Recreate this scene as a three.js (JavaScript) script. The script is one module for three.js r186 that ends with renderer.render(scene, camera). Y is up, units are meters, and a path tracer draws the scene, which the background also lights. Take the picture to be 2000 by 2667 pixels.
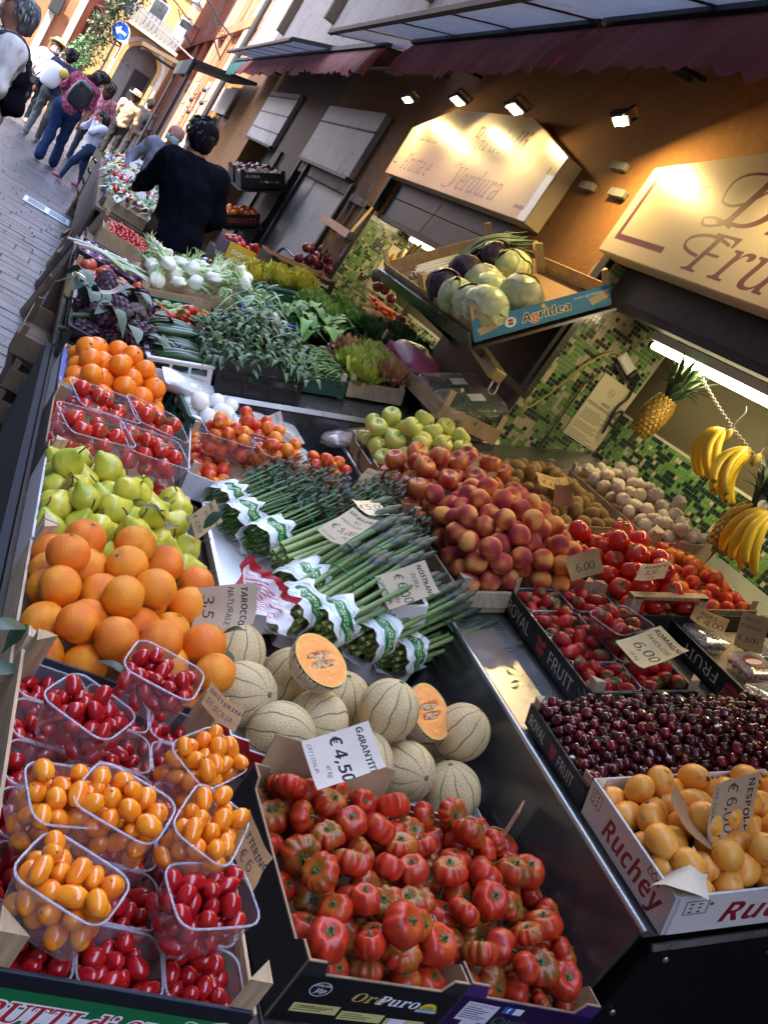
import * as THREE from 'three';
import { mergeGeometries, mergeVertices } from 'three/addons/utils/BufferGeometryUtils.js';
import { MarchingCubes } from 'three/addons/objects/MarchingCubes.js';
import { RectAreaLightUniformsLib } from 'three/addons/lights/RectAreaLightUniformsLib.js';
import { createNoise3D } from 'simplex-noise';

// ------------------------------------------------------------------ camera, sky, sun, exposure
const scene = new THREE.Scene();
const D2R = Math.PI / 180;
const camera = new THREE.PerspectiveCamera(61.32, 767 / 1024, 0.05, 400);
camera.position.set(0, 1.62, 0);
camera.rotation.order = 'YXZ';
camera.rotation.set(-13.33 * D2R, -28.1 * D2R, 34.77 * D2R);
scene.add(camera);
const renderer = new THREE.WebGLRenderer({ antialias: true });
renderer.toneMapping = THREE.LinearToneMapping;
renderer.toneMappingExposure = 5.0;
renderer.shadowMap.enabled = true;
RectAreaLightUniformsLib.init();
{ // clear blue sky, a little paler towards the horizon
  const W = 256, H = 128, d = new Float32Array(W * H * 4);
  for (let j = 0; j < H; j++) {
    const e = Math.max(0, ((j + 0.5) / H - 0.5) * 2), k = Math.pow(1 - e, 3);
    for (let i = 0; i < W; i++) {
      const o = (j * W + i) * 4;
      d[o] = 0.92 + 0.55 * k; d[o + 1] = 1.16 + 0.4 * k; d[o + 2] = 1.85 - 0.15 * k; d[o + 3] = 1;
    }
  }
  const sky = new THREE.DataTexture(d, W, H, THREE.RGBAFormat, THREE.FloatType);
  sky.mapping = THREE.EquirectangularReflectionMapping; sky.magFilter = THREE.LinearFilter; sky.minFilter = THREE.LinearFilter;
  sky.needsUpdate = true;
  scene.background = sky; scene.environment = sky; scene.backgroundIntensity = 1; scene.environmentIntensity = 1;
}
const sun = new THREE.DirectionalLight(new THREE.Color().setRGB(1, 0.9, 0.74), 5);
sun.position.set(-0.5 * 40, 0.75 * 40, 0.35 * 40 - 18);
sun.target.position.set(0, 0, -18);
sun.castShadow = true; sun.shadow.radius = 1; sun.shadow.mapSize.set(4096, 4096);
Object.assign(sun.shadow.camera, { left: -50, right: 50, top: 50, bottom: -50, near: 1, far: 140 });
scene.add(sun, sun.target);

// ------------------------------------------------------------------ helpers
function mulberry(a) { return () => { a |= 0; a = a + 0x6D2B79F5 | 0; let t = Math.imul(a ^ a >>> 15, 1 | a); t = t + Math.imul(t ^ t >>> 7, 61 | t) ^ t; return ((t ^ t >>> 14) >>> 0) / 4294967296; }; }
let rnd = mulberry(11);
const rr = (a, b) => a + (b - a) * rnd();
const n3 = createNoise3D(mulberry(5));
const V = (x, y, z) => new THREE.Vector3(x, y, z);
const PI = Math.PI, sin = Math.sin, cos = Math.cos;
const C = (r, g, b) => new THREE.Color().setRGB(r, g, b);
const clamp = (x, a = 0, b = 1) => Math.min(b, Math.max(a, x));
const sstep = (a, b, x) => { const t = clamp((x - a) / (b - a)); return t * t * (3 - 2 * t); };
const mix = (a, b, t) => a + (b - a) * t;
const mix3 = (a, b, t) => [mix(a[0], b[0], t), mix(a[1], b[1], t), mix(a[2], b[2], t)];
const used = {};
function uname(n) { if (!(n in used)) { used[n] = 0; return n; } used[n]++; return n + '_' + String(used[n]).padStart(3, '0'); }
function tag(o, label, category, group, kind) {
  o.userData = { label, category };
  if (group) o.userData.group = group;
  if (kind) o.userData.kind = kind;
  return o;
}
function thing(name, label, category, group) { const o = new THREE.Group(); o.name = uname(name); scene.add(o); return tag(o, label, category, group); }
function P(name, geo, mat, parent) { const m = new THREE.Mesh(geo, mat); m.name = name; parent.add(m); return m; }
function solo(name, geo, mat, label, category, group) { const m = new THREE.Mesh(geo, mat); m.name = uname(name); scene.add(m); return tag(m, label, category, group); }
function struct(name, geo, mat) { const m = geo ? new THREE.Mesh(geo, mat) : new THREE.Group(); m.name = uname(name); m.userData.kind = 'structure'; scene.add(m); return m; }
const merge = (l) => mergeGeometries(l.map((g) => { const h = g.index ? g.toNonIndexed() : g; for (const k of Object.keys(h.attributes)) if (!['position', 'normal', 'uv', 'color'].includes(k)) h.deleteAttribute(k); return h; }));
function box(w, h, d, x = 0, y = 0, z = 0) {            // box with uv in metres
  const g = new THREE.BoxGeometry(w, h, d), uv = g.attributes.uv, n = g.attributes.normal;
  for (let i = 0; i < uv.count; i++) {
    const a = Math.abs(n.getX(i)) > 0.5 ? [d, h] : Math.abs(n.getY(i)) > 0.5 ? [w, d] : [w, h];
    uv.setXY(i, uv.getX(i) * a[0], uv.getY(i) * a[1]);
  }
  return g.translate(x, y, z);
}
function cbox(w, h, d, b = 0.004, x = 0, y = 0, z = 0) {  // chamfered box
  const s = new THREE.Shape(), a = w / 2 - b, c = h / 2 - b;
  s.moveTo(-a, -c); s.lineTo(a, -c); s.lineTo(a, c); s.lineTo(-a, c);
  const g = new THREE.ExtrudeGeometry(s, { depth: Math.max(0.0005, d - 2 * b), bevelEnabled: true, bevelSize: b, bevelThickness: b, bevelSegments: 1, steps: 1 });
  return g.translate(x, y, z - d / 2 + b);
}
function tube(pts, r, seg = 6, n = 0, closed = false) { const c = new THREE.CatmullRomCurve3(pts.map((p) => p.isVector3 ? p : V(...p)), closed); return new THREE.TubeGeometry(c, n || Math.max(2, pts.length * 3), r, seg, closed); }
function bar(a, b, w, h) {                               // rectangular bar from a to b
  const A = V(...a), B = V(...b), L = A.distanceTo(B), g = box(w, h, L);
  const q = new THREE.Quaternion().setFromUnitVectors(V(0, 0, 1), B.clone().sub(A).normalize());
  return g.applyQuaternion(q).translate((a[0] + b[0]) / 2, (a[1] + b[1]) / 2, (a[2] + b[2]) / 2);
}
function rod(a, b, r, r2 = r, seg = 8) {
  const A = V(...a), B = V(...b), g = new THREE.CylinderGeometry(r2, r, A.distanceTo(B), seg);
  return g.applyQuaternion(new THREE.Quaternion().setFromUnitVectors(V(0, 1, 0), B.clone().sub(A).normalize())).translate((a[0] + b[0]) / 2, (a[1] + b[1]) / 2, (a[2] + b[2]) / 2);
}
// closed blob: pos(u around, v top..bottom) -> [x,y,z]; col -> [r,g,b]
function blob(nu, nv, pos, col, us = 1, vs = 1) {
  const p = [], c = [], t = [], idx = [];
  for (let j = 0; j <= nv; j++) for (let i = 0; i <= nu; i++) {
    const u = i / nu, v = j / nv, q = pos(i === nu ? 0 : u, v);
    p.push(...q); t.push(u * us, v * vs); if (col) c.push(...col(i === nu ? 0 : u, v, q));
  }
  for (let j = 0; j < nv; j++) for (let i = 0; i < nu; i++) {
    const a = j * (nu + 1) + i, b = a + nu + 1;
    if (j > 0) idx.push(a, a + 1, b);
    if (j < nv - 1) idx.push(a + 1, b + 1, b);
  }
  const g = new THREE.BufferGeometry();
  g.setAttribute('position', new THREE.Float32BufferAttribute(p, 3));
  g.setAttribute('uv', new THREE.Float32BufferAttribute(t, 2));
  if (col) g.setAttribute('color', new THREE.Float32BufferAttribute(c, 3));
  g.setIndex(idx); g.computeVertexNormals();
  const n = g.attributes.normal;
  for (let j = 0; j <= nv; j++) { const a = j * (nu + 1), b = a + nu; const x = n.getX(a) + n.getX(b), y = n.getY(a) + n.getY(b), z = n.getZ(a) + n.getZ(b), l = Math.hypot(x, y, z) || 1; n.setXYZ(a, x / l, y / l, z / l); n.setXYZ(b, x / l, y / l, z / l); }
  const q0 = pos(0, 0), q1 = pos(0, 1), up = q0[1] > q1[1] ? 1 : -1;
  for (let i = 0; i <= nu; i++) { n.setXYZ(i, 0, up, 0); n.setXYZ(nv * (nu + 1) + i, 0, -up, 0); }
  return g;
}
const ell = (a, b, c) => (u, v) => { const t = v * PI, f = u * 2 * PI; return [a * sin(t) * cos(f), b * cos(t), c * sin(t) * sin(f)]; };
function ribbon(pts, widths, cup = 0, upv = V(0, 1, 0), n = 8) {   // leaf blade along a curve, with a fold at the midrib
  const c = new THREE.CatmullRomCurve3(pts.map((p) => p.isVector3 ? p : V(...p))), p = [], t = [], idx = [];
  for (let i = 0; i <= n; i++) {
    const s = i / n, q = c.getPoint(s), T = c.getTangent(s), B = V().crossVectors(T, upv).normalize(), N = V().crossVectors(B, T).normalize();
    const wi = s * (widths.length - 1), k = Math.min(widths.length - 2, Math.floor(wi)), w = mix(widths[k], widths[k + 1], wi - k);
    for (const [a, h] of [[-1, cup], [0, 0], [1, cup]]) { const r = q.clone().addScaledVector(B, a * w).addScaledVector(N, h * w); p.push(r.x, r.y, r.z); t.push((a + 1) / 2, s); }
  }
  for (let i = 0; i < n; i++) for (let k = 0; k < 2; k++) { const a = i * 3 + k; idx.push(a, a + 3, a + 1, a + 1, a + 3, a + 4); }
  const g = new THREE.BufferGeometry();
  g.setAttribute('position', new THREE.Float32BufferAttribute(p, 3)); g.setAttribute('uv', new THREE.Float32BufferAttribute(t, 2));
  g.setIndex(idx); g.computeVertexNormals(); return g;
}
function paint(g, f) { // vertex colours from position
  const p = g.attributes.position, c = new Float32Array(p.count * 3);
  for (let i = 0; i < p.count; i++) { const k = typeof f === 'function' ? f(p.getX(i), p.getY(i), p.getZ(i)) : f; c.set(k, i * 3); }
  g.setAttribute('color', new THREE.BufferAttribute(c, 3)); return g;
}
const xf = (g, x, y, z, rx = 0, ry = 0, rz = 0, s = 1) => g.applyMatrix4(new THREE.Matrix4().compose(V(x, y, z), new THREE.Quaternion().setFromEuler(new THREE.Euler(rx, ry, rz)), V(s, s, s)));
// ------------------------------------------------------------------ textures
function field(size, f, srgb = false) {                   // f(x,y in 0..1) -> [r,g,b] 0..1 or number
  const d = new Uint8Array(size * size * 4);
  for (let j = 0; j < size; j++) for (let i = 0; i < size; i++) {
    const v = f(i / size, j / size), o = (j * size + i) * 4;
    const c = typeof v === 'number' ? [v, v, v] : v;
    d[o] = clamp(c[0]) * 255; d[o + 1] = clamp(c[1]) * 255; d[o + 2] = clamp(c[2]) * 255; d[o + 3] = 255;
  }
  const t = new THREE.DataTexture(d, size, size); t.wrapS = t.wrapT = THREE.RepeatWrapping; t.magFilter = THREE.LinearFilter; t.minFilter = THREE.LinearMipmapLinearFilter; t.generateMipmaps = true;
  if (srgb) t.colorSpace = THREE.SRGBColorSpace; t.needsUpdate = true; return t;
}
// tileable noise on a torus-like domain: blend of shifted samples
function tn(x, y, f, z = 0) { const a = (u, v) => n3(u * f, v * f, z); const wx = x, wy = y; return (a(x, y) * (1 - wx) + a(x - 1, y) * wx) * (1 - wy) + (a(x, y - 1) * (1 - wx) + a(x - 1, y - 1) * wx) * wy; }
const fbm = (x, y, f, z = 0, o = 4) => { let s = 0, a = 0.5, t = 0; for (let i = 0; i < o; i++) { s += a * tn(x, y, f, z + i * 7.3); t += a; a *= 0.55; f *= 2.1; } return s / t; };
const rep = (t, x, y) => { const c = t.clone(); c.repeat.set(x, y); c.needsUpdate = true; return c; };
const TX = {
  plaster: field(512, (x, y) => 0.5 + 0.35 * fbm(x, y, 5, 1, 5) + 0.15 * fbm(x, y, 40, 2, 2)),
  grain: field(256, (x, y) => 0.5 + 0.5 * fbm(x, y, 60, 3, 3)),
  peel: field(256, (x, y) => 0.5 + 0.5 * tn(x, y, 26, 9)),
  woodC: field(512, (x, y) => { const g = fbm(x, y * 0.12, 26, 4, 4), k = fbm(x, y, 3, 8, 2), v = 0.82 + 0.13 * g + 0.08 * k; return [v, v * 0.985, v * 0.96]; }, true),
  woodB: field(512, (x, y) => 0.5 + 0.5 * fbm(x, y * 0.12, 26, 4, 4)),
  brush: field(512, (x, y) => 0.6 + 0.1 * fbm(x * 0.06, y, 60, 5, 3) + 0.25 * fbm(x, y, 4, 15, 3)),
  stoneC: field(512, (x, y) => { const s = 0.62 + 0.16 * fbm(x, y, 50, 21, 3) + 0.12 * fbm(x, y, 5, 22, 3); return [s, s, s * 1.01]; }, true),
  wallC: field(1024, (x, y) => { const s = 0.8 + 0.11 * fbm(x, y, 3, 31, 4) + 0.07 * fbm(x, y, 30, 32, 3), w = sstep(0.25, 0.6, fbm(x, y, 6, 33, 4)); return mix3([s, s, s], [s * 0.68, s * 0.63, s * 0.6], w); }, true),
  fabric: field(128, (x, y) => 0.5 + 0.25 * sin(x * 2 * PI * 32) + 0.25 * sin(y * 2 * PI * 32)),
};
TX.cardC = field(256, (x, y) => { const s = 0.9 + 0.06 * fbm(x, y, 40, 41, 3) + 0.05 * fbm(x, y, 5, 42, 3); return [s, s, s]; }, true);
function canvas(w, h, draw) { const c = document.createElement('canvas'); c.width = w; c.height = h; const g = c.getContext('2d'); draw(g, w, h); const t = new THREE.CanvasTexture(c); t.colorSpace = THREE.SRGBColorSpace; t.anisotropy = 8; return t; }
// ------------------------------------------------------------------ materials
const M = {};
const mat = (k, r, g, b, rough = 0.6, o = {}) => (M[k] = new THREE.MeshPhysicalMaterial({ color: C(r, g, b), roughness: rough, side: THREE.DoubleSide, ...o }));
mat('wood', 0.62, 0.44, 0.26, 0.75, { map: rep(TX.woodC, 3, 3), bumpMap: rep(TX.woodB, 3, 3), bumpScale: 0.0012 });
mat('woodPale', 0.72, 0.58, 0.4, 0.7, { map: M.wood.map, bumpMap: M.wood.bumpMap, bumpScale: 0.0012 });
mat('woodOld', 0.2, 0.135, 0.085, 0.85, { map: M.wood.map, bumpMap: M.wood.bumpMap, bumpScale: 0.003 });
mat('woodDark', 0.06, 0.045, 0.04, 0.8, { map: M.wood.map, bumpMap: M.wood.bumpMap, bumpScale: 0.003 });
mat('kraft', 0.4, 0.25, 0.13, 0.9, { map: rep(TX.cardC, 4, 4), bumpMap: rep(TX.grain, 6, 6), bumpScale: 0.0006 });
mat('cardWhite', 0.72, 0.71, 0.7, 0.7, { map: rep(TX.cardC, 4, 4) });
mat('cardBlack', 0.018, 0.018, 0.022, 0.5);
mat('cardPurple', 0.06, 0.02, 0.12, 0.5);
mat('cardRed', 0.5, 0.015, 0.02, 0.5);
mat('cardBlue', 0.02, 0.035, 0.22, 0.5);
mat('plasticBlack', 0.015, 0.016, 0.018, 0.4);
mat('plasticWhite', 0.75, 0.75, 0.74, 0.4);
mat('plasticGreen', 0.01, 0.09, 0.055, 0.4);
mat('plasticBlue', 0.02, 0.12, 0.55, 0.4);
mat('foam', 0.78, 0.79, 0.8, 0.6);
mat('steel', 0.42, 0.42, 0.42, 0.35, { metalness: 0.9, roughnessMap: rep(TX.brush, 2, 2) });
M.steel.roughness = 0.55;
mat('steelDark', 0.1, 0.1, 0.105, 0.4, { metalness: 0.7, roughnessMap: rep(TX.brush, 1.5, 1.5) });
mat('iron', 0.03, 0.03, 0.032, 0.55, { metalness: 0.4 });
mat('black', 0.012, 0.012, 0.014, 0.6);
mat('clear', 0.93, 0.93, 0.96, 0.09, { transmission: 0.93, thickness: 0, ior: 1.55 });
mat('clearRim', 0.86, 0.87, 0.92, 0.12, { transmission: 0.75, thickness: 0, ior: 1.5 });
mat('film', 0.9, 0.9, 0.92, 0.12, { transmission: 0.85, thickness: 0, ior: 1.5 });
mat('white', 0.78, 0.78, 0.77, 0.6);
mat('paper', 0.62, 0.55, 0.43, 0.9);
mat('leaf', 0.035, 0.1, 0.025, 0.5, { vertexColors: false });
mat('leafDark', 0.02, 0.05, 0.022, 0.45);
mat('vc', 1, 1, 1, 0.5, { vertexColors: true });
mat('vcGloss', 1, 1, 1, 0.16, { vertexColors: true, clearcoat: 0.35, clearcoatRoughness: 0.12 });
mat('vcWax', 1, 1, 1, 0.34, { vertexColors: true, specularIntensity: 0.8 });
mat('vcMatte', 1, 1, 1, 0.85, { vertexColors: true });
mat('cloth', 1, 1, 1, 1, { vertexColors: true, specularIntensity: 0.15 });
mat('vcLeaf', 1, 1, 1, 0.55, { vertexColors: true });
mat('stem', 0.12, 0.13, 0.04, 0.8);
mat('stemBrown', 0.09, 0.055, 0.03, 0.85);
mat('stemGreen', 0.05, 0.11, 0.025, 0.7);
mat('rope', 0.3, 0.21, 0.1, 0.95);
// ------------------------------------------------------------------ ground
mat('mortar', 0.05, 0.048, 0.05, 0.95, { bumpMap: rep(TX.grain, 200, 200), bumpScale: 0.004 });
const ground = struct('ground', new THREE.PlaneGeometry(400, 400).rotateX(-PI / 2).translate(0, -0.014, 0), M.mortar);
{
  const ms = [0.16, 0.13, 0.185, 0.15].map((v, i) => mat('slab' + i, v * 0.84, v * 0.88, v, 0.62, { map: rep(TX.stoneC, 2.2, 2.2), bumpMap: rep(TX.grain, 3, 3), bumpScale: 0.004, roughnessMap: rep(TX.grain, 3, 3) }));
  rnd = mulberry(21);
  let z = -3.6, all = [];
  while (z > -58) {
    const far = z < -24, d = far ? rr(0.3, 0.5) : rr(0.13, 0.24); let x = -4 + rr(0, 0.4);
    while (x < 2.0) { const w = far ? rr(0.5, 1) : rr(0.28, 0.62); if (!(x > 0.75 && z > -5)) all.push([x, z, w, d]); x += w; }
    z -= d;
  }
  const proto = [];
  const g1 = (w, d, k) => cbox(w - 0.012, 0.05, d - 0.012, 0.006).translate(0, -0.025, 0);
  const vis = all.filter(([x, zz, w]) => x + w > zz * 0.075 - 0.2 && x < 0.75).slice(0, 295), set = new Set(vis), bulk = [[], [], [], []];
  all.forEach((s, i) => {
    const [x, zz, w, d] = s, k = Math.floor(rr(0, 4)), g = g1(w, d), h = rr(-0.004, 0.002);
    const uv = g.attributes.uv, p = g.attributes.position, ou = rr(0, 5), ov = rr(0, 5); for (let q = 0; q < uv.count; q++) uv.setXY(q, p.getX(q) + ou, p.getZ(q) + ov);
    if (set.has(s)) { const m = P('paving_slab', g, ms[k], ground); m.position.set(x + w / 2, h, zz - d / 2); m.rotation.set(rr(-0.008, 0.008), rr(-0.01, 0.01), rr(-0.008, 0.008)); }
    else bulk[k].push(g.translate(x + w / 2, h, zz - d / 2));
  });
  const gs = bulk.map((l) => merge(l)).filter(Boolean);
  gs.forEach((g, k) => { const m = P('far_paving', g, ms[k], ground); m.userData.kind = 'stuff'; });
  // drain plate
  const d = thing('drain_plate', 'long pale metal drain plate with slots set in the paving', 'drain plate');
  P('frame', merge([box(0.52, 0.008, 0.42)]), mat('zinc', 0.45, 0.52, 0.6, 0.4, { metalness: 0.6 }), d);
  for (let k = 0; k < 2; k++) for (let i = 0; i < 4; i++) P('slot', box(0.19, 0.003, 0.03, -0.12 + 0.24 * k, 0.0055, -0.12 + i * 0.08), M.black, d);
  d.position.set(0.07, 0.007, -10.72);
}
// ------------------------------------------------------------------ buildings
mat('ochre', 0.33, 0.145, 0.035, 0.85, { map: rep(TX.wallC, 0.5, 0.5), bumpMap: rep(TX.plaster, 1, 1), bumpScale: 0.006 });
mat('brownWall', 0.17, 0.1, 0.065, 0.8, { map: rep(TX.wallC, 0.5, 0.5), bumpMap: rep(TX.plaster, 1, 1), bumpScale: 0.004 });
mat('rough', 0.42, 0.34, 0.29, 0.95, { map: rep(TX.wallC, 0.35, 0.35), bumpMap: rep(TX.plaster, 0.7, 0.7), bumpScale: 0.03 });
mat('orangeWall', 0.56, 0.19, 0.08, 0.85, { map: rep(TX.wallC, 0.4, 0.4), bumpMap: rep(TX.plaster, 1, 1), bumpScale: 0.006 });
mat('yellowWall', 0.6, 0.34, 0.12, 0.85, { map: rep(TX.wallC, 0.4, 0.4), bumpMap: rep(TX.plaster, 1, 1), bumpScale: 0.006 });
mat('pinkWall', 0.6, 0.33, 0.24, 0.85, { map: rep(TX.wallC, 0.4, 0.4) });
mat('greyWall', 0.3, 0.29, 0.28, 0.9, { map: rep(TX.wallC, 0.4, 0.4), bumpMap: rep(TX.plaster, 1, 1), bumpScale: 0.006 });
mat('creamTrim', 0.72, 0.66, 0.56, 0.8, { map: rep(TX.wallC, 0.4, 0.4) });
mat('shutterWhite', 0.62, 0.58, 0.55, 0.6, { map: rep(TX.wallC, 0.6, 0.6) });
mat('shutterDark', 0.075, 0.078, 0.075, 0.5, { metalness: 0.3, map: rep(TX.wallC, 0.6, 0.6) });
mat('doorPanel', 0.6, 0.57, 0.55, 0.5, { map: rep(TX.wallC, 0.5, 0.5) });
mat('glassDark', 0.03, 0.035, 0.04, 0.08);
mat('grout', 0.5, 0.47, 0.4, 0.9);
const wb = (x0, x1, y0, y1, z0, z1) => box(x1 - x0, y1 - y0, z1 - z0, (x0 + x1) / 2, (y0 + y1) / 2, (z0 + z1) / 2);
const shop = thing('market_building', 'ochre and rough plaster building with two open shop fronts on the right', 'building');
{
  // wall leaves, openings left free
  P('pier', wb(2, 2.5, 0, 3.2, -4.35, -3.32), M.ochre, shop);
  P('pier', wb(2, 2.5, 0, 3.2, -7.5, -6.62), M.ochre, shop);
  P('pier', wb(2, 2.5, 0, 3.2, -11.5, -9.78), M.brownWall, shop);
  P('pier', wb(2, 2.5, 0, 3.2, -17.2, -13.9), M.ochre, shop);
  P('pier', wb(2, 2.5, 0, 3.2, -20.5, -19.6), M.ochre, shop);
  P('pier', wb(2, 2.5, 0, 3.2, 0.3, 26), M.ochre, shop);
  P('lintel', wb(2, 2.5, 2.2, 3.2, -3.32, 0.3), M.ochre, shop);
  P('lintel', wb(2, 2.5, 2.2, 3.2, -6.62, -4.35), M.ochre, shop);
  P('lintel', wb(2, 2.5, 2.0, 3.2, -9.78, -7.5), M.ochre, shop);
  P('lintel', wb(2, 2.5, 2.0, 3.2, -13.9, -11.5), M.brownWall, shop);
  P('lintel', wb(2, 2.5, 2.2, 3.2, -19.6, -17.2), M.ochre, shop);
  P('upper_wall', wb(2.02, 2.5, 3.2, 8.5, -20.5, 26), M.rough, shop);
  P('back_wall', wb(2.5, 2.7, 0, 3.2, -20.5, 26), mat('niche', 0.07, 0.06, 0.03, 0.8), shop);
  P('roof', wb(1.7, 8, 8.5, 8.7, -20.5, 26), M.brownWall, shop);
  P('rear_wall', wb(2.7, 8, 0, 8.5, -20.5, 26), M.brownWall, shop);
  // stained plinth boards under the cabbages
  P('plinth_board', wb(1.975, 1.998, 0.2, 1.93, -4.3, -3.37), mat('plinth', 0.075, 0.038, 0.02, 0.6, { map: rep(TX.woodC, 1, 1) }), shop);
  // door frames
  for (const z of [-3.345, -6.645, -9.8, -7.48]) P('door_frame', wb(1.965, 2.02, 0, z < -7 ? 2 : 2.17, z - 0.03, z + 0.03), M.iron, shop);
  // closed grey door with handle, and its shutter box
  const door = P('door', wb(2.08, 2.12, 0, 1.9, -9.76, -7.52), M.doorPanel, shop);
  P('door_rail', wb(2.072, 2.082, 0.86, 0.88, -9.7, -7.6), M.greyWall, door);
  P('door_rail', wb(2.072, 2.082, 1.02, 1.035, -9.7, -7.6), M.greyWall, door);
  P('door_handle', tube([[2.06, 1.02, -9.25], [2.0, 1.02, -9.1], [2.0, 1.06, -8.7], [2.0, 1.2, -8.5], [2.06, 1.2, -8.2]], 0.014, 6), M.steelDark, door);
  P('transom', wb(1.99, 2.1, 1.9, 2.02, -9.76, -7.52), M.rough, shop);
  for (const [z0, z1, y0, y1, n] of [[-9.72, -7.56, 2.03, 2.62, 1], [-13.8, -11.55, 2.0, 2.7, 3]]) {
    const s = P('rolling_shutter', wb(1.93, 1.99, y0, y1, z0, z1), M.shutterWhite, shop);
    for (let k = 0; k < n; k++) P('shutter_seam', wb(1.922, 1.934, y0 + (k + 0.7) * (y1 - y0) / n - 0.008, y0 + (k + 0.7) * (y1 - y0) / n + 0.008, z0, z1), M.greyWall, s);
    P('bottom_rail', wb(1.915, 1.98, y0 - 0.03, y0, z0, z1), M.iron, s);
  }
  P('painted_dark_interior', wb(2.3, 2.32, 0, 2.0, -13.9, -11.5), M.black, shop);  // black sheet standing in for the shade inside this doorway
  P('white_blind', wb(1.9, 1.93, 2.15, 2.65, -19.5, -17.3), M.white, shop);
  P('shop_window', wb(2.05, 2.08, 0.9, 2.15, -19.5, -17.25), M.glassDark, shop);
  // dark steel roller shutters pulled up in both shops
  for (const [z0, z1, y0] of [[-6.58, -4.38, 1.9], [-3.28, 0.3, 2.03]]) {
    const n = y0 < 2 ? 2 : 1, h = (2.2 - y0) / n;
    for (let k = 0; k < n; k++) P('shutter_panel', cbox(0.04, h - 0.008, z1 - z0, 0.004, 2.06, y0 + h * (k + 0.5), (z0 + z1) / 2), M.shutterDark, shop);
    P('shutter_rail', cbox(0.06, 0.03, z1 - z0, 0.004, 2.055, y0 - 0.015, (z0 + z1) / 2), M.iron, shop);
    P('soffit', wb(2.08, 2.5, 2.19, 2.2, z0, z1), M.shutterDark, shop);
  }
  P('shutter_ring', new THREE.TorusGeometry(0.05, 0.005, 5, 16).rotateY(PI / 2).translate(2.03, 1.84, -5.63), M.steel, shop);
  P('shutter_cord', rod([2.03, 1.9, -5.63], [1.98, 2.17, -5.4], 0.003), M.rope, shop);
  // wooden brackets on the upper wall
  for (const z of [-16.5, -12.7, -8.65, -4.9]) P('timber_bracket', cbox(0.14, 2.2, 0.13, 0.01, 1.95, 4.85, z), M.woodOld, shop);
  // rain pipe
  P('rain_pipe', rod([1.9, 0, -20.2], [1.9, 8.5, -20.2], 0.06), M.iron, shop);
  // loose plaster patches beside the signs
  for (const [z, y] of [[-7.1, 2.05], [-3.4, 2.02], [-7.05, 1.98], [-4.3, 2.0]]) { const s = 0.09; P('bare_plaster_patch', blob(14, 6, (u, v) => { const t = v * PI, f = u * 2 * PI, k = 1 + 0.4 * n3(cos(f) * 2, sin(f) * 2, z); return [0.006 * cos(t), s * k * sin(t) * cos(f) * 1.3, s * k * sin(t) * sin(f) * 0.6]; }).translate(1.999, y, z), M.rough, shop); }
  for (const [z, y] of [[-3.75, 2.62], [-3.62, 2.5], [-3.9, 2.5]]) P('wall_box', cbox(0.03, 0.035, 0.13, 0.004, 1.985, y - 0.06, z), M.greyWall, shop);
}
// mosaic tiles (20 mm) on the jambs and on the back walls of both shops
{
  rnd = mulberry(33);
  const tg = cbox(0.0175, 0.0175, 0.004, 0.0008);
  const cols = [[0.15, 0.32, 0.09], [0.012, 0.04, 0.022], [0.56, 0.5, 0.34]];
  const tm = cols.map((c, i) => mat('tile' + i, ...c, 0.22, { clearcoat: 0.3 })), tmi = mat('tileI', 1, 1, 1, 0.22, { clearcoat: 0.3 });
  const pick = () => { const q = rnd(); return q < 0.42 ? 0 : q < 0.68 ? 1 : 2; };
  const list = [];
  const panel = (o, u, n, W, H, lim, back) => {
    const g = box(Math.abs(u[0]) * W + 0.006, H, Math.abs(u[2]) * W + 0.006, o[0] + u[0] * W / 2, o[1] + H / 2, o[2] + u[2] * W / 2); P('grout_bed', g, M.grout, shop);
    const s = 0.0203, nx = Math.floor(W / s), ny = Math.floor(H / s), one = [];
    let last = 0, grid = [];
    for (let j = 0; j < ny; j++) { grid[j] = []; for (let i = 0; i < nx; i++) { let k = pick(); if (rnd() < 0.3 && i) k = grid[j][i - 1]; else if (rnd() < 0.25 && j) k = grid[j - 1][i]; if (back && k === 2 && rnd() < 0.55) k = 1; grid[j][i] = k; } }
    for (let j = 0; j < ny; j++) for (let i = 0; i < nx; i++) list.push({ p: [o[0] + u[0] * (i + 0.5) * s + n[0] * 0.004, o[1] + (j + 0.5) * s, o[2] + u[2] * (i + 0.5) * s + n[2] * 0.004], k: grid[j][i], r: n[0] ? PI / 2 : 0, d: lim });
  };
  panel([2.0, 1.0, -3.316], [1, 0, 0], [0, 0, 1], 0.5, 1.16, 1);
  panel([2.497, 1.0, -3.3], [0, 0, 1], [-1, 0, 0], 2.7, 0.68, 2, true);
  panel([2.0, 1.0, -6.616], [1, 0, 0], [0, 0, 1], 0.5, 0.9, 3);
  panel([2.497, 1.0, -6.6], [0, 0, 1], [-1, 0, 0], 2.2, 0.42, 3);
  let c = 0; const rest = [];
  for (const t of list) if (t.d === 1 && t.p[1] > 1.24 && t.p[1] < 1.78 && c < 298 && (t.p[0] < 2.24)) { c++; const m = P('mosaic_tile', tg, tm[t.k], shop); m.position.set(...t.p); } else rest.push(t);
  const im = new THREE.InstancedMesh(tg, tmi, rest.length), m4 = new THREE.Matrix4();
  rest.forEach((t, i) => { m4.makeRotationY(t.r).setPosition(...t.p); im.setMatrixAt(i, m4); const v = rr(0.85, 1.1), q = cols[t.k]; im.setColorAt(i, C(q[0] * v, q[1] * v, q[2] * v)); });
  im.name = 'mosaic_tiles'; im.userData.kind = 'stuff'; shop.add(im);
}
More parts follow.
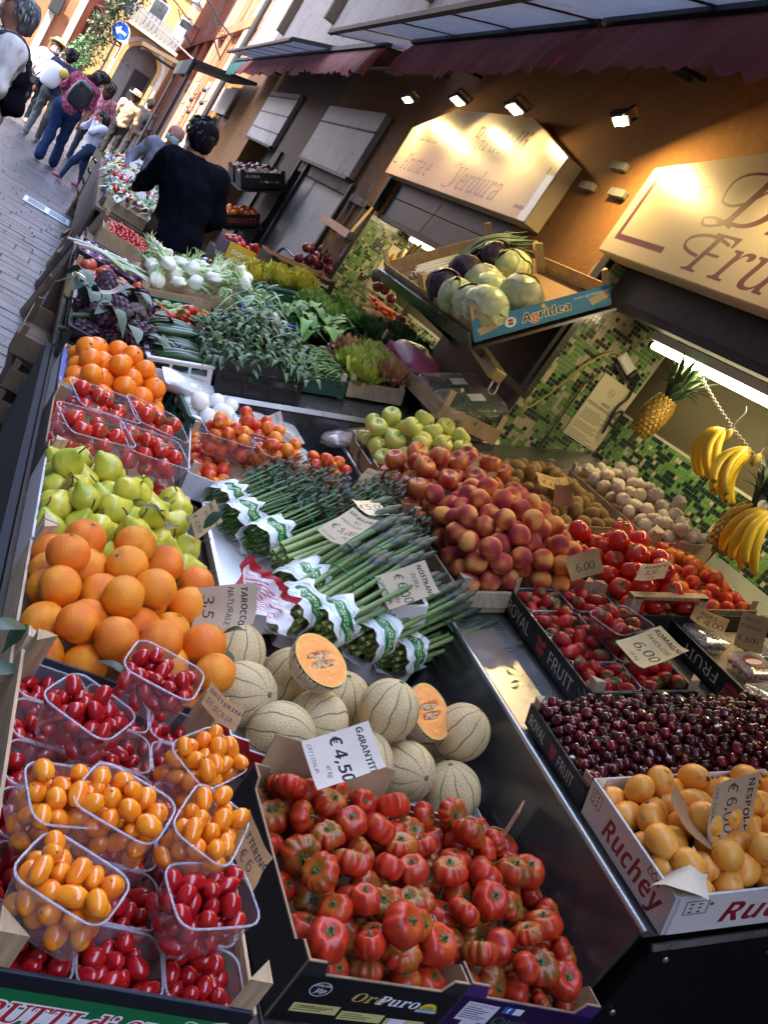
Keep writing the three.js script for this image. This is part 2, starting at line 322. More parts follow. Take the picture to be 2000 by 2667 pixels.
// left side of the street: tall block, then a side street, then the striped house
{
  const a = thing('corner_block', 'grey plastered block along the left side of the street', 'building');
  P('wall', wb(-8, -2.6, 0, 12.5, -13, 26), M.greyWall, a);
  P('cornice', wb(-8.1, -2.45, 12.5, 12.8, -13.1, 26), M.creamTrim, a);
  for (let k = 0; k < 5; k++) for (const y of [4.2, 7.6]) { const w = P('window', wb(-2.61, -2.55, y, y + 1.7, -11.5 + k * 3.6, -10.5 + k * 3.6), M.creamTrim, a); P('pane', wb(-2.552, -2.54, y + 0.1, y + 1.6, -11.4 + k * 3.6, -10.6 + k * 3.6), M.glassDark, w); }
  const e = thing('added_sky_blocker', 'plain ochre house closing the street behind the viewer', 'building'); P('wall', wb(-8, 8, 0, 12, 26, 32), M.ochre, e); P('cornice', wb(-8.1, 8.1, 12, 12.3, 25.8, 32), M.creamTrim, e); for (const x of [-1.6, 0.6]) P('window', wb(x, x + 1, 4.5, 6.2, 25.94, 26), M.glassDark, e);  // unseen block added behind the camera to hold back frontal skylight
  const b = thing('striped_house', 'orange house with cream pilasters beyond the side street on the left', 'building');
  P('wall', wb(-8, -1.12, 0, 11, -50, -26), M.orangeWall, b);
  for (const x of [-2.55, -1.78, -1.26]) P('pilaster', cbox(x < -2 ? 0.28 : 0.16, 11, 0.14, 0.01, x, 5.5, -25.95), M.creamTrim, b);
  P('pilaster', cbox(0.9, 11, 0.1, 0.01, -3.2, 5.5, -25.95), M.greyWall, b);
  P('meter_box', cbox(0.28, 0.42, 0.14, 0.02, -1.75, 2.25, -25.8), M.iron, b);
  P('window', wb(-2.3, -1.95, 5, 6.6, -26.02, -25.97), M.glassDark, b);
  P('drain_pipe', rod([-2.75, 0, -25.85], [-2.75, 11, -25.85], 0.06), M.iron, b);
  P('roof', wb(-8.3, -0.9, 11, 11.25, -50, -25.6), M.brownWall, b);
}
// right side further on: orange terraced house
const och = thing('orange_house', 'salmon orange house with tall pilasters beyond the market building', 'building');
{
  P('wall', wb(2.05, 8, 0, 11, -46, -20.5), M.orangeWall, och);
  for (let k = 0; k < 5; k++) P('pilaster', cbox(0.16, 11, 0.75, 0.02, 2.0, 5.5, -21.6 - k * 3.1), k % 2 ? M.orangeWall : M.pinkWall, och);
  P('upper_panel', wb(2.0, 2.06, 4.3, 8.5, -32, -24), M.pinkWall, och);
  P('string_course', wb(1.9, 2.06, 4.05, 4.3, -46, -20.5), M.orangeWall, och);
  P('cornice', wb(1.6, 2.06, 10.6, 11, -46, -20.5), M.creamTrim, och);
  for (const [z, w] of [[-23.2, 1.2], [-26.3, 1.3], [-29.4, 1.3]]) { const d = P('shop_door', wb(2.0, 2.04, 0, 2.7, z - w / 2, z + w / 2), M.woodOld, och); P('pane', wb(1.985, 2.0, 0.9, 2.4, z - w / 2 + 0.18, z + w / 2 - 0.18), M.glassDark, d); P('door_frame', merge([wb(1.96, 2.02, 0, 2.8, z - w / 2 - 0.1, z - w / 2), wb(1.96, 2.02, 0, 2.8, z + w / 2, z + w / 2 + 0.1)]), M.creamTrim, d); }
  const t = canvas(256, 64, (g, w, h) => { g.fillStyle = '#8a4a22'; g.fillRect(0, 0, w, h); g.fillStyle = '#f0dfb8'; g.font = 'bold 46px sans-serif'; g.textAlign = 'center'; g.fillText('DOMENICO', w / 2, 49); });
  P('door_lettering', new THREE.PlaneGeometry(1.9, 0.26).rotateZ(PI / 2).rotateY(-PI / 2).translate(1.9, 1.7, -24.9), new THREE.MeshStandardMaterial({ map: t, roughness: 0.6, side: THREE.DoubleSide }), och);
}
// house closing the street, with the big archway
const endh = thing('arch_house', 'yellow house with a big stone archway closing the street', 'building');
{
  const s = new THREE.Shape(); s.moveTo(-6, 0); s.lineTo(-6, 13); s.lineTo(9, 13); s.lineTo(9, 0); s.closePath();
  const hx0 = 0.12, hx1 = 1.95, sp = 2.9, h = new THREE.Path(); h.moveTo(hx0, 0.02); h.lineTo(hx0, sp); h.absarc((hx0 + hx1) / 2, sp, (hx1 - hx0) / 2, PI, 0, true); h.lineTo(hx1, 0.02); h.closePath();
  s.holes.push(h);
  P('wall', new THREE.ExtrudeGeometry(s, { depth: 0.8, bevelEnabled: false, curveSegments: 16 }).translate(0, 0, -55.8), M.yellowWall, endh);
  const arch = (w, y, m, d) => { const a = new THREE.Shape(), cx = (hx0 + hx1) / 2, r = (hx1 - hx0) / 2; a.moveTo(hx1 + w, 0); a.lineTo(hx1 + w, sp); a.absarc(cx, sp, r + w, 0, PI, false); a.lineTo(hx0 - w, 0); a.lineTo(hx0 - y, 0); a.lineTo(hx0 - y, sp); a.absarc(cx, sp, r + y, PI, 0, true); a.lineTo(hx1 + y, 0); a.closePath(); return P('arch_moulding', new THREE.ExtrudeGeometry(a, { depth: d, bevelEnabled: false, curveSegments: 16 }).translate(0, 0, -55.02), m, endh); };
  arch(0.42, 0.22, M.creamTrim, 0.12); arch(0.2, 0.0, M.yellowWall, 0.18);
  P('arch_door', wb(hx0, hx1, 0, 3.9, -55.7, -55.6), M.greyWall, endh);
  P('painted_dark_passage', wb(0.95, 1.8, 0, 2.6, -55.6, -55.55), M.black, endh);  // black slab in the archway, the dark of a passage put into its colour
  for (const x of [-0.9, 0.6, 2.2]) { const w = P('window', wb(x - 0.5, x + 0.5, 4.6, 6.3, -55.06, -54.98), M.creamTrim, endh); P('pane', wb(x - 0.38, x + 0.38, 4.7, 6.2, -54.98, -54.95), M.glassDark, w); }
  P('balcony_floor', wb(-0.5, 2.4, 4.3, 4.45, -55, -53.9), M.creamTrim, endh);
  for (let k = 0; k < 12; k++) P('balcony_slat', wb(-0.45 + k * 0.235, -0.25 + k * 0.235, 4.5, 5.35, -53.95, -53.9), M.greyWall, endh);
  P('string_course', wb(-6, 9, 7.2, 7.5, -55.1, -54.9), M.creamTrim, endh);
  P('roof', wb(-6.5, 9.5, 13, 13.3, -57, -54.4), M.brownWall, endh);
}
// ------------------------------------------------------------------ glass canopies and awnings
mat('dirtyGlass', 0.8, 0.86, 0.95, 1, { transmission: 0.78, thickness: 0, map: rep(TX.wallC, 0.8, 0.8) });
mat('burgundy', 0.32, 0.055, 0.045, 0.85, { bumpMap: rep(TX.fabric, 20, 20), bumpScale: 0.0005, map: rep(TX.wallC, 0.7, 0.7) });
mat('awnGreen', 0.02, 0.2, 0.14, 0.85, { map: rep(TX.wallC, 0.7, 0.7) });
mat('awnBlack', 0.015, 0.018, 0.015, 0.85);
const slope = (x0, y0, x1, y1, z0, z1, th) => box(Math.hypot(x1 - x0, y1 - y0), th, z1 - z0).rotateZ(Math.atan2(y1 - y0, x1 - x0)).translate((x0 + x1) / 2, (y0 + y1) / 2, (z0 + z1) / 2);
function glassCanopy(z0, z1, label) {
  const t = thing('glass_canopy', label, 'canopy', 'glass canopies over the shop fronts'); const n = Math.round((z1 - z0) / 0.8), s = (z1 - z0) / n;
  for (let k = 0; k < n; k++) { P('pane', slope(1.15, 2.76, 2.0, 3.15, z0 + s * k + 0.015, z0 + s * (k + 1) - 0.015, 0.008), M.dirtyGlass, t); }
  for (let k = 0; k <= n; k++) P('mullion', slope(1.14, 2.765, 2.0, 3.165, z0 + s * k - 0.015, z0 + s * k + 0.015, 0.035), M.iron, t);
  P('front_rail', bar([1.14, 2.755, z0], [1.14, 2.755, z1], 0.03, 0.03), M.iron, t);
}
glassCanopy(-7.1, 0.5, 'long glass canopy above the two nearest burgundy awnings');
glassCanopy(-13.6, -8.7, 'glass canopy further along above the sunlit burgundy awning');
function awning(z0, z1, m, label, seed, drop = 0.22) {
  const t = thing('awning', label, 'awning', 'awnings over the shop fronts'), n = Math.round((z1 - z0) * 24), p = [], uv = [], idx = [], R = 9;
  for (let i = 0; i <= n; i++) {
    const z = z0 + (z1 - z0) * i / n, e = Math.min(z - z0, z1 - z);
    const sc = Math.abs(sin((z - z0) / 0.13 * PI)), f1 = n3(z * 1.6, 0, seed), f2 = n3(z * 5, 3, seed), sag = 0.25 * Math.exp(-e * 4);
    const prof = [[1.99, 3.09], [1.75, 2.99], [1.5, 2.885], [1.485, 2.87], [1.46, 2.87 - drop * 0.35], [1.445, 2.87 - drop * 0.62], [1.44, 2.87 - drop * 0.78], [1.437, 2.87 - drop * 0.9], [1.435, 2.87 - drop - 0.03 * sc]];
    prof.forEach(([x, y], k) => { const w = k < 3 ? 0.006 : 0.03 * (k - 3) / 5; p.push(x + f1 * w + f2 * w * 0.5 + (k > 3 ? sag * 0.1 * sin(z * 30) : 0), y - (k > 3 ? 0.012 * f1 : 0), z); uv.push(z, k / 8); });
  }
  for (let i = 0; i < n; i++) for (let k = 0; k < R - 1; k++) { const a = i * R + k; idx.push(a, a + R, a + 1, a + 1, a + R, a + R + 1); }
  const g = new THREE.BufferGeometry(); g.setAttribute('position', new THREE.Float32BufferAttribute(p, 3)); g.setAttribute('uv', new THREE.Float32BufferAttribute(uv, 2)); g.setIndex(idx); g.computeVertexNormals();
  P('fabric', g, m, t);
  P('front_bar', bar([1.49, 2.9, z0], [1.49, 2.9, z1], 0.045, 0.04), M.black, t);
  for (const z of [z0 + 0.03, z1 - 0.03]) P('arm', bar([1.5, 2.88, z], [2.0, 3.0, z], 0.014, 0.02), M.iron, t);
}
awning(-3.62, 0.6, M.burgundy, 'nearest burgundy awning with scalloped edge above the right shop sign', 1);
awning(-6.2, -3.66, M.burgundy, 'burgundy awning with scalloped edge above the left shop sign', 2);
awning(-10.0, -6.8, M.burgundy, 'burgundy awning above the closed white shutter', 3);
awning(-14.2, -10.05, M.burgundy, 'burgundy awning furthest along, next to the green one', 4);
awning(-15.6, -14.25, M.awnGreen, 'green awning at the far end of the burgundy ones', 5);
{
  const t = thing('stall_canopy', 'dark fabric canopy on poles over a far stall', 'canopy');
  P('fabric', slope(0.95, 2.52, 1.95, 2.8, -19.3, -15.7, 0.05), M.awnBlack, t);
  P('valance', wb(0.93, 0.96, 2.28, 2.54, -19.3, -15.7), M.awnBlack, t);
  P('beam', bar([0.22, 2.42, -19.4], [1.2, 2.55, -19.4], 0.05, 0.07), M.woodOld, t);
  P('beam', bar([0.25, 2.34, -19.5], [1.2, 2.38, -19.5], 0.05, 0.05), M.woodDark, t);
  for (const z of [-19.2, -15.8]) P('pole', rod([0.98, 0, z], [0.98, 2.5, z], 0.025), M.iron, t);
}
// ------------------------------------------------------------------ produce: prototypes by kind
const PR = {};
const addProto = (kind, r, list) => (PR[kind] = { r, list });
const proto = (geo, m, ...kids) => { const o = new THREE.Mesh(geo, m); for (const [n, g, mm] of kids) { const k = new THREE.Mesh(g, mm); k.name = n; o.add(k); } return o; };
const calyx = (n, len, w, droop = 0.2, y = 0) => { const l = []; for (let i = 0; i < n; i++) { const a = i / n * 2 * PI + 0.3 * sin(i * 5); l.push(ribbon([[0, y + 0.0006, 0], [len * 0.5 * cos(a), y + len * 0.18, len * 0.5 * sin(a)], [len * cos(a), y - len * droop, len * sin(a)]], [w * 0.6, w, 0.0004], 0.2, V(0, 1, 0), 4)); } return merge(l); };
{
  rnd = mulberry(77);
  // oranges
  const skin = mat('orangeSkin', 1, 1, 1, 0.38, { vertexColors: true, bumpMap: rep(TX.peel, 5, 3), bumpScale: 0.0013 });
  addProto('orange', 0.041, [0, 1, 2, 3].map((s) => {
    const R = 0.041, g = blob(22, 14, (u, v) => { const t = v * PI, f = u * 2 * PI, k = R * (1 + 0.02 * n3(sin(t) * cos(f), cos(t) + s * 9, sin(t) * sin(f))) * (1 - 0.06 * Math.exp(-((v * 9) ** 2))); return [k * sin(t) * cos(f), k * 0.96 * cos(t), k * sin(t) * sin(f)]; },
      (u, v, q) => mix3([0.86, 0.29, 0.006], [0.8, 0.17, 0.004], clamp(0.5 + n3(q[0] * 22, q[1] * 22 + s * 5, q[2] * 22) * 0.8 + (s - 1.5) * 0.3)));
    return proto(g, skin, ['stem_button', blob(8, 4, ell(0.0045, 0.002, 0.0045)).translate(0, R * 0.905, 0), M.stem]);
  }));
  // smooth orange tomatoes / oranges of the far box
  addProto('orangeSmall', 0.037, [0, 1].map((s) => proto(blob(18, 12, ell(0.037, 0.035, 0.037), (u, v, q) => mix3([0.85, 0.24, 0.012], [0.8, 0.17, 0.01], clamp(0.5 + n3(q[0] * 25, q[1] * 25 + s * 3, q[2] * 25)))), M.vcWax, ['stem_button', blob(8, 4, ell(0.005, 0.002, 0.005)).translate(0, 0.0345, 0), M.stem])));
  // ribbed tomatoes
  addProto('ribbed', 0.036, [0, 1, 2, 3, 4, 5].map((s) => {
    const nr = [7, 9, 8, 11, 6, 10][s], R = 0.037, am = [0.16, 0.19, 0.12, 0.18, 0.1, 0.2][s], ph = s * 1.7, sq = [0.72, 0.68, 0.85, 0.66, 0.9, 0.7][s];
    const g = blob(48, 16, (u, v) => { const t = v * PI, f = u * 2 * PI, rib = Math.pow(Math.abs(sin(f * nr / 2 + ph + 0.5 * sin(f * 2))), 0.6), e = sin(t), k = R * (1 + 0.12 * n3(cos(f) * 0.9, sin(f) * 0.9, s * 4) - am * (1 - rib) * (0.5 + 0.5 * cos(t)) * Math.sqrt(e) - am * 0.45 * (1 - rib) * e); const dim = 0.4 * Math.exp(-((v / 0.13) ** 2)) + 0.15 * Math.exp(-(((1 - v) / 0.12) ** 2)); return [k * Math.pow(e, 0.85) * cos(f), R * sq * (cos(t) - dim * Math.sign(cos(t))), k * Math.pow(e, 0.85) * sin(f)]; },
      (u, v, q) => { const rib = Math.pow(Math.abs(sin(u * PI * nr + ph + 0.5 * sin(u * 4 * PI))), 0.6); const red = mix3([0.46, 0.022, 0.008], [0.3, 0.014, 0.008], clamp(0.5 + n3(q[0] * 30, q[1] * 30 + s, q[2] * 30))); const gr = [[0.26, 0.12, 0.012], [0.14, 0.14, 0.012], [0.4, 0.07, 0.01], [0.24, 0.15, 0.012], [0.42, 0.03, 0.008], [0.08, 0.1, 0.012]][s]; return mix3(mix3(red, [0.58, 0.1, 0.015], (1 - rib) * 0.5 * (1 - Math.abs(v - 0.5))), gr, sstep([0.45, 0.75, 0.3, 0.6, 0.2, 0.8][s], 0.05, v + 0.35 * n3(q[0] * 28, s * 3, q[2] * 28)) * 0.6); });
    return proto(g, M.vcWax, ['calyx', calyx(6, 0.013, 0.0022, 0.1, R * sq * 0.62), M.stemGreen], ['stem', rod([0, R * sq * 0.55, 0], [0.003, R * sq * 0.95, 0.002], 0.0022, 0.0028, 6), M.stemGreen]);
  }));
  addProto('heart', 0.032, [0, 1].map((s) => proto(blob(20, 12, (u, v) => { const t = v * PI, f = u * 2 * PI, k = 0.032 * (1 + 0.05 * n3(cos(f), sin(f), s * 3)); return [k * sin(t) * cos(f), 0.036 * cos(t) * (cos(t) > 0 ? 0.9 : 1.05), k * sin(t) * sin(f)]; }, (u, v, q) => mix3([0.5, 0.022, 0.012], [0.42, 0.06, 0.012], clamp(0.5 + n3(q[0] * 30, q[1] * 30, q[2] * 30 + s)))), M.vcWax, ['calyx', calyx(5, 0.012, 0.002, 0.2, 0.031), M.stemGreen])));
  // round vine tomatoes
  addProto('vineTom', 0.026, [0, 1].map((s) => proto(blob(18, 12, (u, v) => { const t = v * PI, f = u * 2 * PI, k = 0.026 * (1 + 0.03 * cos(5 * f + s)); return [k * sin(t) * cos(f), 0.0245 * (cos(t) - 0.2 * Math.exp(-((v / 0.14) ** 2))), k * sin(t) * sin(f)]; }, (u, v) => mix3([0.5, 0.02, 0.01], [0.56, 0.06, 0.012], sstep(0.3, 0, v))), M.vcGloss, ['calyx', calyx(5, 0.014, 0.0018, -0.1, 0.021), M.stemGreen])));
  addProto('bigTom', 0.036, [0, 1].map((s) => proto(blob(20, 12, (u, v) => { const t = v * PI, f = u * 2 * PI, k = 0.036 * (1 + 0.03 * cos(5 * f + s)); return [k * sin(t) * cos(f), 0.033 * (cos(t) - 0.2 * Math.exp(-((v / 0.14) ** 2))), k * sin(t) * sin(f)]; }, (u, v) => mix3([0.56, 0.022, 0.01], [0.6, 0.07, 0.012], sstep(0.3, 0, v))), M.vcGloss, ['calyx', calyx(5, 0.018, 0.0022, -0.1, 0.029), M.stemGreen])));
  // date tomatoes, red and orange
  const dat = (c0, c1) => [0, 1, 2].map((s) => proto(blob(14, 10, (u, v) => { const t = v * PI, f = u * 2 * PI, k = (0.0112 + 0.0006 * s) * (1 + 0.08 * cos(t) * (s - 1)); return [k * Math.pow(sin(t), 0.9) * cos(f), [0.0168, 0.0155, 0.0145][s] * cos(t), k * Math.pow(sin(t), 0.9) * sin(f)]; }, (u, v, q) => mix3(c0, c1, clamp(0.5 + n3(q[0] * 60, q[1] * 60 + s * 5, q[2] * 60)))), M.vcGloss, ['stem_scar', blob(6, 4, ell(0.0016, 0.0005, 0.0016)).translate(0, [0.0168, 0.0155, 0.0145][s], 0), M.stem]));
  addProto('dateRed', 0.0125, dat([0.4, 0.008, 0.008], [0.3, 0.004, 0.008]));
  addProto('dateOrange', 0.013, dat([0.82, 0.27, 0.012], [0.76, 0.16, 0.01]));
  addProto('cherryTom', 0.0125, [0].map(() => proto(blob(12, 8, ell(0.0125, 0.0118, 0.0125), () => [0.42, 0.014, 0.008]), M.vcGloss)));
  // peaches
  const fuzz = mat('fuzz', 1, 1, 1, 0.75, { vertexColors: true, sheen: 0.5, sheenRoughness: 0.5, sheenColor: C(0.6, 0.45, 0.45) });
  addProto('peach', 0.0325, [0, 1, 2, 3, 4].map((s) => proto(blob(22, 14, (u, v) => { const t = v * PI, f = u * 2 * PI, gr = 1 - 0.05 * Math.exp(-(((u - 0.5) * 18) ** 2)) * sin(t), k = 0.0325 * gr * (1 + 0.02 * n3(cos(f), cos(t), s)); return [k * sin(t) * cos(f), 0.031 * (cos(t) - 0.12 * Math.exp(-((v / 0.1) ** 2))), k * sin(t) * sin(f)]; },
    (u, v, q) => { const b = clamp(0.5 + 0.85 * n3(q[0] * 17 + s * 4, q[1] * 15, q[2] * 17) + 0.12 * n3(q[0] * 160, q[1] * 160, q[2] * 160)); return mix3([0.74, 0.33, 0.07], mix3([0.5, 0.055, 0.03], [0.25, 0.02, 0.03], clamp(b * 1.5 - 0.55)), sstep(0.02, 0.6, b)); }), fuzz)));
  // apples
  const applePos = (R, s) => (u, v) => { const t = v * PI, f = u * 2 * PI, k = R * (1 + 0.025 * cos(5 * f) * (0.5 - 0.5 * cos(t)) + 0.03 * n3(cos(f), sin(f), s * 2)) * (1 + 0.05 * cos(t)); return [k * Math.pow(sin(t), 0.85) * cos(f), R * 0.9 * (cos(t) - 0.42 * Math.exp(-((v / 0.12) ** 2)) + 0.25 * Math.exp(-(((1 - v) / 0.09) ** 2))), k * Math.pow(sin(t), 0.85) * sin(f)]; };
  const appleKids = (R) => [['stem', rod([0, R * 0.5, 0], [0.003, R * 1.0, 0.002], 0.0014, 0.0016, 5), M.stemBrown]];
  addProto('appleRed', 0.037, [0, 1, 2].map((s) => proto(blob(22, 14, applePos(0.037, s), (u, v, q) => { const st = n3(u * 40, v * 1.5, s * 3), b = clamp(0.75 + 0.5 * n3(q[0] * 20, q[1] * 18, q[2] * 20 + s) + 0.25 * st); return mix3([0.6, 0.3, 0.06], [0.36, 0.018, 0.022], b); }), M.vcWax, ...appleKids(0.037))));
  addProto('appleGreen', 0.038, [0, 1, 2].map((s) => proto(blob(22, 14, applePos(0.038, s + 5), (u, v, q) => mix3([0.42, 0.5, 0.1], [0.66, 0.55, 0.12], clamp(0.4 + 0.7 * n3(q[0] * 18, q[1] * 18, q[2] * 18 + s) + (s - 1) * 0.3))), M.vcWax, ...appleKids(0.038))));
  // pears
  addProto('pear', 0.034, [0, 1, 2, 3].map((s) => {
    const g = blob(20, 18, (u, v) => { const f = u * 2 * PI, y = 1 - v, a = Math.acos(clamp(1 - 2 * v, -1, 1)), body = sin(a), neck = 1 - 0.5 * sstep(0.42, 0.92, y), b = 0.002 * n3(cos(f) * 1.3, v * 2, sin(f) * 1.3 + s * 7), bend = 0.008 * sstep(0.4, 1, y) * (s % 2 ? 1 : -0.5); return [(0.0355 * body * neck + b * body) * cos(f) + bend, 0.086 * y - 0.034, (0.0355 * body * neck + b * body) * sin(f)]; },
      (u, v, q) => { const sp = n3(q[0] * 260, q[1] * 260, q[2] * 260) > 0.62 ? 0.75 : 1, k = mix3([0.36, 0.4, 0.035], [0.6, 0.5, 0.05], clamp(0.5 + 0.6 * n3(q[0] * 18, q[1] * 14 + s * 3, q[2] * 18) + (s - 1.5) * 0.15)); return k.map((c) => c * sp); });
    const kids = [['stem', tube([[0.006 * (s % 2 ? 1 : -0.5), 0.05, 0], [0.008, 0.062, 0.001], [0.012, 0.072, 0.003]], 0.0019, 5), M.stemBrown]];
    return proto(g, M.vcWax, ...kids);
  }));
  // apricots, loquats
  addProto('apricot', 0.021, [0, 1, 2].map((s) => proto(blob(16, 10, (u, v) => { const t = v * PI, f = u * 2 * PI, k = 0.021 * (1 - 0.05 * Math.exp(-(((u - 0.5) * 14) ** 2)) * sin(t)); return [k * sin(t) * cos(f), 0.0225 * cos(t), k * sin(t) * sin(f)]; }, (u, v, q) => mix3([0.8, 0.26, 0.03], [0.55, 0.04, 0.02], sstep(0.1, 0.8, 0.5 + 0.8 * n3(q[0] * 38, q[1] * 38, q[2] * 38 + s * 4) + (s - 1) * 0.35))), M.vcWax)));
  addProto('loquat', 0.0255, [0, 1, 2].map((s) => proto(blob(18, 14, (u, v) => { const t = v * PI, f = u * 2 * PI, k = 0.0265 * (1 + 0.12 * cos(t)); return [k * sin(t) * cos(f), 0.033 * cos(t), k * sin(t) * sin(f)]; }, (u, v, q) => { const sp = n3(q[0] * 180, q[1] * 180, q[2] * 180 + s) > 0.72 ? 0.55 : 1; return mix3([0.82, 0.33, 0.04], [0.82, 0.4, 0.08], clamp(0.5 + n3(q[0] * 30, q[1] * 30, q[2] * 30 + s))).map((c) => c * sp); }), M.vcWax, ['calyx_end', merge([blob(8, 4, ell(0.0045, 0.0014, 0.0045)).translate(0, -0.0325, 0), calyx(5, 0.006, 0.0012, 0.1, 0).rotateX(PI).translate(0, -0.033, 0)]), M.stemBrown])));
  // cherries
  addProto('cherry', 0.0125, [0, 1, 2, 3].map((s) => proto(blob(14, 10, (u, v) => { const t = v * PI, f = u * 2 * PI, k = 0.0127; return [k * sin(t) * cos(f), 0.0118 * (cos(t) - 0.25 * Math.exp(-((v / 0.16) ** 2))), k * sin(t) * sin(f)]; }, () => [[0.075, 0.003, 0.008], [0.05, 0.002, 0.006], [0.17, 0.005, 0.01], [0.1, 0.003, 0.008]][s]), mat('cherryGloss' + s, 1, 1, 1, 0.1, { vertexColors: true, clearcoat: 0.5, clearcoatRoughness: 0.06 }), ...(s === 1 ? [] : [['stem', tube([[0, 0.009, 0], [0.004 - s * 0.003, 0.022, 0.003], [0.012 - s * 0.01, 0.04, 0.007]], 0.0007, 4, 6), M.stemGreen]]))));
  // strawberries
  const seedB = field(128, (x, y) => { const a = (x * 14 + (Math.floor(y * 12) % 2) * 0.5) % 1 - 0.5, b = (y * 12) % 1 - 0.5; return a * a + b * b * 0.7 < 0.035 ? 0.1 : 0.8; });
  const strawM = mat('straw', 1, 1, 1, 0.3, { vertexColors: true, bumpMap: seedB, bumpScale: 0.0012 });
  addProto('strawberry', 0.016, [0, 1, 2].map((s) => proto(blob(16, 12, (u, v) => { const f = u * 2 * PI, t = v * PI, k = 0.0165 * Math.pow(sin(t), 0.75) * (1.12 - 0.5 * v) * (1 + 0.06 * n3(cos(f), sin(f), s)); return [k * cos(f), 0.019 * cos(t) + (v > 0.5 ? -0.004 * (v - 0.5) * 2 : 0), k * sin(f)]; }, (u, v) => mix3([0.5, 0.04, 0.02], mix3([0.46, 0.016, 0.012], [0.36, 0.008, 0.012], s / 2), sstep(0.05, 0.25, v))), strawM, ['calyx', calyx(8, 0.014, 0.0028, 0.15, 0.017), M.leaf])));
  // kiwi, garlic
  addProto('kiwi', 0.027, [0, 1].map((s) => proto(blob(16, 12, ell(0.0255, 0.033, 0.0255), (u, v, q) => mix3([0.2, 0.115, 0.035], [0.27, 0.17, 0.06], clamp(0.5 + 0.6 * n3(q[0] * 60, q[1] * 60, q[2] * 60 + s * 3)))), mat('kiwiSkin', 1, 1, 1, 0.8, { vertexColors: true, sheen: 0.3, sheenColor: C(0.4, 0.3, 0.15), bumpMap: TX.grain, bumpScale: 0.0008 }), ['stem_end', blob(6, 4, ell(0.003, 0.0015, 0.003)).translate(0, 0.033, 0), M.stemBrown])));
  addProto('garlic', 0.026, [0, 1].map((s) => proto(blob(28, 14, (u, v) => { const f = u * 2 * PI, t = v * PI, k = 0.027 * (1 + 0.07 * cos(f * 9 + s)) * (v < 0.28 ? 0.32 + 0.68 * sstep(0.03, 0.28, v) : 1); return [k * Math.pow(sin(t), 0.7) * cos(f), v < 0.3 ? 0.019 + 0.022 * (0.3 - v) / 0.3 : 0.0195 * cos(t) * 0.9 + 0.0085, k * Math.pow(sin(t), 0.7) * sin(f)]; }, (u, v, q) => mix3([0.66, 0.58, 0.45], [0.56, 0.44, 0.4], clamp(0.3 + n3(q[0] * 60, q[1] * 15, q[2] * 60 + s)) * 0.6)), M.vc)));
  // onions
  const onionG = (R, c0, c1, gloss) => [0, 1].map((s) => proto(blob(20, 14, (u, v) => { const f = u * 2 * PI, t = v * PI, k = R * (1 + 0.02 * n3(cos(f), sin(f), s)); return [k * Math.pow(sin(t), 0.8) * cos(f), R * (0.88 * cos(t) + 0.35 * Math.exp(-((v / 0.1) ** 2))), k * Math.pow(sin(t), 0.8) * sin(f)]; }, (u, v, q) => mix3(c0, c1, clamp(0.4 + 0.7 * n3(u * 30, v * 1.2, s * 4)))), gloss ? M.vcGloss : M.vcWax, ['root_tuft', blob(6, 4, ell(0.006, 0.003, 0.006)).translate(0, -R * 0.88, 0), M.rope]));
  addProto('onionRed', 0.036, onionG(0.036, [0.1, 0.012, 0.03], [0.2, 0.025, 0.05], true));
  addProto('onionPurple', 0.034, onionG(0.034, [0.2, 0.05, 0.22], [0.42, 0.2, 0.42], true));
  addProto('onionWhite', 0.026, onionG(0.026, [0.68, 0.68, 0.58], [0.6, 0.64, 0.5], false));
  addProto('potatoRed', 0.03, [0, 1].map((s) => proto(blob(14, 10, ell(0.026, 0.034, 0.028), (u, v, q) => mix3([0.42, 0.05, 0.03], [0.5, 0.12, 0.05], clamp(0.5 + n3(q[0] * 40, q[1] * 40, q[2] * 40 + s)))), M.vcWax)));
  addProto('mozza', 0.03, [0].map(() => proto(blob(16, 10, ell(0.032, 0.028, 0.032), () => [0.78, 0.79, 0.76]), M.vcWax)));
  addProto('pepper', 0.038, [0].map(() => proto(blob(24, 14, (u, v) => { const f = u * 2 * PI, t = v * PI, k = 0.038 * (1 + 0.12 * cos(4 * f) * sin(t)); return [k * Math.pow(sin(t), 0.6) * cos(f), 0.048 * cos(t) - 0.012 * Math.exp(-((v / 0.12) ** 2)), k * Math.pow(sin(t), 0.6) * sin(f)]; }, () => [0.4, 0.008, 0.012]), M.vcGloss, ['stem', rod([0, 0.034, 0], [0.004, 0.06, 0], 0.005, 0.004, 6), M.stemGreen])));
  addProto('zucchini', 0.02, [0, 1].map((s) => proto(blob(14, 18, (u, v) => { const f = u * 2 * PI, k = 0.0185 * Math.pow(clamp(sin(v * PI)), 0.35) * (0.85 + 0.2 * v); return [(0.2 * (0.5 - v)), k * cos(f) * 1 + (s ? 0.012 : -0.006) * sin(v * PI), k * sin(f)]; }, (u, v, q) => { const st = 0.5 + 0.5 * cos(u * 2 * PI * 10); return mix3([0.012, 0.045, 0.012], [0.05, 0.11, 0.03], st * 0.5 + 0.2 * n3(q[0] * 60, q[1] * 200, q[2] * 200)); }).translate(0, s ? -0.006 : 0.003, 0), M.vcWax, ['stem', rod([0.098, 0, 0], [0.115, 0.002, 0], 0.009, 0.007, 6), M.stemGreen])));
  addProto('gherkin', 0.013, [0].map(() => proto(blob(10, 10, (u, v) => { const f = u * 2 * PI, k = 0.0125 * Math.pow(sin(v * PI), 0.5); return [0.07 * (0.5 - v), k * cos(f), k * sin(f)]; }, (u, v, q) => mix3([0.14, 0.22, 0.06], [0.25, 0.32, 0.12], clamp(0.5 + n3(q[0] * 90, q[1] * 90, q[2] * 90)))), M.vcWax)));
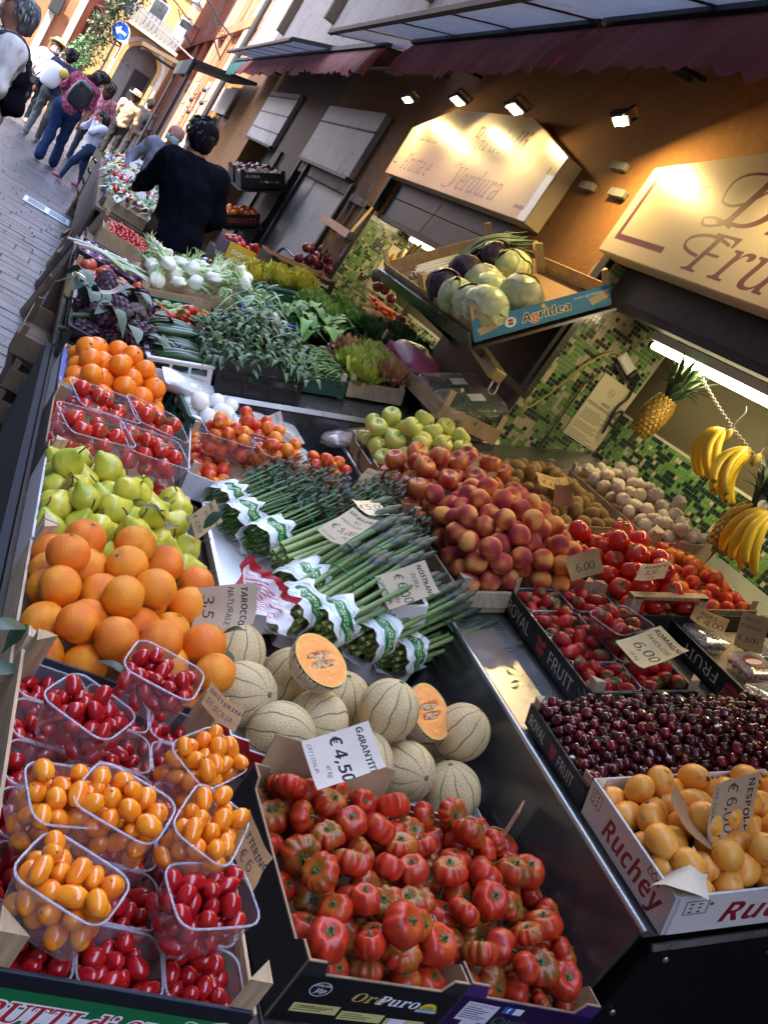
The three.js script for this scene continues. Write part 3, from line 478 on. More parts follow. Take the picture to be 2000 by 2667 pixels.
  // eggplant
  addProto('eggplant', 0.035, [0].map(() => proto(blob(18, 14, (u, v) => { const f = u * 2 * PI, k = 0.036 * Math.pow(sin(v * PI), 0.7) * (0.7 + 0.5 * v); return [0.15 * (0.5 - v), k * cos(f), k * sin(f)]; }, () => [0.014, 0.006, 0.02]), M.vcGloss, ['calyx', calyx(5, 0.03, 0.01, 0.3, 0).rotateZ(-PI / 2).translate(0.07, 0, 0), M.leaf], ['stem', rod([0.07, 0, 0], [0.105, 0.008, 0], 0.006, 0.006, 6), M.stemGreen])));
}
function fruit(kind, label, cat, group, name) {
  const l = PR[kind].list, o = l[Math.floor(rnd() * l.length)].clone(); o.name = uname(name); scene.add(o); return tag(o, label, cat, group);
}
const rq = () => new THREE.Quaternion().setFromEuler(new THREE.Euler(rr(0, 2 * PI), rr(0, 2 * PI), rr(0, 2 * PI)));
const upq = (tilt) => new THREE.Quaternion().setFromEuler(new THREE.Euler(rr(-tilt, tilt), rr(0, 2 * PI), rr(-tilt, tilt), 'YXZ'));
// drop spheres one by one into a tray; returns [x,y,z,r]
function pile(W, L, r, n, o = {}) {
  const { floor = () => 0, jit = 0.08, k = 26, sq = 0.96, S = [], inset = 0, top = 9 } = o, out = [];
  const h = (x, z, q) => { let y = floor(x, z) + q; for (const s of S) { const dx = x - s[0], dz = z - s[2], m = (q + s[3]) * sq, d = dx * dx + dz * dz; if (d < m * m) { const yy = s[1] + Math.sqrt(m * m - d); if (yy > y) y = yy; } } return y; };
  const cx = (x, q) => clamp(x, -W / 2 + q + inset, W / 2 - q - inset), cz = (z, q) => clamp(z, -L / 2 + q + inset, L / 2 - q - inset);
  for (let i = 0; i < n; i++) {
    const q = r * rr(1 - jit, 1 + jit); let b = null;
    const sc = (x, y, z) => y - 0.92 * floor(x, z); let bs = 1e9;
    for (let a = 0; a < k; a++) { const x = cx(rr(-W / 2, W / 2), q), z = cz(rr(-L / 2, L / 2), q), y = h(x, z, q), e = sc(x, y, z); if (e < bs) { bs = e; b = [x, y, z, q]; } }
    for (let a = 0; a < 30; a++) { const e = q * (a < 15 ? 0.35 : 0.12), x = cx(b[0] + rr(-e, e), q), z = cz(b[2] + rr(-e, e), q), y = h(x, z, q); if (y < b[1]) b = [x, y, z, q]; }
    if (b[1] > top) continue;
    S.push(b); out.push(b);
  }
  return out;
}
const mound = (W, L, h0, h1) => (x, z) => h0 + (h1 - h0) * Math.max(0, 1 - (2 * x / W) ** 2) * Math.max(0, 1 - (2 * z / L) ** 2);
const BULK = {};
function flushBulk() {
  for (const [kind, { info, l }] of Object.entries(BULK)) {
    const src = PR[kind].list[0], im = new THREE.InstancedMesh(src.geometry, src.material, l.length);
    l.forEach(([w, q, s], i) => im.setMatrixAt(i, new THREE.Matrix4().compose(w, q, V(s, s, s))));
    im.name = uname(info.name + '_layer'); tag(im, info.under, info.cat, undefined, 'stuff'); scene.add(im);
  }
}
// drop produce into a frame (a crate's Object3D); q: how each piece is turned
function heap(fr, kind, n, W, L, info, o = {}) {
  fr.updateMatrixWorld(true);
  const pr = PR[kind], sc = o.scale || 1, pts = pile(W, L, pr.r * sc, n, o), qw = new THREE.Quaternion(); fr.getWorldQuaternion(qw);
  const max = info.max ?? 1e9, res = [];
  const sorted = pts.slice().sort((a, b) => b[1] - a[1]);
  const keep = new Set(sorted.slice(0, max)), bulk = [];
  for (const p of pts) {
    const w = V(p[0] + (o.dx || 0), p[1], p[2] + (o.dz || 0)).applyMatrix4(fr.matrixWorld), q = o.tilt !== undefined ? upq(o.tilt) : o.dir ? new THREE.Quaternion().setFromEuler(new THREE.Euler(rr(-0.15, 0.15), o.dir + rr(-0.2, 0.2), rr(-0.1, 0.1))) : rq(), s = p[3] / pr.r;
    q.premultiply(qw);
    const zone = info.label.split(' ').length < 13 && W > 0.2 && n > 12 && L > 0.2 ? (p[2] > L / 6 ? ', near end' : p[2] < -L / 6 ? ', far end' : ', middle') + (p[0] > 0 ? ', wall side' : ', street side') : '';
    if (keep.has(p)) { const m = fruit(kind, info.label + zone, info.cat, info.group, info.name); m.position.copy(w); m.quaternion.copy(q); m.scale.setScalar(s); res.push(m); }
    else bulk.push([w, q, s]);
  }
  if (bulk.length) { (BULK[kind] ||= { info, l: [] }).l.push(...bulk); }
  return res;
}
// ------------------------------------------------------------------ crates, boxes, punnets, cards
function place(o, x, y, z, ry = 0, rz = 0, rx = 0) { o.position.set(x, y, z); o.rotation.order = 'ZYX'; o.rotation.set(rx, ry, rz); o.updateMatrixWorld(true); return o; }
const printMat = (t, rough = 0.5) => new THREE.MeshStandardMaterial({ map: t, roughness: rough, side: THREE.DoubleSide });
// printed sheet on one side of a crate: side f (near), b, l, r
function sheet(par, side, w, h, y, off, t, name = 'printed_panel') {
  const g = new THREE.PlaneGeometry(w, h); if (side === 'b') g.rotateY(PI); if (side === 'l') g.rotateY(-PI / 2); if (side === 'r') g.rotateY(PI / 2);
  const d = { f: [0, 0, off], b: [0, 0, -off], l: [-off, 0, 0], r: [off, 0, 0] }[side];
  return P(name, g.translate(d[0], y, d[2]), printMat(t), par);
}
function woodCrate(label, w, l, h, o = {}) {
  const t = thing(o.name || 'wooden_crate', label, 'crate', o.group), m = o.mat || M.wood, pm = o.post || M.woodPale, th = 0.005, sh = h * (o.board || 0.8), ps = o.ps || 0.024;
  for (const s of [-1, 1]) {
    P('side_board', cbox(th, sh, l, 0.001, s * (w / 2 - th / 2), sh / 2 + 0.004, 0), o.side || m, t);
    P('end_board', cbox(w - 2 * th, sh, th, 0.001, 0, sh / 2 + 0.004, s * (l / 2 - th / 2)), o.end || m, t);
    for (const q of [-1, 1]) { const a = new THREE.Shape(); a.moveTo(0, 0); a.lineTo(ps, 0); a.lineTo(0, ps); a.closePath(); const g = new THREE.ExtrudeGeometry(a, { depth: h * (o.tall || 1.18), bevelEnabled: false }).rotateX(-PI / 2).scale(1, 1, -1); g.scale(s < 0 ? 1 : -1, 1, q < 0 ? 1 : -1); const gi = g; gi.computeVertexNormals(); P('corner_post', gi.translate(s * (w / 2 - th), 0, q * (l / 2 - th)), pm, t); }
  }
  for (let k = 0; k < 3; k++) P('base_slat', cbox(w - 2 * th, 0.004, l / 3 - 0.008, 0.001, 0, 0.004, (k - 1) * l / 3), m, t);
  if (o.floor) P('paper_liner', box(w - 0.016, o.floor, l - 0.016, 0, o.floor / 2 + 0.006, 0), o.liner || M.kraft, t);
  return t;
}
function cardBox(label, w, l, h, m, o = {}) {
  const t = thing(o.name || 'cardboard_box', label, 'box', o.group), th = 0.004, dip = o.dip ?? 0.75;
  // long sides dip in the middle, corners stay high
  const wall = (len, hh, dd) => { const s = new THREE.Shape(), a = len / 2, c = o.corner || 0.04; s.moveTo(-a, 0); s.lineTo(a, 0); s.lineTo(a, hh); s.lineTo(a - c, hh); s.lineTo(a - c - 0.012, hh * dd); s.lineTo(-a + c + 0.012, hh * dd); s.lineTo(-a + c, hh); s.lineTo(-a, hh); s.closePath(); return new THREE.ExtrudeGeometry(s, { depth: th, bevelEnabled: false }).translate(0, 0, -th / 2); };
  for (const s of [-1, 1]) {
    P('end_wall', wall(w, h, o.endDip ?? dip).translate(0, 0, s * (l / 2 - th / 2)), o.inner || M.kraft, t);
    P('side_wall', wall(l - 2 * th, h, dip).rotateY(PI / 2).translate(s * (w / 2 - th / 2), 0, 0), o.inner || M.kraft, t);
    P('outer_face', wall(w, h - 0.001, o.endDip ?? dip).scale(1, 1, 0.25).translate(0, 0, s * (l / 2 + 0.0008)), m, t);
    P('outer_face', wall(l - 2 * th, h - 0.001, dip).scale(1, 1, 0.25).rotateY(PI / 2).translate(s * (w / 2 + 0.0008), 0, 0), m, t);
  }
  P('base', box(w - 2 * th, Math.max(0.004, o.floor || 0), l - 2 * th, 0, Math.max(0.004, o.floor || 0) / 2 + 0.001, 0), o.inner || M.kraft, t);
  return t;
}
function plasticCrate(label, w, l, h, m, o = {}) {
  const t = thing(o.name || 'plastic_crate', label, 'crate', o.group), th = 0.008;
  const side = (len) => { const s = new THREE.Shape(), a = len / 2, n = Math.max(3, Math.round(len / 0.1)); s.moveTo(-a, 0); s.lineTo(a, 0); s.lineTo(a, h); s.lineTo(-a, h); s.closePath(); for (let i = 0; i < n; i++) for (const [y0, y1] of o.rows || [[0.1, 0.48], [0.56, 0.85]]) { const x0 = -a + 0.014 + i * (len - 0.028) / n + 0.005, x1 = -a + 0.014 + (i + 1) * (len - 0.028) / n - 0.005; const p = new THREE.Path(); p.moveTo(x0, h * y0); p.lineTo(x0, h * y1); p.lineTo(x1, h * y1); p.lineTo(x1, h * y0); p.closePath(); s.holes.push(p); } return new THREE.ExtrudeGeometry(s, { depth: th, bevelEnabled: false }).translate(0, 0, -th / 2); };
  for (const s of [-1, 1]) {
    P('end_wall', side(w).translate(0, 0, s * (l / 2 - th / 2)), m, t); P('side_wall', side(l - 2 * th).rotateY(PI / 2).translate(s * (w / 2 - th / 2), 0, 0), m, t);
    P('rim', cbox(w + 0.012, 0.01, 0.016, 0.002, 0, h, s * (l / 2)), m, t); P('rim', cbox(0.016, 0.01, l - 0.02, 0.002, s * (w / 2), h, 0), m, t);
  }
  P('base', box(w - 2 * th, Math.max(0.008, o.floor || 0), l - 2 * th, 0, Math.max(0.008, o.floor || 0) / 2, 0), m, t);
  return t;
}
// clear punnet: rounded rectangle loft
function rrect(w, l, r, n = 4) { const p = []; for (const [cx, cz, a0] of [[w / 2 - r, l / 2 - r, 0], [-w / 2 + r, l / 2 - r, PI / 2], [-w / 2 + r, -l / 2 + r, PI], [w / 2 - r, -l / 2 + r, 1.5 * PI]]) for (let i = 0; i <= n; i++) { const a = a0 + i / n * PI / 2; p.push([cx + r * cos(a), cz + r * sin(a)]); } return p; }
function loft(rings) { const n = rings[0].length, p = [], idx = []; for (const r of rings) for (const q of r) p.push(...q); for (let j = 0; j < rings.length - 1; j++) for (let i = 0; i < n; i++) { const a = j * n + i, b = j * n + (i + 1) % n; idx.push(a, a + n, b, b, a + n, b + n); } const g = new THREE.BufferGeometry(); g.setAttribute('position', new THREE.Float32BufferAttribute(p, 3)); g.setAttribute('uv', new THREE.Float32BufferAttribute(p.flatMap((_, i) => i % 3 ? [] : [0, 0]), 2)); g.setIndex(idx); g.computeVertexNormals(); return g; }
const PN = {};
function punnet(label, w, l, h, group, name = 'clear_punnet') {
  const t = thing(name, label, 'punnet', group), key = [w, l, h].join();
  if (!PN[key]) {
    const ring = (k, y, r) => rrect(w * k, l * k, r).map(([x, z]) => [x, y, z]);
    const shell = loft([ring(0.02, 0.001, 0.0001), ring(0.8, 0.001, 0.012), ring(0.84, 0.004, 0.014), ring(0.92, h * 0.5, 0.017), ring(0.985, h - 0.003, 0.02), ring(1, h, 0.02)]);
    const rim = tube(rrect(w * 1.01, l * 1.01, 0.021, 5).map(([x, z]) => [x, h, z]), 0.0017, 5, 72, true);
    PN[key] = [shell, rim];
  }
  P('shell', PN[key][0], M.clear, t); P('rim', PN[key][1], M.clearRim, t);
  return t;
}
// hand-lettered price cards
const ink = '#1b1c22';
function scrawl(g, s, x, y, size, o = {}) {
  g.save(); g.translate(x, y); g.rotate(o.rot || 0); g.fillStyle = o.col || ink; g.font = `${o.bold ? 'bold ' : ''}${size}px sans-serif`; let cx = 0;
  for (const ch of s) { g.save(); g.translate(cx, rr(-0.05, 0.05) * size); g.rotate(rr(-0.1, 0.1)); g.transform(1, 0, -0.12 + rr(-0.08, 0.08), 1, 0, 0); g.fillText(ch, 0, 0); g.restore(); cx += g.measureText(ch).width * (o.sp || 0.98); }
  g.restore();
}
const CARD = {
  nostrani: [1.104, 1.011, -1.748, 0.473, -0.387, 0.792, -0.507, 0.616, 0.604, 0.093, 0.136], aspar: [0.952, 1.031, -1.895, 0.492, 0.216, 0.843, -0.621, 0.766, 0.166, 0.090, 0.131],
  asparback: [1.075, 1.046, -2.106, 0.924, 0.223, -0.310, -0.222, 0.974, 0.039, 0.097, 0.079], six: [1.224, 1.018, -2.510, 0.379, 0.413, 0.828, -0.861, 0.485, 0.152, 0.073, 0.098],
  tarocco: [0.593, 0.925, -1.423, 0.145, -0.616, 0.774, -0.797, 0.391, 0.460, 0.085, 0.130], garantiti: [0.769, 0.931, -1.070, 0.416, -0.350, 0.839, -0.438, 0.731, 0.522, 0.083, 0.121],
  datterino: [0.565, 0.900, -1.133, 0.947, -0.243, 0.211, 0.145, 0.906, 0.397, 0.075, 0.050], ino: [0.600, 0.860, -0.881, 0.754, -0.616, 0.229, 0.438, 0.731, 0.522, 0.089, 0.064],
  williams: [0.596, 0.920, -1.813, 0.719, -0.690, 0.082, 0.424, 0.530, 0.734, 0.060, 0.090], nespole: [1.468, 1.172, -0.961, 0.438, -0.840, 0.320, 0.080, 0.391, 0.917, 0.118, 0.134],
  nespback: [1.412, 1.114, -0.951, 0.730, -0.129, 0.671, 0.015, 0.985, 0.173, 0.140, 0.083], romagna: [1.573, 1.241, -1.448, 0.255, -0.002, 0.967, -0.540, 0.829, 0.145, 0.098, 0.144],
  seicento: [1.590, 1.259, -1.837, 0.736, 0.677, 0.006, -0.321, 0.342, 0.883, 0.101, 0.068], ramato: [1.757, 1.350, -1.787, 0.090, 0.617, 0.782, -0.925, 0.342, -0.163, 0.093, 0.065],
  bosco: [2.010, 1.369, -1.613, 0.747, 0.327, 0.579, -0.664, 0.342, 0.664, 0.074, 0.101], quattro: [1.955, 1.323, -1.703, 0.716, 0.187, 0.673, -0.559, 0.731, 0.391, 0.098, 0.059],
  kiwi1: [1.555, 1.234, -2.500, 0.553, -0.034, 0.832, -0.671, 0.574, 0.470, 0.090, 0.068], kiwi2: [1.761, 1.341, -2.420, 0.933, 0.342, 0.111, -0.360, 0.883, 0.302, 0.116, 0.070],
  kiwi3: [1.773, 1.330, -2.341, 0.522, 0.624, 0.582, -0.852, 0.342, 0.397, 0.062, 0.081], albic1: [1.334, 1.002, -2.910, 0.652, -0.757, 0.051, 0.389, 0.391, 0.834, 0.065, 0.087],
  albic2: [0.954, 0.952, -2.854, 0.179, -0.388, 0.904, -0.883, 0.342, 0.321, 0.068, 0.082], albic3: [0.983, 0.952, -2.706, 0.784, -0.095, 0.613, -0.502, 0.485, 0.716, 0.044, 0.056],
  carciofi: [0.324, 1.002, -3.262, 0.675, 0.678, -0.290, -0.659, 0.731, 0.177, 0.083, 0.040], finocchi: [1.229, 0.984, -5.064, 0.560, 0.819, -0.125, -0.807, 0.574, 0.142, 0.140, 0.048],
  spinaci: [1.176, 1.012, -4.116, 0.778, 0.602, -0.179, -0.581, 0.799, 0.156, 0.116, 0.075], fagioli: [1.396, 1.137, -4.526, 0.980, 0.192, -0.053, -0.177, 0.961, 0.211, 0.126, 0.072],
  insalata: [1.482, 1.192, -4.143, 0.575, 0.701, -0.421, -0.752, 0.656, 0.066, 0.098, 0.056], pesche: [1.515, 1.228, -2.239, 0.459, 0.193, 0.867, -0.770, 0.574, 0.280, 0.063, 0.055],
};
const TEXT = { // [paper, lines: text, x, y, size, bold?]; coordinates in hundredths of width / height
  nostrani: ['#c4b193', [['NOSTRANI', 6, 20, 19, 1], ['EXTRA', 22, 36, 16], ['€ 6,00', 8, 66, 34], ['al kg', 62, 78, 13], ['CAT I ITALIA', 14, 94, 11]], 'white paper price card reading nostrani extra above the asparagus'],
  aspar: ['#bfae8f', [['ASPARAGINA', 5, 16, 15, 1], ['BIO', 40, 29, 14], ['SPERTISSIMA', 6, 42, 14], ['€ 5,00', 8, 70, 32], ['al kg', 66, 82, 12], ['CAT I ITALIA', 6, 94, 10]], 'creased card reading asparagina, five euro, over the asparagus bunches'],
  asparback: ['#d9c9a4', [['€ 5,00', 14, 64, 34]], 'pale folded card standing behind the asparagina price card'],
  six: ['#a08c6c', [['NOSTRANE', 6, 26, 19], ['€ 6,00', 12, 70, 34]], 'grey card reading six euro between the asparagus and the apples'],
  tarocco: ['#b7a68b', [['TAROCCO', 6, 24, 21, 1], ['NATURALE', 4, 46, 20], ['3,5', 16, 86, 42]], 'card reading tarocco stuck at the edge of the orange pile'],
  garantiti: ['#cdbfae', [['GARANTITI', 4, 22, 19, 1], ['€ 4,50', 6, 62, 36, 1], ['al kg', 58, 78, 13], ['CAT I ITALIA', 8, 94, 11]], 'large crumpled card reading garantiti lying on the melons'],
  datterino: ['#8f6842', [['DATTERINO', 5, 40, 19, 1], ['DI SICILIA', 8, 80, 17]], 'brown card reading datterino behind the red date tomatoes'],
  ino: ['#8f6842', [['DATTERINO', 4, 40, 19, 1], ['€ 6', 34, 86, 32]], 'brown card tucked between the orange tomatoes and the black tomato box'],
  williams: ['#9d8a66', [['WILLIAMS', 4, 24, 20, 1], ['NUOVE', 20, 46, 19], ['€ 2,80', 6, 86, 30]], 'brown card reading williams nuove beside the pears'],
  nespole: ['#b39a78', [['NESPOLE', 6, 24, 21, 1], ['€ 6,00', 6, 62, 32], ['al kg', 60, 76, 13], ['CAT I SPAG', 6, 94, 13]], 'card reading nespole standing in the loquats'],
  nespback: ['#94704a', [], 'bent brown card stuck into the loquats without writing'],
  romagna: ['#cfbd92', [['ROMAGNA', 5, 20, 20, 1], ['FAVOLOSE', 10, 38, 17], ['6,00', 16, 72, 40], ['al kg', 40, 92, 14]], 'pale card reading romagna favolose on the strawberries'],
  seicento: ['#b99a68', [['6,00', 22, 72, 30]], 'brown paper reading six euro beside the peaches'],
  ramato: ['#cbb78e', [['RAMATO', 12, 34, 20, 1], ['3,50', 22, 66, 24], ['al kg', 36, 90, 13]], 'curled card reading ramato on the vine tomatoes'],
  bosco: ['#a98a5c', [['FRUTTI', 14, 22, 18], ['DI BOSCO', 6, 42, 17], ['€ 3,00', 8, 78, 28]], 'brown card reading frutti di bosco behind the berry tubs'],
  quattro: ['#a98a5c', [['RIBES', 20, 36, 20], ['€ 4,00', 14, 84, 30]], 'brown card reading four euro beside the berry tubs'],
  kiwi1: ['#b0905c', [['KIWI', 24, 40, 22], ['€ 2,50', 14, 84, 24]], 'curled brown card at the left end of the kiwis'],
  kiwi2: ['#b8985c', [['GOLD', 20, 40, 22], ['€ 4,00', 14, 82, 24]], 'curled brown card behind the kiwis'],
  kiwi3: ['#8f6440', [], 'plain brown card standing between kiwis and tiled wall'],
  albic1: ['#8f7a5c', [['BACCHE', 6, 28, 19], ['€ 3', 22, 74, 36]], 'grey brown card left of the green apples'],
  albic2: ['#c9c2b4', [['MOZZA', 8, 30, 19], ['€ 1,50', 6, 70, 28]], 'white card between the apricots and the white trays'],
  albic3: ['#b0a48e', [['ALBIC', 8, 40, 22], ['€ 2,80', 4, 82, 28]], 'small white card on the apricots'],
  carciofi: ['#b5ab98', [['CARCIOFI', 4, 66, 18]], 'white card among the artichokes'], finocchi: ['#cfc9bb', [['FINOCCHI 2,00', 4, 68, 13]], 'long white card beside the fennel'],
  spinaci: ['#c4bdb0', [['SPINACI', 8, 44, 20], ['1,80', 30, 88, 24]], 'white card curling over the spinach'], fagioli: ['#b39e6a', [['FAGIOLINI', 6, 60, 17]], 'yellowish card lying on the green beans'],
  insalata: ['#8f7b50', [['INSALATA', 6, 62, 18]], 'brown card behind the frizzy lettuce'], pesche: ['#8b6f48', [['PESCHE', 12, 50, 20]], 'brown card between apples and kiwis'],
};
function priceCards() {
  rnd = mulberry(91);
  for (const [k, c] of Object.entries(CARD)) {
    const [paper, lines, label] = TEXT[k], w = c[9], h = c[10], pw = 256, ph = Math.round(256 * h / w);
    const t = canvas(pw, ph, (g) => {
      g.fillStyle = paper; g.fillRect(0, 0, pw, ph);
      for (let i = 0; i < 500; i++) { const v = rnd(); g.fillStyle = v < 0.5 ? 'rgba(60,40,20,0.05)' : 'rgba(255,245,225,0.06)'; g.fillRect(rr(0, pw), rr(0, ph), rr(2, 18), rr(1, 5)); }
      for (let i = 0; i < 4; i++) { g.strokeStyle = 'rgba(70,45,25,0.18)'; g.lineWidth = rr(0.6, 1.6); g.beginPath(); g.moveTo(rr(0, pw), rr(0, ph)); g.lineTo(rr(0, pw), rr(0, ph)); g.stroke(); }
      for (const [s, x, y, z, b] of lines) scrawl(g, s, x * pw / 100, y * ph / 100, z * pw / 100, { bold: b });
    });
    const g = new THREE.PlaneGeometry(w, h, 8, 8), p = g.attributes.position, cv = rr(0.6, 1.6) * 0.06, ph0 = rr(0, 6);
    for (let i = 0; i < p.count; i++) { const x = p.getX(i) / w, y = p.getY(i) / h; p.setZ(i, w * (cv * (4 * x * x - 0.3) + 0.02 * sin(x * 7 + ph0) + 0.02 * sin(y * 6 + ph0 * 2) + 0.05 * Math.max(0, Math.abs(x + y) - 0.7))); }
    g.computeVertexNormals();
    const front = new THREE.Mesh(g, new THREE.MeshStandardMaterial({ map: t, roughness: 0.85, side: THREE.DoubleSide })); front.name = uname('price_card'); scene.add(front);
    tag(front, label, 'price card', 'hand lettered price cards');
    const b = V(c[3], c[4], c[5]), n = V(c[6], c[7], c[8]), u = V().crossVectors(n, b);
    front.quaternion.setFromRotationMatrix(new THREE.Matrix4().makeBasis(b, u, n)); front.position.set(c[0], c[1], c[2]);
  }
}
// ------------------------------------------------------------------ the near stall: furniture
const TILT = 24 * D2R, ct = cos(TILT), st = sin(TILT);
const T2 = (o, u, z, h = 0, ry = 0) => place(o, 1.345 + u * ct - h * st, 0.945 + u * st + h * ct, z, ry, TILT);
rnd = mulberry(101);
{
  const t = thing('trestle_table', 'low plank table carrying the front rows of crates', 'table');
  for (let k = 0; k < 7; k++) P('plank', cbox(0.145, 0.03, 2.85, 0.003, 0.32 + k * 0.15, 0.683, -1.92), M.woodDark, t);
  P('front_board', cbox(0.02, 0.34, 2.85, 0.003, 0.232, 0.53, -1.92), mat('tarp', 0.009, 0.01, 0.014, 0.85), t);
  P('front_board', cbox(0.02, 0.13, 2.8, 0.003, 0.24, 0.28, -1.92), M.woodDark, t);
  for (const z of [-0.62, -1.9, -3.25]) for (const x of [0.3, 1.24]) P('leg', cbox(0.05, 0.667, 0.05, 0.004, x, 0.3335, z), M.woodOld, t);
  const s = thing('steel_stand', 'sloping steel display shelf with a steel upstand beside the melons', 'display stand');
  const L = 2.62, zc = -0.84 - L / 2;
  T2(P('shelf', box(1.22, 0.006, L), M.steel, s), 0.61, zc, -0.004);
  P('upstand', cbox(0.012, 0.3, L, 0.003, 1.33, 0.795, zc), M.steelDark, s);
  P('rolled_edge', rod([1.332, 0.948, -0.835], [1.332, 0.948, -0.835 - L], 0.009), M.steel, s);
  P('end_panel', (() => { const a = new THREE.Shape(); a.moveTo(1.36, 0.925); a.lineTo(1.36 + 1.05 * ct, 0.935 + 1.05 * st); a.lineTo(1.36 + 1.05 * ct, 0.35); a.lineTo(1.36, 0.45); a.closePath(); return new THREE.ExtrudeGeometry(a, { depth: 0.012, bevelEnabled: false }).translate(0, 0, -0.835); })(), mat('blackPanel', 0.012, 0.012, 0.014, 0.3, { metalness: 0.3 }), s);
  P('end_trim', bar([1.36, 0.93, -0.828], [1.36 + 1.05 * ct, 0.938 + 1.05 * st, -0.828], 0.006, 0.012), M.steel, s);
  for (const [x, y] of [[1.4, 0.92], [1.62, 1.0], [1.39, 0.78]]) P('bolt', blob(8, 5, ell(0.007, 0.007, 0.004)).translate(x, y, -0.82), M.steel, s);
  for (const z of [-0.9, -3.38]) { P('leg', bar([1.31, 0, z], [1.31, 0.7, z], 0.035, 0.035), M.steelDark, s); P('leg', bar([2.3, 0, z], [2.3, 1.3, z], 0.035, 0.035), M.steelDark, s); }
  P('brace', bar([1.31, 0.6, -0.9], [1.95, 0.05, -0.9], 0.03, 0.03), M.steelDark, s);
}
// ------------------------------------------------------------------ printed panels
const italic = (g, s, x, y, size, col, o = {}) => { g.save(); g.translate(x, y); g.transform(o.sx || 1, 0, -0.25, 1, 0, 0); g.fillStyle = col; g.font = `${o.w || 'bold'} ${size}px ${o.f || 'serif'}`; if (o.stroke) { g.strokeStyle = o.stroke; g.lineWidth = o.lw || 4; g.strokeText(s, 0, 0); } g.fillText(s, 0, 0); g.restore(); };
const fruttiTex = canvas(640, 200, (g, w, h) => { g.fillStyle = '#10141c'; g.fillRect(0, 0, w, h); g.fillStyle = '#0e6b3a'; g.fillRect(0, 34, w, 166); g.fillStyle = '#e8ece8'; g.fillRect(0, 82, w, 30); italic(g, 'FRUTTI di SICILIA', 10, 122, 76, '#b01e2c', { stroke: '#f4f2ee', lw: 9, sx: 0.86 }); g.strokeStyle = '#cfe8cf'; g.lineWidth = 4; g.beginPath(); g.ellipse(575, 50, 30, 14, -0.3, 0, 7); g.stroke(); g.beginPath(); g.ellipse(520, 60, 26, 12, 0.4, 0, 7); g.stroke(); g.beginPath(); g.ellipse(560, 85, 26, 12, 0.9, 0, 7); g.stroke(); });
const oroTex = canvas(512, 200, (g, w, h) => { g.fillStyle = '#0b0c10'; g.fillRect(0, 0, w, h); italic(g, 'Oro', 180, 84, 58, '#b8a24e', { w: '' }); italic(g, 'Puro', 262, 84, 58, '#e9e9ea', { w: '' }); g.fillStyle = '#cfc47a'; for (const [x, y, ww] of [[36, 116, 140], [186, 130, 140], [336, 140, 130]]) { g.fillRect(x, y, ww, 40); } g.fillStyle = '#3a3a20'; for (const [x, y] of [[44, 126], [194, 140], [346, 150]]) for (let k = 0; k < 3; k++) g.fillRect(x, y + k * 9, 60 + (k * 37) % 50, 3); g.font = 'bold 13px sans-serif'; g.fillText('ITALIA (SICILIA)', 60, 134); g.strokeStyle = '#dcdcdc'; g.lineWidth = 3; g.beginPath(); g.arc(80, 50, 30, 0, 7); g.stroke(); g.fillStyle = '#e8e8e8'; g.font = 'bold 15px sans-serif'; g.fillText('ITALIA', 56, 38); italic(g, 'Jlp', 66, 64, 24, '#e8e8e8'); g.fillStyle = '#e4c52c'; g.beginPath(); g.arc(440, 80, 30, PI, 0); g.fill(); g.fillStyle = '#222'; g.font = 'bold 17px serif'; g.fillText('CPP', 424, 78); g.fillStyle = '#9fb4cc'; g.fillRect(404, 82, 72, 14); g.fillStyle = '#e6e0ea'; g.fillRect(350, 142, 52, 36); });
const purpTex = canvas(512, 200, (g, w, h) => { g.fillStyle = '#22093c'; g.fillRect(0, 0, w, h); g.fillStyle = '#d9d2dd'; g.save(); g.rotate(0.05); g.fillRect(28, 18, 120, 100); g.fillRect(60, 110, 60, 34); g.fillStyle = '#444'; g.font = '12px sans-serif'; g.fillText('SICILIE VERDE S.R.L.', 34, 36); for (let k = 0; k < 6; k++) g.fillRect(34, 44 + k * 11, 60 + (k * 31) % 44, 4); g.restore(); g.fillStyle = '#2a5db8'; g.fillRect(165, 18, 36, 36); g.fillStyle = '#fff'; g.font = 'bold 34px sans-serif'; g.fillText('f', 178, 50); g.fillStyle = '#dfe3ea'; g.fillRect(206, 20, 34, 34); italic(g, 'Cuore Verde', 150, 118, 56, '#0c0a12', { w: '' }); italic(g, 'Cuore Verde', 148, 116, 56, '#3d6e4e', { w: '' }); g.strokeStyle = '#4fae72'; g.lineWidth = 8; g.beginPath(); g.moveTo(140, 128); g.quadraticCurveTo(300, 165, 420, 132); g.stroke(); g.fillStyle = '#6fc78d'; g.beginPath(); g.ellipse(410, 76, 52, 12, -0.35, 0, 7); g.fill(); g.fillStyle = '#d9d2e6'; g.font = '12px sans-serif'; g.fillText('INDIA ORO VACHINO - organicovero@virgilio.it', 130, 172); g.fillStyle = '#cfc8d8'; g.fillRect(452, 60, 44, 56); });
const royalTex = canvas(768, 110, (g, w, h) => { g.fillStyle = '#0d0d10'; g.fillRect(0, 0, w, h); g.fillStyle = '#c9c9c4'; g.font = '78px sans-serif'; g.fillText('ROYAL', 30, 84); g.fillText('FRUIT', 440, 84); g.fillStyle = '#a3283a'; for (const [a, b] of [[352, 38], [392, 38], [356, 74], [388, 74]]) { g.beginPath(); g.ellipse(a, b, 20, 14, a < 370 ? 0.7 : -0.7, 0, 7); g.fill(); } g.fillRect(369, 30, 6, 52); });
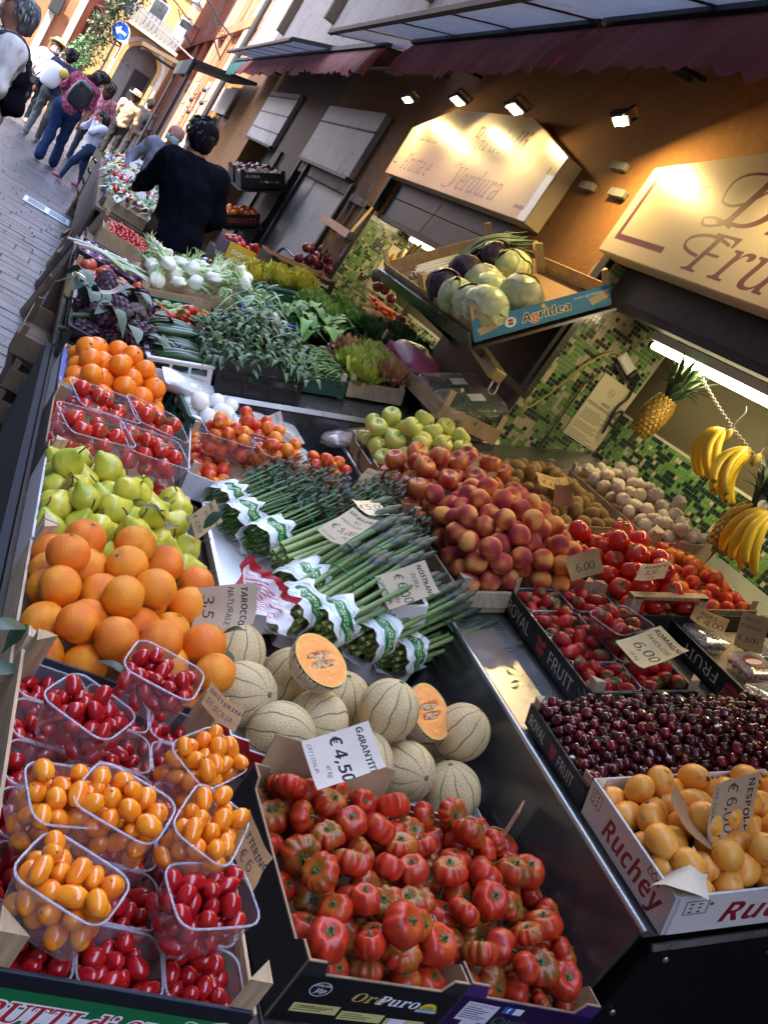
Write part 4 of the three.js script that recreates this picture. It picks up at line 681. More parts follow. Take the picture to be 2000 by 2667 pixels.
const ruchTex = canvas(640, 170, (g, w, h) => { g.fillStyle = '#d9d3cb'; g.fillRect(0, 0, w, h); italic(g, 'Ruchey', 150, 136, 130, '#8e1622', { f: 'sans-serif', sx: 0.95 }); g.strokeStyle = '#8e1622'; g.lineWidth = 5; g.beginPath(); g.moveTo(470, 34); g.lineTo(480, 6); g.lineTo(500, 26); g.lineTo(516, 2); g.lineTo(526, 28); g.lineTo(550, 10); g.lineTo(548, 40); g.closePath(); g.stroke(); g.strokeStyle = '#444'; g.lineWidth = 4; g.strokeRect(28, 20, 74, 60); g.fillStyle = '#444'; for (let i = 0; i < 6; i++) g.fillRect(42 + (i % 2) * 28, 30 + Math.floor(i / 2) * 18, 12, 8); });
const agriTex = canvas(768, 130, (g, w, h) => { g.fillStyle = '#2a86b8'; g.fillRect(0, 0, w, h); g.fillStyle = '#d8b25a'; for (const x of [20, 640]) for (let k = 0; k < 5; k++) { g.save(); g.translate(x + k * 4, 58 + k * 9); g.rotate(-0.25); g.fillRect(0, 0, 110, 7); g.restore(); } g.fillStyle = '#eef2f2'; g.beginPath(); g.arc(205, 68, 32, 0, 7); g.fill(); g.fillStyle = '#b23038'; g.fillRect(192, 50, 26, 16); g.fillStyle = '#2c7a4c'; g.fillRect(192, 70, 26, 16); let x = 270; for (const [c, k] of [['A', '#1f3b1c'], ['g', '#e06a28'], ['r', '#1f3b1c'], ['i', '#1f3b1c'], ['d', '#1f3b1c'], ['e', '#1f3b1c'], ['a', '#1f3b1c']]) { g.font = 'bold 74px sans-serif'; g.lineWidth = 7; g.strokeStyle = '#f2f0d8'; g.strokeText(c, x, 92); g.fillStyle = k; g.fillText(c, x, 92); x += g.measureText(c).width; } g.fillStyle = '#f0c22c'; g.beginPath(); g.arc(390, 22, 12, 0, 7); g.fill(); g.fillStyle = '#e6f0f4'; g.font = '24px sans-serif'; g.fillText('www.agrideasrls.it', 560, 40); });
// ------------------------------------------------------------------ front row, street side
const cr = {};
{
  // date tomatoes in punnets
  const c = cr.frutti = place(woodCrate('wooden crate printed Frutti di Sicilia full of clear punnets, nearest the camera', 0.335, 0.56, 0.125, { floor: 0.042, end: mat('darkBoard', 0.015, 0.02, 0.03, 0.6), board: 0.95, tall: 1.35, ps: 0.032, post: M.wood }), 0.43, 0.702, -0.94);
  sheet(c, 'f', 0.33, 0.112, 0.064, 0.2812, fruttiTex);
  const PW = 0.112, PLn = 0.086, PH = 0.06;
  const low = []; for (let j = 0; j < 6; j++) for (let i = 0; i < 3; i++) low.push([0.321 + i * 0.109, -0.708 - j * 0.092]);
  low.forEach(([x, z], i) => {
    const p = place(punnet('clear punnet of red date tomatoes in the bottom layer, ' + ['nearest', 'second', 'third', 'fourth', 'fifth', 'furthest'][Math.floor(i / 3)] + ' row, ' + ['street side', 'middle', 'wall side'][i % 3], 0.104, 0.086, PH, 'bottom punnets of red date tomatoes'), x, 0.752, z);
    const near = i < 9;
    heap(p, 'dateRed', near ? 30 : 22, 0.1, 0.08, { max: near ? 16 : 6, label: 'red date tomato in the bottom punnet, ' + ['nearest', 'second', 'third', 'fourth', 'fifth', 'furthest'][Math.floor(i / 3)] + ' row, ' + ['street side', 'middle', 'wall side'][i % 3], cat: 'tomato', group: 'red date tomatoes in the bottom punnets', name: 'date_tomato', under: 'red date tomatoes packed deeper inside the clear punnets' }, { scale: 0.95, floor: () => 0.004, k: 14 });
  });
  const tops = [['dateOrange', 0.33, 0.837, -0.717, -0.5, 'lowest clear punnet of orange date tomatoes, at the street edge'], ['dateOrange', 0.312, 0.840, -0.842, 0.3, 'clear punnet of orange date tomatoes half behind another one'], ['dateOrange', 0.383, 0.862, -0.828, -0.45, 'tilted clear punnet of orange date tomatoes in the middle of four'], ['dateOrange', 0.492, 0.862, -0.832, 1.1, 'clear punnet of orange date tomatoes above the big red one'], ['dateOrange', 0.515, 0.847, -0.985, 0.75, 'furthest clear punnet of orange date tomatoes beside the melons'], ['dateRed', 0.503, 0.837, -0.745, 0.25, 'heaped clear punnet of red date tomatoes beside the black box'], ['dateRed', 0.345, 0.840, -1.02, -0.6, 'clear punnet of red date tomatoes in front of the oranges'], ['dateRed', 0.43, 0.897, -1.08, -0.35, 'highest clear punnet of red date tomatoes leaning on the oranges']];
  for (const [k, x, y, z, ry, label] of tops) {
    const p = place(punnet(label, PW, PLn, 0.068, 'punnets stacked on top'), x, y, z, ry, k === 'dateRed' ? 0.05 : rr(-0.08, 0.08), rr(-0.05, 0.12));
    const red = k === 'dateRed', mx = red ? 34 : 36;
    heap(p, k, 38, 0.106, 0.08, { max: mx, label: (red ? 'red' : 'orange') + ' date tomato in the ' + label.replace(/ of (red|orange) date tomatoes/, ''), cat: 'tomato', group: (red ? 'red' : 'orange') + ' date tomatoes in the ' + label.split(' of ')[0], name: red ? 'date_tomato' : 'orange_date_tomato', under: (red ? 'red' : 'orange') + ' date tomatoes packed deeper inside the clear punnets' }, { scale: red ? 0.95 : 1.0, floor: () => 0.004, k: 14, top: 0.082 });
  }
}
function leafOn(x, y, z, dx, dy, dz, len, w, label) {
  const e = V(dx, dy, dz).normalize(), g = ribbon([[0, 0, 0], e.clone().multiplyScalar(len * 0.5).add(V(0, len * 0.12, 0)), e.clone().multiplyScalar(len)], [0.002, w * 0.8, w, w * 0.8, w * 0.3, 0.0008], 0.35, V(0, 1, 0), 10);
  const m = solo('orange_leaf', g, M.leafDark, label, 'leaf', 'leaves among the oranges'); m.position.set(x, y, z); return m;
}
{ // oranges
  rnd = mulberry(201);
  const c = cr.orange = place(woodCrate('wooden crate heaped with large oranges', 0.375, 0.42, 0.105, { floor: 0.035, mat: M.woodPale, tall: 1.35, ps: 0.03 }), 0.445, 0.702, -1.435);
  const I = { label: 'large round orange in the heap behind the red date tomatoes', cat: 'orange', group: 'large oranges in the wooden crate', name: 'orange' };
  heap(c, 'orange', 40, 0.37, 0.42, I, { floor: mound(0.36, 0.42, 0.045, 0.11), sc: 1, scale: 0.95, k: 30 });
  for (const [x, y, z, dx, dy, dz, l, w] of [[0.47, 0.945, -1.63, -0.7, 0.25, 0.3, 0.085, 0.018], [0.48, 0.95, -1.62, -0.2, 0.1, 0.5, 0.075, 0.02], [0.56, 0.95, -1.68, 0.3, 0.6, -0.2, 0.06, 0.014], [0.6, 0.875, -1.36, 0.3, -0.3, 0.5, 0.075, 0.02], [0.61, 0.88, -1.4, 0.5, 0.5, 0.2, 0.05, 0.013], [0.6, 0.86, -1.34, 0.0, -0.6, 0.5, 0.06, 0.014], [0.262, 0.83, -1.27, -0.6, -0.1, 0.4, 0.085, 0.016], [0.262, 0.83, -1.28, -0.2, -0.7, 0.3, 0.06, 0.013], [0.27, 0.8, -1.2, -0.7, -0.2, 0.5, 0.08, 0.017], [0.37, 0.86, -1.2, 0.6, 0.1, 0.4, 0.06, 0.012]]) leafOn(x, y, z, dx, dy, dz, l, w, 'dark green leaf still attached among the large oranges');
}
{ // pears
  rnd = mulberry(202);
  const c = cr.pear = place(woodCrate('pale wooden crate heaped with green pears', 0.375, 0.47, 0.11, { floor: 0.03, mat: M.woodPale, side: M.cardWhite, tall: 1.25, ps: 0.03 }), 0.445, 0.702, -1.885);
  const l = heap(c, 'pear', 52, 0.37, 0.46, { label: 'yellow green pear in the heap behind the large oranges', cat: 'pear', group: 'pears in the pale crate', name: 'pear' }, { floor: mound(0.36, 0.46, 0.04, 0.09), tilt: 1.1, scale: 0.98 });
  const st = canvas(64, 64, (g) => { g.clearRect(0, 0, 64, 64); g.fillStyle = '#232a4c'; g.fillRect(0, 0, 64, 64); g.fillStyle = '#e6e6ee'; g.font = 'bold 15px sans-serif'; g.fillText('PERA', 12, 28); g.fillText('OPERA', 8, 46); });
  const sm = printMat(st, 0.4);
  l.filter((_, i) => i > 30 && i % 3 === 0).forEach((p) => { for (const s of [1]) P('sticker', new THREE.SphereGeometry(0.0362, 10, 6, 0.6 + s, 0.36, 1.4, 0.3), sm, p); });
}
{ // vine tomatoes in punnets, two black boxes
  rnd = mulberry(203);
  const c = cr.vine = place(cardBox('black cardboard box with clear punnets of vine tomatoes', 0.375, 0.5, 0.1, M.cardBlack, { floor: 0.02 }), 0.445, 0.702, -2.37);
  heap(c, 'vineTom', 26, 0.36, 0.48, { label: 'loose red vine tomato around the punnets in the black box', cat: 'tomato', group: 'loose vine tomatoes in the black box', name: 'vine_tomato' }, { floor: mound(0.36, 0.48, 0.022, 0.03), tilt: 0.8, scale: 0.9 });
  for (const [x, y, z, ry, lab] of [[0.35, 0.785, -2.24, 0.4, 'clear punnet of vine tomatoes nearest the pears'], [0.52, 0.785, -2.3, 0.3, 'clear punnet of vine tomatoes beside the apricots'], [0.37, 0.79, -2.45, 0.35, 'clear punnet of vine tomatoes at the street edge behind'], [0.53, 0.79, -2.53, 0.3, 'clear punnet of vine tomatoes next to the orange tomatoes']]) {
    const p = place(punnet(lab, 0.19, 0.14, 0.085, 'punnets of vine tomatoes'), x, y, z, ry, rr(-0.1, 0.1), 0.12);
    heap(p, 'vineTom', 14, 0.17, 0.125, { label: 'red vine tomato in the ' + lab, cat: 'tomato', group: 'vine tomatoes in the ' + lab, name: 'vine_tomato' }, { floor: () => 0.004, tilt: 0.9, scale: 0.92 });
    P('vine_stem', merge([tube([[-0.05, 0.09, -0.02], [0, 0.1, 0.01], [0.05, 0.095, 0]], 0.002, 5), tube([[0, 0.1, 0.01], [0.02, 0.11, 0.04]], 0.0015, 5), tube([[-0.03, 0.097, 0], [-0.04, 0.09, 0.03]], 0.0015, 5)]), M.stemGreen, p);
  }
}
{ // smooth orange fruit in a white and blue box
  rnd = mulberry(204);
  const c = cr.org2 = place(cardBox('white and blue cardboard box of smooth orange fruit', 0.36, 0.42, 0.1, M.cardWhite, { floor: 0.03, dip: 0.7 }), 0.44, 0.702, -2.86);
  P('blue_band', box(0.364, 0.02, 0.424, 0, 0.078, 0), M.cardBlue, c);
  heap(c, 'orangeSmall', 34, 0.34, 0.4, { label: 'smooth orange coloured fruit in the white and blue box', cat: 'orange', group: 'smooth orange fruit in the white and blue box', name: 'orange_fruit' }, { floor: mound(0.35, 0.42, 0.035, 0.12), tilt: 0.7 });
}
{ // ribbed tomatoes, two boxes
  rnd = mulberry(205);
  const I = (w) => ({ label: 'ribbed red tomato in the ' + w, cat: 'tomato', group: 'ribbed tomatoes in the ' + w, name: 'ribbed_tomato' });
  const a = cr.oro = place(cardBox('black cardboard box printed Oro Puro full of ribbed tomatoes', 0.3, 0.38, 0.115, M.cardBlack, { floor: 0.03, endDip: 0.8, dip: 0.86, corner: 0.03 }), 0.84, 0.702, -0.958, 0.06);
  sheet(a, 'f', 0.294, 0.088, 0.046, 0.1926, oroTex);
  heap(a, 'ribbed', 70, 0.29, 0.37, I('black box'), { floor: mound(0.29, 0.37, 0.035, 0.075), tilt: 0.9, scale: 0.77, jit: 0.22 });
  const b = cr.purp = place(cardBox('purple cardboard box full of ribbed tomatoes beside the steel upstand', 0.3, 0.4, 0.11, M.cardPurple, { floor: 0.03, endDip: 0.78, dip: 0.8, corner: 0.035 }), 1.158, 0.702, -0.99, 0.03);
  sheet(b, 'f', 0.294, 0.083, 0.0435, 0.2026, purpTex);
  heap(b, 'ribbed', 70, 0.3, 0.39, I('purple box'), { floor: mound(0.29, 0.39, 0.035, 0.07), tilt: 0.9, scale: 0.77, jit: 0.22 });
  P('corner_flap', cbox(0.09, 0.1, 0.004, 0.001).rotateY(0.8).rotateX(-0.15).translate(0.12, 0.14, -0.17), M.kraft, b);
  P('back_flap', cbox(0.27, 0.07, 0.004, 0.001).rotateX(-0.3).translate(0, 0.135, -0.2), M.kraft, a);
}
// ------------------------------------------------------------------ melons
{
  rnd = mulberry(206);
  const N = 512, net = canvas(N * 2, N, (g, w, h) => {
    g.fillStyle = '#bfa678'; g.fillRect(0, 0, w, h);
    for (let i = 0; i < 260; i++) { g.fillStyle = rnd() < 0.5 ? 'rgba(150,140,96,0.10)' : 'rgba(205,182,128,0.12)'; g.beginPath(); g.ellipse(rr(0, w), rr(0, h), rr(20, 70), rr(20, 60), 0, 0, 7); g.fill(); }
    g.strokeStyle = 'rgba(214,192,150,0.9)'; g.lineWidth = 3;
    const s = 25; for (let y = 0; y < h; y += s) for (let x = 0; x < w; x += s) { const k = 0.35 + 0.65 * sin(PI * (y + 1) / h); g.beginPath(); const n = 5 + Math.floor(rnd() * 3), cx = x + rr(-7, 7), cy = y + rr(-7, 7), a0 = rr(0, 6); for (let i = 0; i <= n; i++) { const a = a0 + i / n * 2 * PI, r = rr(11, 17); const px = cx + r * cos(a) / k * 0.8, py = cy + r * sin(a); i ? g.lineTo(px, py) : g.moveTo(px, py); } g.stroke(); }
    for (let k = 0; k < 10; k++) { const x0 = (k + 0.5) * w / 10; g.strokeStyle = '#737a54'; g.lineWidth = 8; g.beginPath(); for (let y = 0; y <= h; y += 12) { const x = x0 + 4 * sin(y * 0.05 + k) + rr(-1, 1); y ? g.lineTo(x, y) : g.moveTo(x, y); } g.stroke(); }
  });
  net.wrapS = THREE.RepeatWrapping;
  const bump = net.clone(); bump.colorSpace = THREE.NoColorSpace; bump.needsUpdate = true;
  const mm = mat('melon', 1, 0.98, 0.92, 0.7, { map: net, bumpMap: bump, bumpScale: 0.004 });
  const R = 0.065, mp = (u, v) => { const t = v * PI, f = u * 2 * PI, k = R * (1 - 0.025 * Math.exp(-(((((u * 10) % 1) - 0.5) / 0.12) ** 2)) * sin(t)); return [k * sin(t) * cos(f), R * 1.04 * cos(t), k * sin(t) * sin(f)]; };
  const gM = blob(40, 20, mp), gH = blob(40, 20, mp);
  const boxR = cr.melon = place(cardBox('low red cardboard box under the melons', 0.63, 0.36, 0.075, M.cardRed, { floor: 0.012, inner: M.cardWhite }), 0.985, 0.702, -1.43);
  sheet(boxR, 'f', 0.1, 0.05, 0.03, 0.184, canvas(128, 64, (g) => { g.fillStyle = '#9a1220'; g.fillRect(0, 0, 128, 64); g.strokeStyle = '#f0e6e6'; g.lineWidth = 2; g.beginPath(); g.arc(64, 32, 24, 0, 7); g.stroke(); g.fillStyle = '#f0e6e6'; g.font = 'bold 13px sans-serif'; g.fillText('ITALIA', 44, 36); }));
  const list = [[0.722, 0.777, -1.40], [1.0, 0.775, -1.52], [1.135, 0.777, -1.545], [0.79, 0.777, -1.305], [0.9, 0.777, -1.4], [1.27, 0.777, -1.52], [1.11, 0.777, -1.33], [1.235, 0.777, -1.315], [0.99, 0.777, -1.315], [1.02, 0.868, -1.385], [0.86, 0.775, -1.53], [0.722, 0.777, -1.54], [1.25, 0.862, -1.425]];
  list.forEach(([x, y, z], i) => {
    const m = solo('melon', gM, mm, 'whole netted melon ' + ['beside the datterino card, next to the oranges', 'behind the lower cut half, against the asparagus', 'in the back row between the two cut halves and the upstand', 'in the front row nearest the red tomatoes, leftmost', 'under the large cut half', 'in the back row touching the steel upstand', 'in the front row below the lower cut half', 'in the front row nearest the steel upstand', 'in the front row behind the garantiti card', 'resting on top behind the garantiti card', 'in the back row under the asparagus wraps', 'in the back left corner by the orange pile', 'highest of all beside the lower cut half'][i], 'melon', 'whole melons in the red box');
    m.position.set(x, y, z); m.rotation.set(rr(-1.2, 1.2), rr(0, 6), rr(-1.2, 1.2));
    P('stem_scar', blob(10, 4, ell(0.006, 0.002, 0.006)).translate(0, R * 1.04, 0), M.stem, m);
  });
  // cut halves, flesh up
  const flesh = mat('melonFlesh', 1, 1, 1, 0.35, { vertexColors: true });
  const cut = (label, x, y, z, rx, rz, wrapped) => {
    const t = thing('melon_half', label, 'melon'); place(t, x, y, z, 0.5, rz, rx);
    P('rind', blob(40, 12, (u, v) => mp(u, 0.5 + v * 0.5)), mm, t);
    // face: radial grid, long hollow with seeds
    const n = 30, m = 40, p = [], c = [], uv = [], idx = [];
    for (let j = 0; j <= n; j++) for (let i = 0; i <= m; i++) { const r = R * j / n, a = i / m * 2 * PI, px = r * cos(a), pz = r * sin(a), e = (px / 0.036) ** 2 + ((Math.abs(pz) - 0.0105) / 0.0085) ** 2, hol = sstep(1.25, 0.5, e), q = j / n; p.push(px, -0.007 * hol + 0.0007 * n3(px * 160, 0, pz * 160), pz); uv.push(px, pz); let k = mix3([0.8, 0.27, 0.06], [0.82, 0.34, 0.1], clamp(0.5 + n3(px * 60, 1, pz * 60))); k = mix3(k, [0.62, 0.24, 0.07], hol * 0.7); k = mix3(k, [0.5, 0.46, 0.12], sstep(0.93, 0.985, q)); c.push(...k); }
    for (let j = 0; j < n; j++) for (let i = 0; i < m; i++) { const a = j * (m + 1) + i, b = a + m + 1; idx.push(a, a + 1, b, a + 1, b + 1, b); }
    const g = new THREE.BufferGeometry(); g.setAttribute('position', new THREE.Float32BufferAttribute(p, 3)); g.setAttribute('color', new THREE.Float32BufferAttribute(c, 3)); g.setAttribute('uv', new THREE.Float32BufferAttribute(uv, 2)); g.setIndex(idx); g.computeVertexNormals();
    P('flesh', g, flesh, t);
    const seed = [], sg = () => blob(6, 4, ell(0.0042, 0.0013, 0.0018));
    for (let i = 0; i < 90; i++) { const a = rr(0, 6.3), r = Math.sqrt(rnd()), s = rnd() < 0.5 ? 1 : -1; seed.push(xf(sg(), 0.032 * r * cos(a), -0.003 + rr(-0.001, 0.0015), s * 0.0105 + 0.0075 * r * sin(a), rr(-0.5, 0.5), rr(0, 6), rr(-0.4, 0.4))); }
    const sd = P('seeds', merge(seed), mat('seed', 0.66, 0.5, 0.28, 0.5), t); sd.userData.kind = 'stuff';
    if (wrapped) P('plastic_film', blob(30, 10, (u, v) => { const q = mp(u, 0.5 + v * 0.5); return [q[0] * 1.03 + 0.001 * n3(q[0] * 90, q[1] * 90, q[2] * 90), q[1] * 1.03, q[2] * 1.03]; }), M.film, t);
  };
  cut('cut melon half showing orange flesh and seeds, on top beside the asparagus', 0.835, 0.9, -1.42, 0.35, 0.16, true);
  cut('cut melon half showing orange flesh and seeds, lower beside the steel upstand', 1.14, 0.885, -1.42, 0.55, 0.12, true);
}
// ------------------------------------------------------------------ asparagus
{
  rnd = mulberry(207);
  const bx = thing('white_produce_box', 'white plastic box propped up under the asparagus bunches', 'box');
  P('base', box(0.5, 0.012, 0.6, 0, 0.006, 0), M.plasticWhite, bx);
  for (const s of [-1, 1]) { P('side_wall', cbox(0.5, 0.07, 0.01, 0.003, 0, 0.035, s * 0.3), M.plasticWhite, bx); P('end_wall', cbox(0.01, 0.07, 0.6, 0.003, s * 0.25, 0.035, 0), M.plasticWhite, bx); }
  place(bx, 0.99, 0.815, -2.04, 0, 27 * D2R);
  P('prop', cbox(0.4, 0.2, 0.5, 0.004, 0.12, -0.12, 0).rotateZ(-27 * D2R), M.cardWhite, bx);
  const spear = (len, s) => { const g = [paint(tube([[0, 0, 0], [0, 0.002 * sin(s), len * 0.4], [0, 0, len * 0.82]], 0.0066, 6, 6), (x, y, z) => mix3([0.3, 0.38, 0.13], [0.08, 0.17, 0.045], clamp(z / len * 1.5))), paint(blob(7, 9, (u, v) => { const f = u * 2 * PI, k = 0.0082 * Math.pow(sin(clamp(v * 0.94 + 0.05) * PI), 0.7) * (0.75 + 0.5 * v) * (1 + 0.2 * cos(f * 3 + v * 20)); return [k * 1.35 * cos(f), k * 1.35 * sin(f), len * (1 - 0.3 * v)]; }), (x, y, z) => mix3([0.05, 0.1, 0.04], [0.05, 0.05, 0.06], clamp(0.5 + n3(x * 400, y * 400, z * 120))))]; for (let k = 0; k < 5; k++) { const a = s + k * 2.4, z = len * (0.3 + 0.1 * k); g.push(paint(ribbon([[0.0064 * cos(a), 0.0064 * sin(a), z], [0.0078 * cos(a), 0.0078 * sin(a), z + 0.007], [0.0064 * cos(a), 0.0064 * sin(a), z + 0.014]], [0.0025, 0.003, 0.0003], 0.1, V(cos(a), sin(a), 0), 3), [0.12, 0.18, 0.08])); } return merge(g); };
  const fern = (len) => { const g = [paint(tube([[0, 0, 0], [0, 0, len * 0.7]], 0.0028, 5, 3), (x, y, z) => mix3([0.12, 0.22, 0.06], [0.04, 0.1, 0.03], z / len))]; for (let k = 0; k < 16; k++) { const a = k * 2.4, z = len * (0.5 + 0.031 * k), r = 0.016 * (1 - k / 22); g.push(paint(ribbon([[0, 0, z], [r * cos(a) * 0.7, r * sin(a) * 0.7, z + 0.01], [r * cos(a), r * sin(a), z + 0.022]], [0.002, 0.0048, 0.0006], 0.2, V(cos(a + 1), sin(a + 1), 0), 3), k % 3 ? [0.02, 0.05, 0.02] : [0.03, 0.035, 0.03])); } return merge(g); };
  const L0 = 0.36, sp = [0, 1, 2].map((s) => spear(L0, s * 2)), fe = [fern(L0), fern(L0 * 0.96)], bandM = mat('greenBand', 0.02, 0.28, 0.13, 0.4);
  const wrapT = canvas(256, 256, (g) => { g.fillStyle = '#d9dcdc'; g.fillRect(0, 0, 256, 256); g.strokeStyle = '#3f8a5c'; g.lineWidth = 3; for (let k = 0; k < 12; k++) { g.beginPath(); g.moveTo(rr(0, 256), rr(0, 256)); g.lineTo(rr(0, 256), rr(0, 256)); g.stroke(); } for (const x of [64, 192]) { g.fillStyle = '#1c6a3c'; g.beginPath(); g.ellipse(x, 120, 46, 54, 0, 0, 7); g.fill(); g.fillStyle = '#e8e6a0'; g.font = 'bold 17px sans-serif'; g.textAlign = 'center'; g.fillText('Asparagi', x, 112); g.fillText('di qualità', x, 134); } });
  const wrapM = new THREE.MeshStandardMaterial({ map: wrapT, roughness: 0.35, side: THREE.DoubleSide });
  const B = [[[0.765, 0.782, -2.322], [1.003, 0.921, -2.535], 1, 1, 'leftmost wrapped bunch of thin wild asparagus beside the pears'], [[0.784, 0.793, -2.198], [1.115, 0.985, -2.452], 1, 1, 'dark bunch of thin wild asparagus second from the apricots'], [[0.831, 0.820, -2.069], [1.121, 0.988, -2.313], 1, 1, 'dark bunch of thin wild asparagus under the asparagina card'], [[0.881, 0.848, -1.952], [1.222, 1.046, -2.169], 0, 0, 'thick unwrapped bunch of asparagus with brown bands'], [[0.871, 0.831, -1.815], [1.192, 1.029, -2.085], 0, 1, 'wrapped bunch of asparagus beside the tarocco card'], [[0.844, 0.827, -1.699], [1.087, 0.966, -1.941], 0, 1, 'wrapped bunch of asparagus at the near left corner of the box'], [[0.928, 0.837, -1.677], [1.192, 1.008, -1.878], 0, 1, 'wrapped bunch of asparagus under the nostrani card'], [[1.055, 0.839, -1.699], [1.329, 0.987, -1.888], 0, 1, 'wrapped bunch of asparagus behind the melons'], [[1.182, 0.818, -1.741], [1.461, 0.950, -1.915], 0, 1, 'bunch of asparagus poking over the steel upstand'], [[1.076, 0.892, -2.004], [1.350, 1.040, -2.237], 1, 0, 'dark asparagus bunch lying behind the nostrani card'], [[1.034, 0.892, -2.216], [1.287, 1.040, -2.469], 1, 0, 'dark asparagus bunch lying behind the asparagina card'], [[0.981, 0.876, -1.846], [1.224, 1.029, -2.036], 0, 0, 'small bunch of asparagus squeezed between two wrapped bunches']];
  for (const [a, b, wild, wrap, label] of B) {
    const t = thing('asparagus_bunch', label, 'asparagus', 'asparagus bunches'), A = V(...a), Bv = V(...b), d = Bv.clone().sub(A), len = Math.min(0.42, d.length()); t.position.copy(A); t.quaternion.setFromUnitVectors(V(0, 0, 1), d.normalize());
    const n = wild ? 36 : 20, step = wild ? 0.0086 : 0.0128;
    for (let i = 0; i < n; i++) { const r = step * Math.sqrt(i) * 0.95, q = i * 2.4, m = P('spear', wild ? fe[i % 2] : sp[i % 3], M.vcLeaf, t); m.position.set(r * cos(q) * 1.15, r * sin(q) * 0.85, rr(-0.012, 0.012)); m.rotation.set(rr(-0.03, 0.03) - r * sin(q) * 1.2, rr(-0.03, 0.03) + r * cos(q) * 2.2, q); m.scale.setScalar(len / L0); }
    const R = step * Math.sqrt(n) * 1.02;
    for (const z of wild ? [0.4, 0.55] : [0.5]) P('rubber_band', new THREE.TorusGeometry(R * 1.12, 0.0016, 5, 26).scale(1.15, 0.92, 1).translate(0, 0, len * z), bandM, t);
    if (wrap) { const g = new THREE.CylinderGeometry(R * 1.14, R * 1.08, len * 0.21, 26, 8, true).rotateX(PI / 2).scale(1.16, 0.92, 1).translate(0, 0, len * 0.1), p = g.attributes.position, sd = rr(0, 50); for (let i = 0; i < p.count; i++) { const x = p.getX(i), y = p.getY(i), z = p.getZ(i), k = 1 + 0.09 * n3(x * 60, y * 60 + sd, z * 30) + 0.05 * n3(x * 150, y * 150, z * 90 + sd); p.setXYZ(i, x * k, y * k, z + 0.02 * n3(x * 40, y * 40, sd) * (z > len * 0.2 ? 1.6 : 0.6)); } g.computeVertexNormals(); P('paper_wrap', g, wrapM, t); }
  }
}
{ // crumpled red and white paper between the oranges and the asparagus
  const t = canvas(256, 128, (g) => { g.fillStyle = '#d8d4d4'; g.fillRect(0, 0, 256, 128); g.fillStyle = '#a8182a'; g.fillRect(0, 0, 256, 18); g.fillRect(0, 18, 18, 110); g.fillStyle = '#b84a58'; for (let k = 0; k < 11; k++) g.fillRect(30, 30 + k * 8, 90 + (k * 47) % 100, 3); });
  const g = new THREE.PlaneGeometry(0.17, 0.1, 20, 12), p = g.attributes.position; for (let i = 0; i < p.count; i++) p.setZ(i, 0.018 * n3(p.getX(i) * 22, p.getY(i) * 22, 4) + 0.008 * n3(p.getX(i) * 60, p.getY(i) * 60, 9)); g.computeVertexNormals();
  const m = solo('printed_paper', g, printMat(t, 0.6), 'crumpled red and white printed paper beside the tarocco card', 'paper'); m.position.set(0.735, 0.9, -1.6); m.rotation.set(-0.95, 0.25, -0.15);
}
